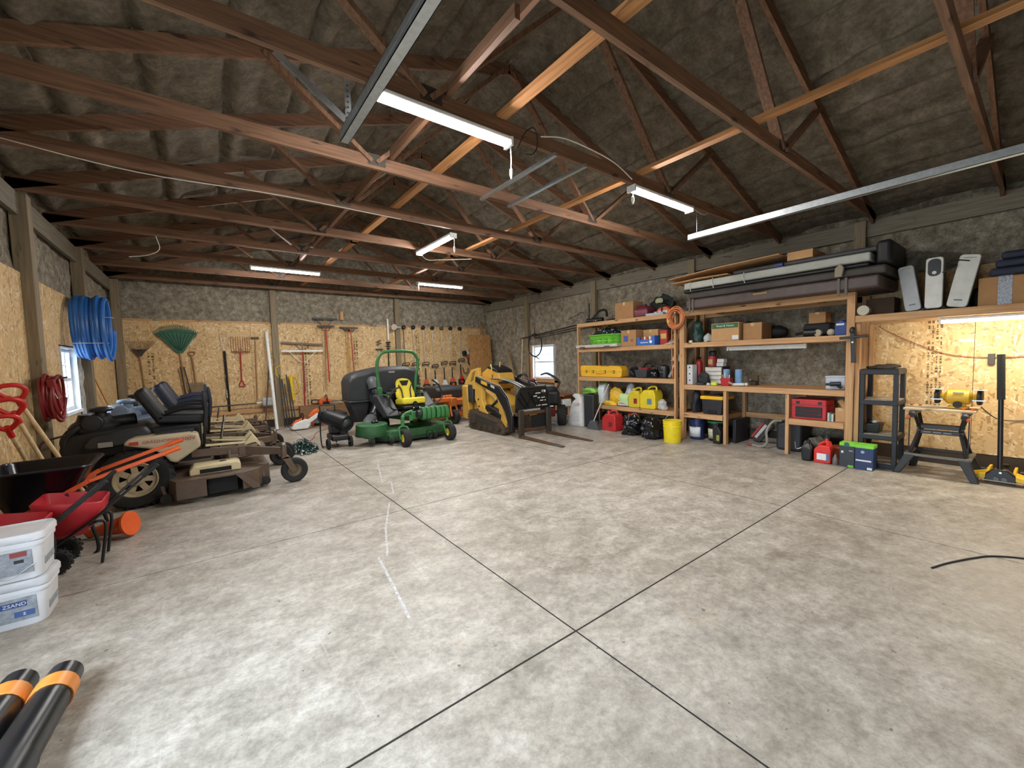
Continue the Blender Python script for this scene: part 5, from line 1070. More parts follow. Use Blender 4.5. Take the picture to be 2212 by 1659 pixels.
# ---------------------------------------------------------------- item builders
R_ = (0, -1, 0); U_ = (0, 0, 1)
def cardbox(label, x0, x1, y0, y1, z, h, mat=CARD, flaps=False, tape=True, name='cardboard_box', cat='box', group='cardboard boxes'):
    y0, y1 = min(y0, y1), max(y0, y1)
    t = thing(name, label, cat, ((x0 + x1) / 2, (y0 + y1) / 2, z), group)
    B(x0, x1, y0, y1, z, z + h).build('carton', mat, t, bevel=0.004, seg=1)
    ym = (y0 + y1) / 2
    if tape:
        B(x0 - .001, x1, ym - .025, ym + .025, z + h, z + h + .001).build('tape', M('c7a476', .3), t)
        B(x0 - .001, x0, ym - .025, ym + .025, z + h * .8, z + h).build('tape', M('c7a476', .3), t)
    if flaps:
        MB().obox((x0 - .04, ym, z + h + .02), (.12, y1 - y0, .004), 0, radians(25)).build('flap', mat, t); MB().obox((x1 + .03, ym, z + h + .03), (.12, y1 - y0, .004), 0, radians(-40)).build('flap', mat, t)
    return t
def blob(label, c, r, mat, name, cat, seed=0, j=.16, flatb=True, group=None, sc=5, top=None):
    b = MB().sph(c, r, 40, 24, -.55); b.jit(min(r) * j * 2.4, sc, seed); b.jit(min(r) * j * 1.4, sc * 2.6, seed + 3); b.jit(min(r) * j * .7, sc * 6, seed + 5)
    zb = c[2] - r[2] * .55
    lv = min((0, .5, .505, .565, 1.03, 1.13, 1.8, 1.81, 2.39, 1.33, 2.014), key=lambda q: abs(q - zb))
    if abs(lv - zb) < .07:
        b.v = [(x, y, z + lv + .0005 - zb) for x, y, z in b.v]; zb = lv + .0005
    b.v = [(x, y, max(z, zb)) for x, y, z in b.v]
    return one(name, label, cat, b, mat, (c[0], c[1], zb), group, ang=60)
def bucket(label, c, r, h, mat, lid=None, labelmat=None, group='buckets', bail=True):
    x, y, z = c; t = thing('bucket', label, 'bucket', c, group)
    MB().lathe([(r * .86, 0), (r * .88, .01), (r * .96, h * .72), (r * 1.0, h * .72), (r * 1.0, h * .76), (r * .965, h * .77), (r * .97, h * .83), (r * 1.01, h * .84), (r * 1.01, h * .88), (r * .975, h * .89), (r * .98, h * .95), (r * 1.03, h * .955), (r * 1.03, h), (r * .95, h), (r * .9, h * .3)] if not lid else [(r * .86, 0), (r * .88, .01), (r * .96, h * .78), (r * 1.0, h * .79), (r * 1.0, h * .86), (r * .97, h * .87), (r * .98, h * .95)], c, 'z', 30).build('pail', mat, t, ang=30)
    if lid: MB().lathe([(r * 1.04, h * .90), (r * 1.05, h * .93), (r * 1.05, h * .985), (r * .98, h), (r * .9, h * .99)], c, 'z', 30).build('lid', lid, t)
    if labelmat:
        a0, a1 = pi * .72, pi * 1.28; n = 10; o = []
        rr = r * .95
        pts = [(x + (rr + .003) * cos(a0 + (a1 - a0) * k / n), y + (rr + .003) * sin(a0 + (a1 - a0) * k / n)) for k in range(n + 1)]
        m = MB(); m.add([(a, b, z + h * .14) for a, b in pts] + [(x + (a - x) * 1.055, y + (b - y) * 1.055, z + h * .62) for a, b in pts], [(k, k + 1, n + 2 + k, n + 1 + k) for k in range(n)])
        m.build('paper_label', labelmat, t, solid=.003)
    if bail: MB().tube(smooth_path([(x, y + r, z + h * .82), (x - r * 1.05, y + r * .6, z + h * .66), (x - r * 1.15, y, z + h * .6), (x - r * 1.05, y - r * .6, z + h * .66), (x, y - r, z + h * .82)] if not bail == 'up' else [(x, y + r, z + h * .9), (x + r * .3, y + r * .8, z + h * 1.14), (x + r * .5, y, z + h * 1.2), (x + r * .3, y - r * .8, z + h * 1.14), (x, y - r, z + h * .9)], 5), .004, 6).build('bail', STEEL, t)
    return t
def jerrycan(label, x0, x1, y0, y1, z, h, mat, spout=BLACK, cap=0, lab=None, group='fuel cans', name='fuel_can'):
    y0, y1 = min(y0, y1), max(y0, y1); t = thing(name, label, 'fuel can', ((x0 + x1) / 2, (y0 + y1) / 2, z), group); L = y1 - y0
    prof = [(y0, z + .02), (y0 + .02, z), (y1 - .02, z), (y1, z + .02), (y1, z + h * .62), (y1 - L * .22, z + h * .80), (y1 - L * .30, z + h * .84), (y0 + L * .12, z + h * .84), (y0, z + h * .66)]
    MB().prism(prof, 'yz', x0, x1).build('body', mat, t, bevel=0.022, seg=3)
    xm = (x0 + x1) / 2
    MB().tube(smooth_path([(xm, y0 + L * .12, z + h * .80), (xm, y0 + L * .18, z + h * .97), (xm, y0 + L * .45, z + h * .98), (xm, y0 + L * .62, z + h * .92), (xm, y1 - L * .2, z + h * .80)], 5), .02, 8).build('handle', mat, t)
    s = MB().cyl((xm, y0 + L * (.75 if not cap else .25), z + h * .80), (xm, y0 + L * (.80 if not cap else .25), z + h * (.95 if not cap else 1.02)), .032, n=14).build('cap', spout, t)
    B(x0 - .003, x0 + .006, y0 + L * .22, y0 + L * .52, z + h * .2, z + h * .46).build('front_recess', M('7a1c1c', .6) if lab is None and mat != YC else YCD if lab is None else lab, t, bevel=0.004)
    for k in (.12, .5): B(x0 - .002, x1 + .002, y0 + .03, y1 - .03, z + h * k, z + h * k + .008).build('rib', mat, t)
    return t
YC = M('dcc32a', .4); YCD = M('b9a022', .5); RC = M('b42c2e', .4); RC2 = M('cf3a2e', .4); PAPER = M('d4d6d8', .6, 0, .08, 60)
# ---------------------------------------------------------------- first unit, top tier
t = thing('tripod_clamp', 'black clamp-on tool with an upright bar on the top tier', 'tool', (7.45, 6.5, 2.39), 'things on the top tier')
MB().cyl((7.35, 6.72, 2.45), (7.42, 6.30, 2.45), .055, n=14).build('barrel', BLACK, t); MB().tube([(7.35, 6.66, 2.44), (7.35, 6.66, 2.86)], .02, 8).build('upright_bar', BLACK, t)
MB().tube(smooth_path([(7.4, 6.6, 2.5), (7.45, 6.45, 2.66), (7.45, 6.25, 2.66), (7.42, 6.18, 2.52)], 4), .03, 8).build('curved_guard', BLACK, t)
for k in range(3): MB().sph((7.30, 6.48 - k * .05, 2.43), .014, 8, 5).build('shiny_knob', CHROME, t)
t = thing('dark_tube', 'black corrugated tube lying behind the cardboard box', 'tube', (7.6, 6.0, 2.39)); MB().tube(smooth_path([(7.55, 6.3, 2.42), (7.6, 6.1, 2.44), (7.62, 5.9, 2.46)], 6), .03, 8).build('tube_body', BLACK, t)
cardbox('plain brown cardboard box alone on the top tier', 7.28, 7.62, 5.36, 5.84, 2.39, .36)
t = thing('canister', 'maroon plastic canister between the box and the chainsaw', 'canister', (7.4, 5.2, 2.39))
MB().loft([[(7.28, 5.04, 2.39), (7.56, 5.04, 2.39), (7.56, 5.36, 2.39), (7.28, 5.36, 2.39)], [(7.27, 5.03, 2.55), (7.57, 5.03, 2.55), (7.57, 5.37, 2.55), (7.27, 5.37, 2.55)], [(7.32, 5.10, 2.63), (7.52, 5.10, 2.63), (7.52, 5.32, 2.63), (7.32, 5.32, 2.63)]]).build('body', M('6e2434', .4), t, bevel=0.03, seg=3)
MB().cyl((7.42, 5.2, 2.63), (7.42, 5.2, 2.66), .05, n=14).build('cap', BLACK, t)
t.location.y -= .02
blob('dark green tarp bundled on top of the stored saw and canister', (7.79, 5.00, 2.575), (.155, .28, .30), M('232b26', .7), 'tarp_bundle', 'tarp', 4)
blob('pale green gloves lying on the dark tarp bundle', (7.56, 4.93, 2.70), (.03, .08, .07), M('a9aa86', .7), 'gloves', 'gloves', 6)
def chainsaw_y(label, x, y, z):
    t = thing('chainsaw', label, 'saw', (x, y, z), 'power saws by the back wall')
    MB().prism([(y + .14, z), (y - .16, z), (y - .17, z + .10), (y - .08, z + .17), (y + .08, z + .15), (y + .15, z + .08)], 'yz', x - .09, x + .09).build('body', M('cf5626', .4), t, bevel=0.02, seg=3)
    MB().tube(smooth_path([(x - .1, y, z + .06), (x - .1, y, z + .22), (x + .1, y, z + .22), (x + .1, y, z + .06)], 4), .014, 8).build('front_handle', BLACK, t)
    MB().tube(smooth_path([(x, y - .12, z + .13), (x, y - .26, z + .12), (x, y - .27, z + .04), (x, y - .14, z + .03)], 4), .018, 8).build('rear_handle', BLACK, t)
    B(x - .102, x - .088, y - .12, y + .08, z + .02, z + .09).build('sprocket_cover', M('c9cac8', .4), t, bevel=0.01)
    B(x - .01, x + .01, y + .12, y + .245, z + .03, z + .09).build('guide_bar', M('b9bab8', .3, .8), t)
chainsaw_y('orange chainsaw lying on the top tier beside the extension cord', 7.43, 4.72, 2.391)
one('tool_case', 'slim grey blue metal case on the top tier under the saw tip', 'case', B(7.22, 7.30, 4.62, 5.02, 2.39, 2.44), M('9aa4ae', .4, .3), bevel=.006)
# second tier
t = thing('kiddie_pool', 'bright green kiddie pool full of string lights', 'pool', (7.5, 6.22, 1.8))
prof = [(.44, 0), (.47, .01), (.50, .08), (.49, .10), (.53, .17), (.56, .20), (.60, .205), (.60, .222), (.56, .225), (.52, .17), (.43, .03)]
MB().lathe(prof, (7.58, 6.24, 1.873), 'z', 40, sy=1.0).xf(Matrix.Translation((7.58, 6.24, 0)) @ Matrix.Diagonal((.66, 1, 1, 1)) @ Matrix.Translation((-7.58, -6.24, 0))).build('basin', M('6fbf3a', .4), t, ang=30)
for k in range(9):
    a = pi * (.62 + .76 * k / 8)
    for q in range(2):
        z = 1.93 + .06 * q; c = (7.58 + .345 * cos(a), 6.24 + .52 * sin(a), z)
        MB().tube([(c[0] - .006 + .012, c[1] + .045, z + .015), (c[0] - .004, c[1], z - .012), (c[0] + .008, c[1] - .045, z + .015)], .009, 6).build('wave_rib', M('63ad33', .4), t)
def lightheap(label, c, r, seed, n=170):
    t = thing('string_lights', label, 'lights', (c[0], c[1], c[2])); rd = random.Random(seed); pts = []
    for k in range(n):
        a = rd.uniform(0, 2 * pi); q = rd.random() ** .6; pts.append((c[0] + cos(a) * q * r[0], c[1] + sin(a) * q * r[1], c[2] + (1 - q * .7) * r[2] * rd.random() + .02))
    MB().tube(smooth_path(pts, 3), .006, 5).build('wire', M('16262a', .5, 0, .2), t, kind='stuff')
    b = MB()
    for p in pts[::2]: b.obox((p[0] - .004, p[1], p[2] + .012), (.014, .014, .03), rd.random() * 3, rd.random() * 3)
    b.build('bulbs', M('b4c0c2', .2), t, kind='stuff')
lightheap('tangle of dark string lights piled in the green pool', (7.52, 6.22, 2.03), (.27, .44, .30), 11)
t = thing('tool_case', 'flat grey plastic strip case jutting over the shelf edge', 'case', (7.1, 6.3, 1.8)); B(7.06, 7.7, 5.62, 6.83, 1.803, 1.872).build('body', M('b9b5ac', .5), t, bevel=0.012)
for y in (6.62, 5.9): B(7.055, 7.065, y - .08, y + .08, 1.81, 1.83).build('latch', M('3a3632', .6), t)
B(7.052, 7.062, 5.64, 5.75, 1.82, 1.865).build('end_plate', M('c9c5bd', .5), t)
t = cardbox('brown cardboard box with a blue square print on the second tier', 7.20, 7.60, 5.24, 5.62, 1.80, .34)
B(7.196, 7.2, 5.44, 5.55, 1.90, 2.02).build('blue_print', M('3c4f94', .6), t)
for k in range(2): B(7.197, 7.2, 5.31, 5.37, 1.905 + k * .02, 1.915 + k * .02).build('small_print', M('4a3a2a', .7), t)
cardbox('open cardboard box standing behind the blue snack carton', 7.42, 7.8, 4.87, 5.22, 1.80, .33, CARD2)
t = thing('snack_carton', 'bright blue open carton with red and white packets inside', 'carton', (7.3, 5.0, 1.8))
B(7.20, 7.40, 4.80, 5.22, 1.80, 1.915).build('tray', M('2a5fb0', .5), t); B(7.20, 7.40, 4.80, 4.86, 1.915, 1.99).build('side_wall', M('2a5fb0', .5), t); B(7.20, 7.40, 5.15, 5.22, 1.915, 1.97).build('side_wall', M('2a5fb0', .5), t)
for k, c in enumerate(('b8322c', 'd9d2bd', 'b8322c', 'e6e0cf', 'c23a30')): B(7.24, 7.36, 5.10 - k * .06, 5.14 - k * .06, 1.915, 1.97 + .008 * (k % 2)).build('packet', M(c, .5), t)
B(7.197, 7.2, 4.95, 5.13, 1.85, 1.865).build('print_line', M('cfdcee', .6), t); MB().cyl((7.196, 4.89, 1.87), (7.2, 4.89, 1.87), .032, n=16).build('round_print', M('dfe8f2', .6), t)
one('snack_bag', 'red and yellow snack bag standing behind the blue carton', 'bag', MB().obox((7.47, 4.745, 1.945), (.08, .20, .28), 0, 0), M('b43a2a', .45, 0, .1), bevel=.03, seg=3)
t = thing('snack_box', 'yellow fronted red packet beside the blue carton', 'box', (7.34, 4.68, 1.8)); B(7.32, 7.42, 4.60, 4.76, 1.80, 2.09).build('carton', M('a8332c', .5), t, bevel=0.01); B(7.316, 7.32, 4.62, 4.74, 1.92, 2.02).build('yellow_print', M('c9a94a', .5), t)
blob('clear crinkled bag of brown packing paper at the shelf end', (7.625, 4.54, 2.11), (.085, .12, .18), M('8a7458', .35, 0, .25, 20), 'paper_bag', 'bag', 12, group=None)
cardbox('tall narrow cardboard box at the end of the second tier', 7.5, 7.7, 4.40, 4.62, 1.80, .21, CARD2)
one('paper_flyer', 'loose white paper curling over the second tier edge', 'paper', MB().add([(7.165, 4.58, 1.805), (7.165, 4.40, 1.81), (7.30, 4.40, 1.84), (7.30, 4.58, 1.83), (7.40, 4.40, 1.93), (7.40, 4.57, 1.90)], [(0, 1, 2, 3), (3, 2, 4, 5)]), M('c9c6be', .6), solid=.003)
t = thing('extension_cord', 'orange extension cord coil hung on the shelf post', 'cord', (7.08, 4.27, 2.1), 'coils')
coil((7.08, 4.27, 2.28), .145, .165, 11, .0095, M('d07a48', .5), .09, .34, 21).build('cord', M('cf7c4c', .5), t)
MB().tube(smooth_path([(7.10, 4.36, 2.20), (7.12, 4.38, 1.9), (7.12, 4.37, 1.4), (7.13, 4.36, 1.15)], 6), .008, 6).build('hanging_end', M('cf7c4c', .5), t)
MB().cyl((7.06, 4.42, 2.26), (7.06, 4.40, 2.20), .022, n=10).build('plug', M('c9b04a', .5), t)
MB().cyl((7.05, 4.27, 2.38), (7.19, 4.27, 2.38), .012, n=8).build('hook', STEEL, t)
# third tier
t = thing('tool_case', 'long yellow plastic case with black latches on the third tier', 'case', (7.3, 6.3, 1.13))
MB().prism([(6.80, 1.15), (6.83, 1.36), (6.78, 1.395), (6.22, 1.39), (6.18, 1.375), (5.98, 1.375), (5.95, 1.39), (5.66, 1.38), (5.60, 1.30), (5.62, 1.15), (5.66, 1.131), (6.78, 1.131)], 'yz', 7.19, 7.42).build('shell', M('e0ad2c', .45), t, bevel=0.012)
for y in (6.62, 6.42, 6.06, 5.82):
    B(7.18, 7.19, y - .022, y + .022, 1.22, 1.285).build('latch', M('4a3a18', .5), t); B(7.176, 7.182, y - .012, y + .012, 1.232, 1.272).build('latch_face', M('e0ad2c', .45), t)
B(7.178, 7.19, 6.1, 6.32, 1.20, 1.225).build('handle', M('c08f20', .5), t); B(7.186, 7.19, 5.62, 6.80, 1.255, 1.26).build('seam', M('8a6a1c', .6), t)
t = thing('leaf_blower', 'red and black handheld blower on the third tier', 'blower', (7.4, 5.25, 1.13)); B(7.26, 7.46, 5.16, 5.38, 1.13, 1.34).build('body', M('8e2228', .45), t, bevel=0.05, seg=3); MB().tube(smooth_path([(7.35, 5.36, 1.33), (7.35, 5.22, 1.44), (7.35, 5.05, 1.40), (7.35, 4.98, 1.26)], 5), .03, 8).build('handle', BLACK, t)
t.location.x += .22
blob('black crumpled bag between the yellow case and the blower', (7.45, 5.48, 1.21), (.14, .10, .14), M('1a1b1e', .5), 'black_bag', 'bag', 31)
one('plastic_bin', 'charcoal open plastic bin on the third tier', 'bin', MB().loft([[(7.22, 5.02, 1.131), (7.42, 5.02, 1.131), (7.42, 5.26, 1.131), (7.22, 5.26, 1.131)], [(7.20, 4.99, 1.30), (7.44, 4.99, 1.30), (7.44, 5.29, 1.30), (7.20, 5.29, 1.30)]]), M('34373c', .5), bevel=.012)
t = thing('helmet', 'glossy black round helmet beside the charcoal bin', 'helmet', (7.3, 4.87, 1.13)); MB().sph((7.32, 4.88, 1.19), (.10, .10, .12), 18, 10, -.5).build('shell', M('121316', .2), t); MB().tube(arc((7.32, 4.88, 1.14), .105, 0, 2 * pi, 18, 'xy'), .012, 6, True).build('rim', BLACK, t)
t.location.z += .006
t = thing('vacuum', 'black canister shop vacuum on the third tier', 'vacuum', (7.3, 4.66, 1.13)); MB().lathe([(.09, 0), (.095, .02), (.095, .15), (.10, .155), (.10, .19), (.085, .24), (.04, .27)], (7.32, 4.66, 1.13), 'z', 22).build('drum', M('1c1d21', .35), t)
MB().tube(smooth_path([(7.27, 4.72, 1.34), (7.24, 4.84, 1.40), (7.28, 4.92, 1.36)], 4), .022, 8).build('hose', BLACK, t); B(7.21, 7.225, 4.62, 4.70, 1.24, 1.27).build('latch', CHROME, t)
blob('black duffel bag lying under the white hard hat', (7.64, 4.55, 1.24), (.13, .14, .20), M('141518', .6), 'duffel_bag', 'bag', 33)
t = thing('hard_hat', 'white hard hat resting on the black bag', 'helmet', (7.40, 4.54, 1.44)); MB().sph((7.42, 4.54, 1.47), (.13, .11, .13), 20, 9, 0).build('shell', M('d9d8d2', .35), t); MB().lathe([(.15, 0), (.15, .01), (.12, .015)], (7.41, 4.54, 1.465), 'z', 20, sy=.85).build('brim', M('d9d8d2', .35), t)
MB().tube([(7.34, 4.54, 1.58), (7.42, 4.54, 1.603), (7.52, 4.54, 1.58)], .012, 6).build('crown_ridge', M('d9d8d2', .35), t)
t.location.x += .18; t.location.z += .012
t = thing('nail_gun', 'silver pneumatic nailer propped at the third tier end', 'tool', (7.24, 4.45, 1.13)); MB().cyl((7.24, 4.50, 1.16), (7.24, 4.42, 1.30), .035, n=12).build('cylinder', M('a9aaac', .3, .8), t); MB().cyl((7.24, 4.44, 1.30), (7.24, 4.40, 1.42), .014, n=8).build('nose', CHROME, t); MB().bar((7.24, 4.48, 1.18), (7.24, 4.525, 1.15), .03, .03).build('grip', BLACK, t)
# fourth tier
def seedbag(label, c, sz, mat, rz=0, txt=None, ry=0, panel=None, tm=None):
    t = thing('seed_bag', label, 'bag', (c[0], c[1], c[2] - sz[2] / 2), 'bags on the lowest tier')
    b = MB(); n = 11; rings = []; cs = rrect(1, 1, .16, 3)
    up = sz[2] > sz[1] * .8
    for k in range(n):
        f = k / (n - 1); e = max(.10 if f in (0, 1) else 0, min(1, (1 - abs(2 * f - 1) ** 5)))
        if up: rings.append([(sz[0] * a * (1 - .75 * max(0, f - .75) * 4 * (f > .75)) if f > .75 else sz[0] * a, sz[1] * bb * (.96 + .04 * sin(9 * f)), sz[2] * (f - .5)) for a, bb in cs])
        else: rings.append([(sz[0] * a * (.92 + .08 * e), sz[1] * (f - .5), sz[2] * bb * max(e, .12)) for a, bb in cs])
    b.loft(rings).jit(.016, 9, c[1]); R = Matrix.Rotation(rz, 4, 'Z') @ Matrix.Rotation(ry, 4, 'X'); b.xf(Matrix.Translation(c) @ R)
    b.build('sack', mat, t, ang=60)
    return t
for z, lab in ((.597, 'green seed bag lying at the bottom of the pair'), (.778, 'green seed bag lying on another with dark lettering')):
    t = seedbag(lab, (7.46, 6.62, z), (.40, .38, .165), M('8fc25a', .45, 0, .15))
    B(7.225, 7.232, 6.56, 6.78, z - .045, z + .055).build('printed_panel', M('7ab544', .5), t)
    if z > .6: text('LESPRO', .075, (7.222, 6.67, z + .0), R_, U_, M('2d4a1e', .6), t)
t = seedbag('white and green seed sack standing upright with a curled top', (7.40, 6.30, .745), (.18, .20, .46), M('c9d2d6', .45, 0, .1)); MB().sph((7.40, 6.30, .985), (.09, .10, .04), 16, 8).jit(.02, 12).build('curled_top', M('6d9a4a', .5, 0, .2), t)
blob('crumpled yellow sack slumped on the lowest tier', (7.44, 5.96, .64), (.10, .19, .25), M('dcae2c', .45), 'yellow_sack', 'sack', 41)
blob('flattened yellow sack spread along the front of the lowest tier', (7.24, 5.97, .535), (.055, .20, .07), M('e0b52c', .45), 'yellow_sack', 'sack', 44)
blob('tall white plastic bag leaning between sacks on the lowest tier', (7.50, 5.60, .70), (.09, .12, .32), M('c3c6cc', .4), 'plastic_bag', 'bag', 43, group='white plastic bags')
t = seedbag('small green and white bag with black lettering beside the yellow cans', (7.29, 5.60, .645), (.13, .24, .25), M('b5cf8e', .45, 0, .15)); B(7.192, 7.197, 5.49, 5.71, .53, .60).build('white_print', M('d9dcd2', .5), t); text('ENERG', .06, (7.19, 5.60, .565), R_, U_, M('20301a', .6), t)
jerrycan('yellow fuel can with moulded handle, dull finish', 7.22, 7.46, 5.18, 5.46, .50, .42, YCD if False else M('cdb528', .45), M('cdb528', .45))
jerrycan('bright yellow fuel can with blue label and black cap', 7.20, 7.48, 4.80, 5.16, .50, .46, YC, BLACK, 0, M('5f7f96', .5))
blob('translucent white plastic bag tied shut beside the bright yellow can', (7.28, 4.69, .57), (.09, .085, .13), M('b9b7b0', .35), 'plastic_bag', 'bag', 47, group='white plastic bags')
t = thing('cord_heap', 'heap of dark cords at the end of the lowest tier', 'cords', (7.4, 4.48, .5)); coil((7.45, 4.46, .64), .055, .085, 7, .012, BLACK, .12, .2, 52).build('cord', M('1b1c1e', .5), t, kind='stuff')
# floor in front of the first unit
t = thing('sack', 'white woven sack with red lettering standing on the floor', 'sack', (6.98, 6.62, 0))
rings = []
for z, a, b, dy in ((0, .15, .24, 0), (.04, .16, .245, 0), (.42, .13, .19, -.01), (.55, .09, .15, -.03), (.62, .05, .10, -.05), (.70, .07, .13, .02), (.74, .03, .06, .03)):
    rings.append([(6.98 + a * u, 6.64 + b * v + dy, z) for u, v in ((-1, -.8), (-.8, -1), (.8, -1), (1, -.8), (1, .8), (.8, 1), (-.8, 1), (-1, .8))])
MB().loft(rings).jit(.012, 8, 2).build('body', M('c6c4c0', .6, 0, .08), t, ang=60); text('LO', .11, (6.855, 6.58, .50), (0, -1, 0), (.2, 0, 1), M('b53a3a', .6), t)
t.location.y += .05
for k in range(5): B(6.828 + .004 * k, 6.832 + .004 * k, 6.50, 6.76, .12 + k * .05, .128 + k * .05).build('print_line', M('9a9a98', .6), t)
t = thing('tool_case', 'tall black hard case standing on end on the floor', 'case', (6.95, 6.28, 0)); B(6.86, 7.06, 6.13, 6.42, 0, .75).build('shell', M('25272a', .55, 0, .15, 20), t, bevel=0.025, seg=3)
B(6.90, 7.02, 6.22, 6.34, .752, .775).build('handle', BLACK, t, bevel=0.008); B(6.94, 6.96, 6.118, 6.13, .36, .42).build('red_latch', M('8a2a2a', .5), t); B(6.955, 6.965, 6.127, 6.425, .02, .73).build('seam', DARK, t)
t = thing('broom', 'push broom with grey flared head and slim handle leaning on the shelf', 'broom', (6.88, 6.0, 0)); MB().prism([(6.22, .0), (5.88, .0), (5.98, .19), (6.12, .19)], 'yz', 6.80, 6.90).build('head', M('4a4d52', .6), t, bevel=0.01)
MB().tube([(6.85, 6.05, .18), (7.215, 5.92, .98)], .012, 8).build('handle', M('b9b5aa', .4), t)
t.location.x -= .075
jerrycan('dark red fuel can standing on the floor beside the broom', 6.85, 7.12, 5.52, 5.88, 0, .43, RC, RC)
jerrycan('bright red fuel can with white label under the lowest tier', 7.10, 7.30, 5.20, 5.48, 0, .37, RC2, RC2, 0, PAPER)
TRASH = M('111215', .22, 0, .2)
blob('glossy black rubbish bag behind its twin on the floor', (6.86, 5.10, .15), (.17, .19, .26), TRASH, 'rubbish_bag', 'bag', 61, .2, group='black rubbish bags')
blob('glossy black rubbish bag against the yellow bucket', (6.82, 4.63, .15), (.19, .21, .26), TRASH, 'rubbish_bag', 'bag', 65, .2, group='black rubbish bags')
bucket('yellow open bucket on the floor in front of the shelf post', (6.78, 4.16, 0), .165, .40, M('ddc41e', .4), None, None, 'buckets', 'up')
# ---------------------------------------------------------------- workbench, upper shelf
blob('dark green net sack at the end of the upper bench shelf', (7.40, 4.01, 1.96), (.10, .095, .28), M('1c3a34', .5, 0, .4, 40), 'net_sack', 'sack', 71)
one('canning_lid', 'small pale tin lying on the upper bench shelf edge', 'tin', MB().lathe([(.04, 0), (.04, .04)], (7.24, 4.06, 1.81), 'z', 16), M('c9c6b4', .3, .5))
blob('small crumpled clear bag beside the green striped box', (7.30, 3.765, 1.86), (.07, .07, .10), M('a9a9a6', .4), 'plastic_bag', 'bag', 73, group='white plastic bags')
t = cardbox('brown box with a green band and white label on the upper bench shelf', 7.22, 7.62, 3.20, 3.67, 1.81, .31, CARD2, False, False)
B(7.215, 7.22, 3.215, 3.655, 2.03, 2.11).build('green_band', M('2f5f3c', .6), t); text('Road & Home', .05, (7.212, 3.43, 2.07), R_, U_, M('cfd6c4', .6), t); B(7.214, 7.22, 3.21, 3.31, 1.83, 1.90).build('white_label', PAPER, t)
cardbox('plain cardboard box tucked behind the green banded box', 7.30, 7.7, 2.88, 3.17, 1.81, .28, CARD)
t = thing('duffel_bag', 'long dark bag lying behind the boxes on the upper bench shelf', 'bag', (7.8, 3.3, 1.81)); MB().tube(smooth_path([(7.835, 3.95, 1.93), (7.835, 3.7, 1.932), (7.835, 3.1, 1.932), (7.835, 2.7, 1.93)], 4), [.08] + [.115] * 11 + [.06], 12).build('bag_body', M('0e0f11', .7), t); MB().tube(arc((7.80, 3.3, 2.03), .12, 0, pi, 8, 'yz'), .01, 6).build('strap', BLACK, t)
cardbox('small dim cardboard box on top of the stored camera bag', 7.58, 7.82, 2.10, 2.32, 2.02, .17, CARD, False, True)
one('camera_bag', 'black padded bag under the small dim cardboard box', 'bag', MB().obox((7.66, 2.19, 1.915), (.34, .36, .208)), M('121315', .7), bevel=.04, seg=3)
t = thing('car_buffer', 'black corded polisher with a pale pad on the upper bench shelf', 'tool', (7.32, 2.12, 1.81)); MB().cyl((7.32, 2.22, 1.87), (7.32, 2.06, 1.87), .06, n=14).build('motor', BLACK, t); MB().cyl((7.26, 2.04, 1.86), (7.30, 2.03, 1.86), .05, n=16).build('pad', M('a49a84', .8), t); MB().tube([(7.32, 2.22, 1.88), (7.36, 2.34, 1.86)], .025, 8).build('handle', BLACK, t)
t.location.y += .07; t.location.z += .001
one('ball', 'dirty white ball on the upper bench shelf', 'ball', MB().sph((7.30, 1.955, 1.861), .05, 18, 12), M('b9ad94', .6))
t = thing('drink_cooler', 'blue fabric cooler with white label beside the ball', 'cooler', (7.35, 1.84, 1.81)); MB().prism([(1.90, 1.81), (1.76, 1.81), (1.76, 1.98), (1.83, 2.03), (1.90, 1.98)], 'yz', 7.24, 7.5).build('body', M('27407e', .6), t, bevel=0.01); B(7.235, 7.24, 1.79, 1.88, 1.95, 1.975).build('label_strip', PAPER, t)
# ---------------------------------------------------------------- bench top
t = thing('fire_extinguisher', 'red fire extinguisher standing behind the bench post', 'extinguisher', (7.55, 4.05, 1.03)); MB().lathe([(.06, 0), (.065, .02), (.065, .38), (.04, .45), (.02, .47)], (7.55, 4.07, 1.03), 'z', 18).build('cylinder', M('9a2020', .35), t); MB().bar((7.5, 4.07, 1.52), (7.6, 4.07, 1.52), .03, .03).build('valve', DKMET, t)
t = thing('radio_box', 'white boxed device with dark dots beside the bench post', 'box', (7.3, 4.1, 1.03)); B(7.24, 7.40, 4.03, 4.14, 1.03, 1.40).build('case', M('c6c8ca', .5), t, bevel=0.006)
for z in (1.11, 1.23, 1.35): MB().cyl((7.236, 4.085, z), (7.24, 4.085, z), .014, n=10).build('dot', BLACK, t)
blob('black crumpled jacket lying on the bench', (7.355, 3.88, 1.12), (.06, .105, .16), M('17181b', .6), 'jacket', 'jacket', 81)
blob('dark glove lying flat on the bench front', (7.225, 3.87, 1.045), (.035, .075, .03), M('2c2d33', .6), 'glove', 'glove', 83)
t = thing('drawer_cabinet', 'small black cabinet with white drawers on the bench', 'cabinet', (7.55, 3.76, 1.03)); B(7.46, 7.74, 3.58, 3.92, 1.03, 1.36).build('carcass', BLACK, t, bevel=0.006)
for k in range(4): d = B(7.445, 7.46, 3.60, 3.90, 1.045 + k * .077, 1.115 + k * .077).build('drawer', M('d0cdc4', .5), t, bevel=0.004); B(7.438, 7.446, 3.66, 3.84, 1.10 + k * .077, 1.108 + k * .077).build('drawer_pull', M('a9a69c', .5), d)
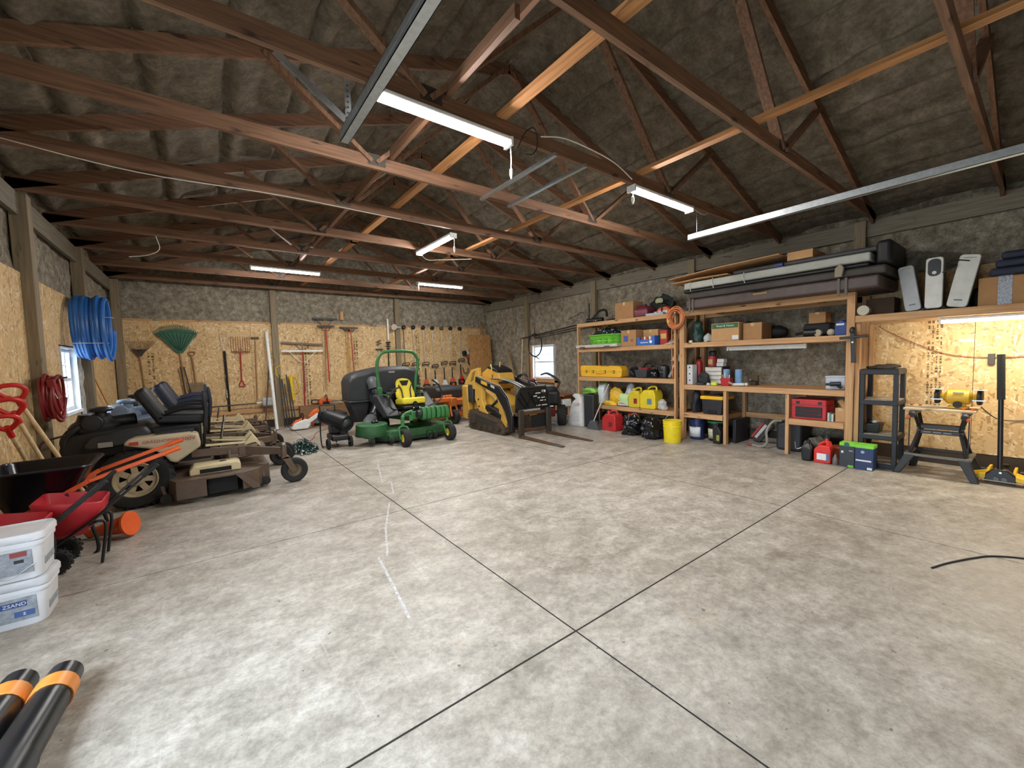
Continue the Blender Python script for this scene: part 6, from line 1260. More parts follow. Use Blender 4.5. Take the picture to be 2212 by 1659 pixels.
t = thing('coffee_can', 'red canister with paper label on the drawer cabinet', 'canister', (7.55, 3.80, 1.36)); MB().lathe([(.085, 0), (.085, .18), (.08, .19)], (7.55, 3.81, 1.36), 'z', 20).build('can', M('8e2a26', .45), t); B(7.462, 7.468, 3.77, 3.85, 1.40, 1.49).build('paper_label', M('a88e5c', .6), t); MB().lathe([(.06, 0), (.07, .07), (.05, .1)], (7.55, 3.81, 1.55), 'z', 14).build('lid_knob', BLACK, t)
for z, y, lab in ((1.361, 3.645, 'white parts box lying on the drawer cabinet'), (1.431, 3.635, 'white parts box stacked on another atop the cabinet')): one('parts_box', lab, 'box', B(7.48, 7.60, y - .06, y + .06, z, z + .066), M('c4c5c6', .5), bevel=.004)
for y, x, lab in ((3.51, 7.455, 'blue paper towel roll beside the drawer cabinet'), (3.28, 7.40, 'blue paper towel roll behind the red caddy')):
    t = thing('paper_roll', lab, 'paper roll', (x, y, 1.03), 'blue paper rolls'); MB().lathe([(.055, 0), (.055, .28)], (x, y, 1.031), 'z', 22).build('roll', M('6f95bd', .8), t); MB().lathe([(.018, 0), (.018, .004)], (x, y, 1.31), 'z', 12).build('core', CARD, t)
t = thing('tool_caddy', 'red tool caddy with screwdrivers on the bench', 'caddy', (7.3, 3.42, 1.03)); MB().loft([[(7.25, 3.37, 1.03), (7.37, 3.37, 1.03), (7.37, 3.51, 1.03), (7.25, 3.51, 1.03)], [(7.24, 3.355, 1.16), (7.38, 3.355, 1.16), (7.38, 3.525, 1.16), (7.24, 3.525, 1.16)]]).build('tub', M('b02330', .45), t, bevel=0.008)
for k in range(4): MB().tube([(7.3 + .02 * (k % 2), 3.40 + .03 * k, 1.1), (7.28, 3.38 + .04 * k, 1.22 + .02 * (k % 3))], .008, 6).build('screwdriver', M('c9b05a', .5) if k % 2 else WHITE, t)
one('tape_roll', 'bright yellow green tape block at the bench front', 'tape', B(7.20, 7.27, 3.57, 3.67, 1.031, 1.085), M('c8e03a', .5), bevel=.01)
blob('white rag heap at the bench front', (7.225, 3.725, 1.045), (.03, .035, .03), M('c9c8c4', .7), 'rag', 'rag', 87)
t = thing('power_tool', 'white hand tool lying on the bench beside the rag', 'tool', (7.25, 3.3, 1.03)); MB().bar((7.25, 3.42, 1.055), (7.25, 3.22, 1.065), .04, .045).build('body', M('cfcdc8', .5), t, bevel=0.01); MB().tube([(7.22, 3.40, 1.06), (7.20, 3.46, 1.10)], .02, 8).build('grip', M('a58a76', .6), t); MB().sph((7.25, 3.19, 1.065), (.03, .03, .028), 12, 8).build('knob', M('d8d8d6', .4), t)
t.location.y -= .10
t = thing('bench_vise', 'small rusty bench vise against the back of the bench', 'vise', (7.6, 3.1, 1.03)); B(7.52, 7.68, 3.06, 3.16, 1.03, 1.10).build('base', M('4a4036', .7, .4), t, bevel=0.01); B(7.54, 7.60, 3.03, 3.19, 1.10, 1.20).build('jaw', M('5a4a38', .7, .4), t, bevel=0.01); MB().cyl((7.44, 3.11, 1.13), (7.56, 3.11, 1.13), .014, n=8).build('screw', STEEL, t)
t = thing('clear_bin', 'clear plastic bin with drawer front at the bench end', 'bin', (7.35, 1.9, 1.03)); B(7.26, 7.55, 1.77, 2.0, 1.03, 1.21).build('box', M('b4bac8', .3, 0, .06), t, bevel=0.012); B(7.252, 7.26, 1.83, 1.95, 1.07, 1.16).build('drawer_front', M('a3abbd', .35), t, bevel=0.004); B(7.25, 7.56, 1.765, 2.005, 1.205, 1.225).build('lid', M('c3c8d2', .3), t, bevel=0.006)
t = thing('cordless_drill', 'black cordless drill lying by the clear bin', 'drill', (7.23, 1.84, 1.03)); MB().cyl((7.22, 1.92, 1.09), (7.22, 1.80, 1.10), .03, n=12).build('motor', BLACK, t); MB().bar((7.22, 1.84, 1.08), (7.24, 1.80, 1.035), .04, .035).build('grip', BLACK, t); MB().cyl((7.22, 1.97, 1.085), (7.22, 1.92, 1.09), .018, n=10).build('chuck', DKMET, t)
t.location.x -= .04; t.location.z += .022
# below the bench
blob('black backpack with blue strap on the lower bench shelf', (7.37, 4.015, .655), (.12, .085, .27), M('1c1e26', .6), 'backpack', 'backpack', 91)
t = thing('storage_tote', 'black tote with a yellow lid on the lower bench shelf', 'tote', (7.4, 3.66, .505)); MB().loft([[(7.24, 3.50, .505), (7.60, 3.50, .505), (7.60, 3.83, .505), (7.24, 3.83, .505)], [(7.22, 3.47, .77), (7.62, 3.47, .77), (7.62, 3.85, .77), (7.22, 3.85, .77)]]).build('box', M('22242a', .5), t, bevel=0.015)
ld = B(7.20, 7.64, 3.455, 3.865, .77, .835).build('lid', M('dda820', .45), t, bevel=0.015); B(7.26, 7.56, 3.52, 3.72, .835, .86).build('lid_handle', BLACK, ld, bevel=0.01); B(7.222, 7.236, 3.58, 3.74, .53, .58).build('front_recess', DARK, t)
bucket('dark blue pail with white label under the bench', (7.36, 4.00, 0), .138, .39, M('1d2b55', .4), None, PAPER)
bucket('black pail with green lid and printed label under the bench', (7.43, 3.68, 0), .138, .37, M('151618', .4), M('2f8a5c', .45), M('b9b8a0', .5, 0, .3, 25), 'buckets', False)
t = thing('oil_jug', 'black oil jug with grey side label under the bench', 'jug', (7.2, 3.53, 0)); MB().prism([(3.60, 0), (3.47, 0), (3.46, .22), (3.50, .30), (3.56, .33), (3.61, .26)], 'yz', 7.14, 7.28).build('body', M('1a1b1d', .4), t, bevel=0.015); B(7.132, 7.14, 3.48, 3.53, .06, .16).build('side_label', M('8f8a3a', .5), t); MB().cyl((7.21, 3.55, .32), (7.21, 3.55, .36), .022, n=10).build('cap', BLACK, t)
one('panel_case', 'tall dark flat case standing behind the bench leg', 'case', B(7.40, 7.9, 3.32, 3.38, 0, .42), M('1d1f24', .5), bevel=.01)
t = thing('packaged_tool', 'red and black packaged tool leaning on the back wall under the bench', 'package', (7.8, 3.2, 0)); MB().obox((7.82, 3.19, .20), (.03, .17, .36), 0, radians(14), radians(32)).build('card', M('35272a', .5), t); MB().obox((7.795, 3.20, .20), (.02, .05, .28), 0, radians(14), radians(32)).build('tool_bar', M('b9b9b6', .4), t); MB().obox((7.80, 3.255, .22), (.02, .035, .3), 0, radians(14), radians(32)).build('red_stripe', M('a8322c', .5), t)
t.location.y -= .13
one('floor_pipe', 'grey pipe lying along the wall under the bench', 'pipe', MB().tube([(7.86, 3.2, .05), (7.86, 2.5, .05)], .045, 12), M('5a564e', .7))
t = thing('generator_case', 'large charcoal case half behind the bench leg', 'case', (7.6, 2.6, 0)); B(7.42, 7.82, 2.34, 2.70, 0, .46).build('shell', M('222428', .55), t, bevel=0.04, seg=3); B(7.412, 7.42, 2.5, 2.66, .05, .2).build('front_panel', M('2c2e33', .6), t)
t = thing('garden_hose', 'grey hose hanging down beside the charcoal case', 'hose', (7.4, 2.75, 0)); MB().tube(smooth_path([(7.42, 2.62, .48), (7.36, 2.72, .46), (7.33, 2.80, .3), (7.34, 2.80, .1), (7.38, 2.9, .02), (7.40, 3.05, .02)], 6), .02, 8).build('tube_run', M('8b887c', .6), t); MB().cyl((7.40, 3.05, .02), (7.40, 3.12, .02), .022, n=8).build('red_end', M('8e2a2a', .5), t)
t = thing('tool_chest', 'red plastic tool chest with black drawers under the bench', 'tool chest', (7.4, 2.2, .565)); B(7.22, 7.58, 1.97, 2.42, .565, .87).build('shell', M('b3262e', .45), t, bevel=0.015)
for k in range(3): dr = B(7.208, 7.222, 2.02, 2.36, .60 + k * .055, .647 + k * .055).build('drawer', M('17181a', .5), t, bevel=0.004); B(7.20, 7.21, 2.10, 2.28, .632 + k * .055, .642 + k * .055).build('drawer_lip', BLACK, dr)
for y in (2.33, 2.05): B(7.212, 7.222, y - .022, y + .022, .80, .84).build('latch', BLACK, t)
B(7.215, 7.585, 1.965, 2.425, .782, .788).build('lid_seam', M('6e1a20', .6), t)
for k, c in enumerate(('b9bcb6', '5f7f7a', 'c6c4bc')): one('book', ('grey booklet standing beside the red tool chest', 'teal booklet standing between two grey ones', 'pale booklet standing next to the open carton')[k], 'book', B(7.22, 7.34, 1.935 - k * .024, 1.957 - k * .024, .566, .69 - .008 * k), M(c, .6), group='booklets under the bench')
t = cardbox('open cardboard carton with a strip poking out under the bench', 7.24, 7.5, 1.755, 1.872, .566, .20, CARD2, False, True); MB().obox((7.33, 1.80, .80), (.05, .06, .16), .3, .5, -.5).build('loose_flap', CARD2, t)
# floor in front of the bench end
t = thing('oil_jug', 'black jug with wire bail on the floor beside the red can', 'jug', (7.0, 2.12, 0)); MB().loft([[(6.92, 2.06, 0), (7.06, 2.06, 0), (7.06, 2.18, 0), (6.92, 2.18, 0)], [(6.91, 2.05, .2), (7.07, 2.05, .2), (7.07, 2.19, .2), (6.91, 2.19, .2)], [(6.96, 2.09, .27), (7.02, 2.09, .27), (7.02, 2.14, .27), (6.96, 2.14, .27)]]).build('body', M('1b1c1e', .4), t, bevel=0.02); MB().cyl((6.99, 2.115, .26), (6.99, 2.115, .30), .024, n=12).build('cap', BLACK, t); MB().tube(smooth_path([(6.95, 2.19, .18), (6.93, 2.25, .16), (6.94, 2.27, .26)], 4), .006, 6).build('wire_bail', STEEL, t)
t = jerrycan('bright red fuel can with tall black spout and white label', 6.92, 7.10, 1.83, 2.03, 0, .30, M('cc2c26', .4), M('cc2c26', .4), 1, None); MB().tube([(7.01, 1.90, .29), (7.01, 1.90, .36)], [.03, .02], 12).build('spout_base', M('cc2c26', .4), t); MB().cyl((7.01, 1.90, .35), (7.01, 1.90, .40), .036, n=14).build('spout_cap', BLACK, t); B(6.912, 6.92, 1.88, 1.99, .05, .14).build('white_label', PAPER, t); B(6.912, 6.92, 1.845, 1.88, .05, .14).build('blue_label', M('4a6a8c', .5), t)
blob('grey green canvas bag behind the black jug', (7.34, 2.1, .14), (.17, .17, .2), M('5c5c50', .7), 'canvas_bag', 'bag', 95)
one('flower_pot', 'terracotta coloured pot behind the red can', 'pot', MB().lathe([(.05, 0), (.08, .16), (.09, .17), (.09, .20), (.08, .2)], (7.37, 1.84, 0), 'z', 18), M('9a4a28', .6))
one('grey_bottle', 'small grey bottle on the floor beside the red can', 'bottle', MB().lathe([(.032, 0), (.036, .01), (.034, .09), (.014, .13), (.014, .15)], (6.96, 1.785, 0), 'z', 14), M('6a625e', .4))
def tallbox(label, x0, x1, y0, y1, h, face, top, group):
    t = thing('product_box', label, 'box', ((x0 + x1) / 2, (y0 + y1) / 2, 0), group); B(x0, x1, y0, y1, 0, h).build('carton', face, t, bevel=0.004, seg=1); B(x0 - .001, x1 + .001, y0 - .001, y1 + .001, h * .88, h + .001).build('top_band', top, t); return t
LIME = M('78c83a', .5)
t = tallbox('charcoal product box with lime green top beside a blue one', 6.93, 7.10, 1.57, 1.735, .33, M('2c3136', .5), LIME, 'product boxes on the floor')
MB().cyl((6.925, 1.655, .31), (6.93, 1.655, .31), .03, n=16).build('oval_print', M('2c5a5a', .5), t); B(6.926, 6.93, 1.69, 1.715, .19, .22).build('white_print', PAPER, t); B(6.926, 6.93, 1.59, 1.63, .22, .235).build('grey_print', M('8a8f94', .5), t); B(6.926, 6.93, 1.58, 1.64, .005, .03).build('lime_print', LIME, t)
t = tallbox('navy blue product box with lime green edge in front of the black rack', 6.90, 7.10, 1.37, 1.56, .33, M('1f3058', .5), LIME, 'product boxes on the floor')
B(6.896, 6.9, 1.39, 1.55, .115, .135).build('white_line', PAPER, t); B(6.896, 6.9, 1.38, 1.43, .01, .04).build('bar_code', PAPER, t); MB().cyl((6.895, 1.48, .24), (6.9, 1.48, .24), .02, n=12).build('logo_print', M('8fa3c4', .5), t); B(6.896, 6.9, 1.371, 1.559, .285, .291).build('navy_face', M('1f3058', .5), t)
# ---------------------------------------------------------------- covers and boards stacked above the bench
SPA = M('3b3430', .6, 0, .2, 10, .3); SPAB = M('17171a', .55)
t = thing('spa_cover', 'folded brown vinyl spa cover lying lowest above the workbench', 'cover', (7.2, 2.8, 2.39), 'folded covers above the bench')
B(6.92, 7.9, 1.36, 3.98, 2.392, 2.56).build('lower_half', M('4a3c38', .5, 0, .2, 7, .3), t, bevel=0.03, seg=3)
B(6.94, 7.9, 1.30, 3.94, 2.565, 2.68).build('upper_half', SPA, t, bevel=0.03, seg=3)
for y in (3.9, 3.84, 1.78, 1.70): B(6.905, 6.92, y - .014, y + .014, 2.33, 2.56).build('strap', M('5a504a', .6), t)
MB().tube(smooth_path([(6.915, 2.95, 2.57), (6.90, 2.85, 2.545), (6.90, 2.75, 2.545), (6.915, 2.65, 2.57)], 4), .012, 6).build('handle', BLACK, t)
B(6.912, 6.92, 2.66, 2.86, 2.49, 2.52).build('faded_logo', M('8a6a3a', .6), t)
t = thing('spa_cover', 'black and pale grey spa cover lying on the brown one', 'cover', (7.2, 2.8, 2.69), 'folded covers above the bench')
B(6.98, 7.9, 1.48, 4.06, 2.685, 2.74).build('dark_layer', SPAB, t, bevel=0.02); B(6.93, 7.9, 1.46, 4.02, 2.745, 2.86).build('grey_panel', M('a9aaa2', .6, 0, .1, 6), t, bevel=0.02); B(6.98, 7.9, 1.40, 3.2, 2.865, 2.93).build('top_layer', M('3b3a3c', .6), t, bevel=0.02)
MB().obox((7.4, 1.34, 2.84), (.85, .16, .30)).build('end_flap', SPAB, t, bevel=0.05, seg=3)
for y in (3.9, 3.5, 3.0): MB().tube(smooth_path([(6.925, y, 2.87), (6.91, y + .01, 2.80), (6.915, y - .02, 2.70)], 3), .006, 5).build('clip_strap', M('c9c9c4', .3), t)
MB().prism([(1.82, 2.58), (1.74, 2.58), (1.72, 2.70), (1.76, 2.76), (1.82, 2.70)], 'yz', 6.88, 6.925).build('strap_bundle', M('8f8676', .7), t, bevel=0.01)
for k, (x0, x1, ya, za, yb, zb, lab) in enumerate(((6.84, 7.5, 4.22, 2.865, 3.24, 2.885, 'brown cardboard sheet lying lowest across the covers'), (6.80, 7.6, 4.26, 2.94, 2.48, 3.03, 'long brown cardboard sheet on top of the stack'))):
    m = MB().loft([[(x0, ya, za), (x1, ya, za), (x1, ya, za + .012), (x0, ya, za + .012)], [(x0, (ya + yb) / 2, (za + zb) / 2 + .01), (x1, (ya + yb) / 2, (za + zb) / 2 + .01), (x1, (ya + yb) / 2, (za + zb) / 2 + .025), (x0, (ya + yb) / 2, (za + zb) / 2 + .025)], [(x0 + .05, yb, zb), (x1, yb, zb), (x1, yb, zb + .012), (x0 + .05, yb, zb + .012)]])
    one('cardboard_sheet', lab, 'cardboard', m, CARD2, group='cardboard sheets')
t = cardbox('wedge shaped open cardboard carton on top of the covers', 6.98, 7.5, 2.10, 2.42, 2.932, .12, CARD2, False, False)
one('blue_can', 'small blue can wedged beside the pale grey cover', 'can', MB().cyl((6.944, 2.56, 2.892), (6.944, 2.46, 2.892), .03, n=12), M('2f3f7e', .4))
# ---------------------------------------------------------------- high shelf on the right
def radiator(label, c, h, w, d, tilt, mat, panel, cordy=False):
    x, y, z = c; t = thing('radiator', label, 'heater', c, 'oil radiators on the high shelf'); R = Matrix.Translation(c) @ Matrix.Rotation(tilt, 4, 'X') @ Matrix.Translation((-x, -y, -z))
    MB().loft([[(x - .01 * 0, y + a, z + b + h / 2) for a, b in rrect(w, h, .035, 4)], [(x + .05, y + a, z + b + h / 2) for a, b in rrect(w, h, .035, 4)]]).xf(R).build('front_panel', mat, t, bevel=0.008)
    for k in range(5): B(x + .07 + k * d / 6, x + .085 + k * d / 6, y - w * .42, y + w * .42, z + .02, z + h * .93).xf(R).build('fin', M('8d8c88', .4), t, bevel=0.006)
    B(x + .05, x + d, y - .02, y + .02, z + .03, z + h * .9).xf(R).build('core', M('8d8c88', .4), t)
    if panel:
        MB().loft([[(x - .004, y + a, z + b + h * .80) for a, b in rrect(w * .74, h * .34, .05, 4)], [(x + .002, y + a, z + b + h * .80) for a, b in rrect(w * .74, h * .34, .05, 4)]]).xf(R).build('control_panel', M('16171a', .35), t)
        MB().cyl((x - .007, y, z + h * .70), (x - .003, y, z + h * .70), .02, n=14).xf(R).build('knob', M('cfcfca', .4), t)
        MB().tube(arc((x + .03, y, z - .01), w * .62, 0, pi, 8, 'yz', .03), .012, 6).build('foot', M('30343c', .5), t)
    else:
        B(x - .003, x, y - w * .2, y + w * .2, z + h * .12, z + h * .15).xf(R).build('vent_mark', M('6e6e6a', .5), t); B(x - .003, x, y - w * .3, y + w * .3, z + h * .93, z + h * .945).xf(R).build('top_groove', M('8a8a84', .5), t)
    if cordy: MB().tube(smooth_path([(x - .01, y - w * .55, z + h * .86), (x - .03, y, z + h * .90), (x - .01, y + w * .55, z + h * .88), (x - .02, y, z + h * .80), (x - .01, y + w * .7, z + h * .70)], 4), .007, 6).build('cord', BLACK, t)
radiator('grey radiator leaning back behind the folded covers', (7.28, 1.095, 2.075), .585, .15, .34, radians(-9), M('a5a7a8', .4), False)
radiator('white radiator with black control panel standing upright', (7.24, .915, 2.085), .62, .155, .36, 0, M('cfcdc6', .4), True)
radiator('off-white radiator with cord leaning beside the cardboard box', (7.24, .722, 2.078), .61, .175, .34, radians(10), M('c4c3bb', .4), False, True)
t = cardbox('cardboard box with black and white shipping tape on the high shelf', 7.30, 7.6, .16, .555, 2.06, .33, CARD, False, False); B(7.296, 7.30, .30, .405, 2.06, 2.392).build('printed_tape', M('8f9096', .3, 0, .5, 70), t)
t = thing('folded_tarp', 'stack of folded dark navy tarps on the cardboard box', 'tarp', (7.4, .3, 2.39)); 
for k in range(3): B(7.22 + .02 * k, 7.62, .10, .47 - .04 * k, 2.392 + k * .09, 2.478 + k * .09).build('fold', M('1d2338', .7), t, bevel=0.03, seg=3)
one('dark_bag', 'black bag tucked between a radiator and the navy tarps', 'bag', MB().obox((7.73, .58, 2.191), (.2, .14, .26)), M('141416', .7), bevel=.05, seg=3)
cardbox('dim brown carton behind the grey radiator', 7.52, 7.85, 1.32, 1.62, 2.06, .24, M('4f3a28', .8), False, False)
t = thing('tape_roll', 'roll of pale masking film at the corner of the high shelf', 'roll', (7.2, 1.62, 2.06)); MB().lathe([(.028, 0), (.065, 0), (.065, .12), (.028, .12)], (7.16, 1.57, 2.126), (1, 0, 0), 20).build('roll', M('b7b09c', .6), t); MB().lathe([(.026, .002), (.001, .002)], (7.16, 1.57, 2.126), (1, 0, 0), 14, False).build('core_hole', M('5a5448', .7), t)
# ---------------------------------------------------------------- black plastic rack
t = thing('plastic_rack', 'black plastic four tier rack beside the workbench', 'rack', (7.5, 1.3, 0))
RK = M('1d1f24', .55, 0, .15); RKS = M('2d2c2c', .75, 0, .3, 20)
for x in (7.22, 7.62):
    for y in (1.565, 1.225): B(x - .028, x + .028, y - .026, y + .026, 0, 1.32).build('leg', RK, t, bevel=0.006)
for z in (1.33, .92, .45, .07):
    B(7.19, 7.66, 1.195, 1.595, z - .075, z - .012).build('tier_frame', RK, t, bevel=0.008); B(7.20, 7.65, 1.205, 1.585, z - .014, z).build('tier_surface', M('8a8172', .8, 0, .3, 20) if z < 1.3 else RKS, t)
blob('dark leaf litter and scraps spread on the top of the black rack', (7.42, 1.40, 1.345), (.2, .17, .035), M('2b221c', .9, 0, .4, 40), 'scrap_heap', 'scraps', 97, .3)
one('black_tub', 'small black tub on the lower tier of the plastic rack', 'tub', MB().loft([[(7.28, 1.40, .451), (7.5, 1.40, .451), (7.5, 1.53, .451), (7.28, 1.53, .451)], [(7.26, 1.385, .58), (7.52, 1.385, .58), (7.52, 1.545, .58), (7.26, 1.545, .58)]]), BLACK, bevel=.01)
t = thing('goggles', 'dark goggles with shiny lens resting on the small black tub', 'goggles', (7.34, 1.46, .58)); MB().sph((7.33, 1.485, .60), (.04, .035, .025), 12, 8).build('frame', BLACK, t); MB().sph((7.30, 1.445, .605), (.03, .03, .024), 12, 8).build('lens', M('a9b0b6', .1), t)
t = thing('bar_clamp', 'black bar clamp hung on the bench end post', 'clamp', (7.08, 1.72, 1.6)); MB().bar((7.09, 1.66, 1.84), (7.09, 1.64, 1.42), .03, .05).build('bar', BLACK, t, bevel=0.006); MB().bar((7.09, 1.80, 1.76), (7.09, 1.50, 1.78), .04, .035).build('jaw', BLACK, t, bevel=0.006); MB().sph((7.09, 1.66, 1.86), (.03, .035, .05), 10, 8).build('handle', BLACK, t); MB().cyl((7.07, 1.655, 1.70), (7.159, 1.67, 1.70), .012, n=8).build('hook', STEEL, t)
# ---------------------------------------------------------------- folding bench and grinder
t = thing('folding_workbench', 'folding workbench with black steel frame and orange clamps', 'workbench', (7.35, .85, 0))
for x0, x1, z in ((7.14, 7.30, .815), (7.38, 7.54, .825)): B(x0, x1, .52, 1.14, z, z + .025).build('jaw_board', wood('y', 'a89272', 'c9b592', '7d6a4c'), t, bevel=0.004)
def seg2(a, b, w=.035, h=.02, nm='frame_bar', m=None): MB().bar(a, b, w, h).build(nm, m or M('18191c', .45), t, bevel=0.004)
for y in (1.05, .60):
    s = 1 if y > .8 else -1
    seg2((7.20, y, .80), (7.30, y - s * .05, .56)); seg2((7.30, y - s * .05, .56), (7.18, y + s * .02, .27)); seg2((7.50, y, .80), (7.44, y - s * .05, .56)); seg2((7.44, y - s * .05, .56), (7.56, y + s * .02, .27))
    seg2((7.17, y + s * .03, .80), (7.16, y + s * .03, .28), .012, .012, 'stay_rod'); B(7.14, 7.54, y - .03, y + .03, .755, .815).build('clamp_housing', M('55585c', .5), t, bevel=0.01)
    MB().cyl((7.10, y, .755), (7.14, y, .775), .035, n=14).build('crank_wheel', M('33363a', .5), t); MB().cyl((7.075, y + s * .03, .735), (7.10, y + s * .03, .74), .018, n=10).build('crank_knob', M('cf5a26', .5), t)
    seg2((7.10, y + s * .04, .255), (7.62, y + s * .04, .255), .05, .03, 'foot_rail', M('6a685f', .6))
for z in (.60, .535): B(7.28, 7.32, .62, 1.03, z - .028, z + .022).build('cross_bar', M('151619', .45), t, bevel=0.004)
B(7.40, 7.44, .62, 1.03, .575, .62).build('cross_bar', M('151619', .45), t, bevel=0.004)
for k in range(3): B(7.276, 7.28, .72 + k * .09, .79 + k * .09, .527, .537).build('bar_print', M('8a8a86', .5), t)
for x in (7.10, 7.62): B(x - .02, x + .02, .55, 1.10, .24, .27).build('step_rail', M('6a685f', .6) if x < 7.3 else BLACK, t, bevel=0.005)
for x, dx in ((7.12, -.02), (7.60, .05)):
    for y, dy in ((1.06, .12 if x < 7.3 else .05), (.60, -.10)): MB().loft([[(x + a * .05, y + b * .05, .25) for a, b in ((-1, -1), (1, -1), (1, 1), (-1, 1))], [(x + dx + a * .03, y + dy + b * .035, 0) for a, b in ((-1, -1), (1, -1), (1, 1), (-1, 1))]]).build('leg', M('2b2c2f', .55), t, bevel=0.008)
for y in (1.10, 1.02, .62, .55): MB().cyl((7.2 + .2 * (y > 1), y, .84), (7.2 + .2 * (y > 1), y, .865), .016, n=10).build('clamp_peg', M('cf5a26', .5), t)
t = thing('bench_grinder', 'yellow bench grinder with two guards on the folding bench', 'grinder', (7.34, .68, .85)); GY = M('d0a42a', .45)
MB().lathe([(.03, -.18), (.045, -.12), (.085, -.09), (.09, 0), (.085, .09), (.045, .12), (.03, .18)], (7.34, .68, .985), 'y', 22).build('motor', GY, t)
B(7.26, 7.42, .59, .77, .851, .875).build('base', GY, t, bevel=0.01); MB().loft([[(7.28, .62, .875), (7.40, .62, .875), (7.40, .74, .875), (7.28, .74, .875)], [(7.30, .62, .92), (7.38, .62, .92), (7.38, .74, .92), (7.30, .74, .92)]]).build('pedestal', GY, t)
MB().cyl((7.25, .68, .898), (7.262, .68, .90), .04, n=16).build('switch_plate', BLACK, t); B(7.245, 7.262, .63, .72, 1.03, 1.05).build('name_plate', M('a9a38a', .5), t)
for y in (.855, .505):
    w = MB().cyl((7.34, y - .022, .985), (7.34, y + .022, .985), .075, n=22).build('grinding_wheel', M('4a4c52', .7), t); MB().tube(arc((7.34, y, .985), .085, -.4, pi + .9, 14, 'xz'), .024, 8).build('wheel_guard', BLACK, t)
    B(7.22, 7.30, y - .055, y + .055, .955, .965).build('tool_rest', M('b9bbbc', .35, .7), t); B(7.20, 7.36, y - .055, y + .055, 1.08, 1.086).build('eye_shield', M('b4b6b4', .2), t)
# ---------------------------------------------------------------- floor jack
t = thing('floor_jack', 'yellow trolley jack with a tall black handle', 'jack', (7.4, .32, 0))
JY = M('d8b222', .45)
for s in (-1, 1):
    MB().prism([(7.22, .05), (7.26, .13), (7.40, .15), (7.80, .12), (7.82, .06), (7.40, .03)], 'xz', .32 + s * .10 - .012, .32 + s * .10 + .012).build('side_plate', JY, t, bevel=0.004)
    MB().loft([[(7.20, .32 + s * .11, .06), (7.20, .32 + s * .23, .04), (7.20, .32 + s * .23, .09), (7.20, .32 + s * .11, .12)], [(7.36, .32 + s * .11, .06), (7.36, .32 + s * .23, .04), (7.36, .32 + s * .23, .10), (7.36, .32 + s * .11, .14)]]).build('caster_wing', JY, t, bevel=0.006)
    MB().cyl((7.28, .32 + s * .17, .04), (7.28, .32 + s * .23, .04), .04, n=16).build('caster_wheel', RUB, t); MB().cyl((7.76, .32 + s * .13, .045), (7.76, .32 + s * .18, .045), .045, n=16).build('front_wheel', DKMET, t)
MB().prism([(.20, .02), (.44, .02), (.44, .11), (.37, .18), (.27, .18), (.20, .11)], 'yz', 7.20, 7.30).build('pump_housing', M('141517', .3), t, bevel=0.012)
for y in (.29, .35): MB().cyl((7.19, y, .07), (7.2, y, .07), .022, n=14).build('pump_bore', M('55575a', .4, .6), t)
MB().cyl((7.185, .19, .045), (7.185, .45, .045), .008, n=8).build('cross_rod', STEEL, t); MB().cyl((7.192, .32, .145), (7.2, .32, .145), .012, n=10).build('bolt', CHROME, t)
MB().tube([(7.25, .325, .15), (7.29, .345, 1.02)], .022, 14).build('handle', M('131416', .35), t); MB().tube([(7.287, .343, .98), (7.31, .36, 1.50)], .033, 16).build('handle_grip', M('17181a', .75, 0, .1, 30, .3), t)
MB().cyl((7.70, .32, .12), (7.70, .32, .16), .05, n=16).build('saddle', DKMET, t)
# ---------------------------------------------------------------- wires on the particle board wall and floor
cable('thin red cord drooping across the particle board wall', [(7.94, 1.56, 1.93), (7.96, 1.45, 1.84), (7.98, 1.2, 1.68), (7.985, .9, 1.52), (7.985, .6, 1.46), (7.985, .2, 1.46), (7.985, -.2, 1.5)], .005, M('8a3a24', .6))
cable('thin black power cord running from the grinder to the wall', [(7.42, .50, .87), (7.60, .47, .80), (7.8, .40, .70), (7.98, .30, .66), (7.985, .1, .68), (7.985, -.2, .66)], .006, BLACK)
cable('black cord lying on the concrete near the floor joint', [(4.12, .48, .006), (4.3, .42, .006), (4.55, .31, .007), (4.7, .22, .006), (4.82, .05, .006), (4.85, -.25, .006)], .006, M('1d1a22', .6))
t = thing('shipping_label', 'small white label stuck on the particle board wall', 'label', (7.99, .72, 1.68)); B(7.998, 8.0052, .63, .76, 1.66, 1.70).build('paper', PAPER, t)
one('outlet_box', 'dark outlet box on the particle board wall', 'outlet', B(7.97, 8.006, .44, .50, 1.36, 1.50), M('3b3530', .6), bevel=.004)
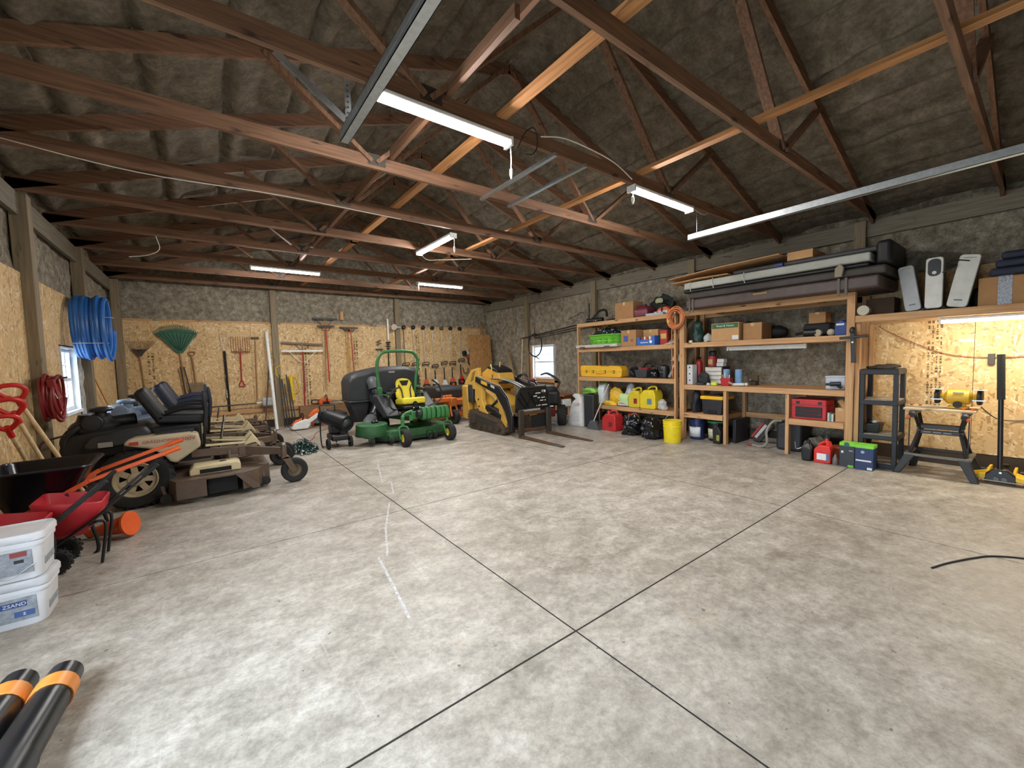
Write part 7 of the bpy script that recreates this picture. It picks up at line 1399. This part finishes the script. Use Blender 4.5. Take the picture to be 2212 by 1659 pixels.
# ---------------------------------------------------------------- right wall extras
t = thing('pipe_rack', 'long black pipes laid on brackets along the foam wall', 'pipe', (7.85, 7.9, 2.35))
for k, (y0, y1, z0, z1) in enumerate(((9.9, 6.9, 2.22, 2.50), (9.3, 6.9, 2.24, 2.42), (9.2, 7.0, 2.18, 2.34))): MB().tube([(7.88 - .03 * k, y0, z0), (7.86 - .03 * k, y1, z1)], .018 if not k else .012, 8).build('pipe', M('241f1b', .5), t)
for y, z in ((9.2, 2.26), (7.1, 2.44)): MB().tube([(7.97 if y > 8 else 7.926, y, z - .05), (7.8, y, z - .05), (7.8, y, z + .22)], .012, 8).build('bracket', DKMET, t)
t = thing('hose_ring', 'thin black hose ring hanging on the pipe bracket', 'hose', (7.84, 9.15, 1.7), 'coils'); MB().tube([(7.762, 9.15 + .30 * cos(2 * pi * k / 30), 1.98 + .33 * sin(2 * pi * k / 30)) for k in range(30)], .02, 8, True).build('ring', BLACK, t); MB().tube([(7.77, 9.2, 1.66), (7.74, 8.95, 1.58)], .015, 6).build('loose_end', BLACK, t)
one('leaning_board', 'old board leaning diagonally against the foam wall', 'board', MB().bar((7.80, 10.6, 1.9), (7.72, 9.75, .02), .09, .035, (1, 0, 0)), wood('z', '7d6a4c', '9c8762', '55452f'))
one('leaning_pole', 'slim pale pole leaning on the post beside the window', 'pole', MB().tube([(7.86, 9.85, 2.2), (7.78, 9.95, .01)], .02, 8), wood('z', 'a48d66', 'bfa87e', '6e5a3c'))
one('bench_plank', 'reddish plank shelf under the window', 'board', B(7.55, 8.0, 7.75, 9.45, .56, .60), wood('y', '7a452a', '9c6040', '4d2a18'))
for y in (7.9, 9.3): one('plank_trestle', 'timber trestle leg holding up the reddish plank', 'trestle', MB().box(7.62, 7.70, y - .04, y + .04, 0, .56).box(7.85, 7.93, y - .04, y + .04, 0, .56).box(7.62, 7.93, y - .03, y + .03, .47, .56), LUM['z'], group='plank trestles')
one('wire_hook', 'bent wire hook on the foam wall above the pipes', 'hook', MB().tube([(7.9, 7.9, 2.62), (7.9, 7.5, 2.72), (7.9, 7.45, 2.76), (8.02, 7.45, 2.76)], .008, 6), DKMET)
# ---------------------------------------------------------------- lettering becomes mesh, helper data is dropped
dg = bpy.context.evaluated_depsgraph_get(); _done = {}
for o in [o for o in bpy.data.objects if o.type == 'FONT']:
    me = _done.get(o.data.name)
    if me is None:
        me = bpy.data.meshes.new_from_object(o.evaluated_get(dg)); me.name = 'lettering'; _done[o.data.name] = me
    n = bpy.data.objects.new('lettering', me); COL.objects.link(n)
    n.parent = o.parent; n.matrix_local = o.matrix_local.copy()
    bpy.data.objects.remove(o)
for o in bpy.data.objects:
    if '_b' in o: del o['_b']
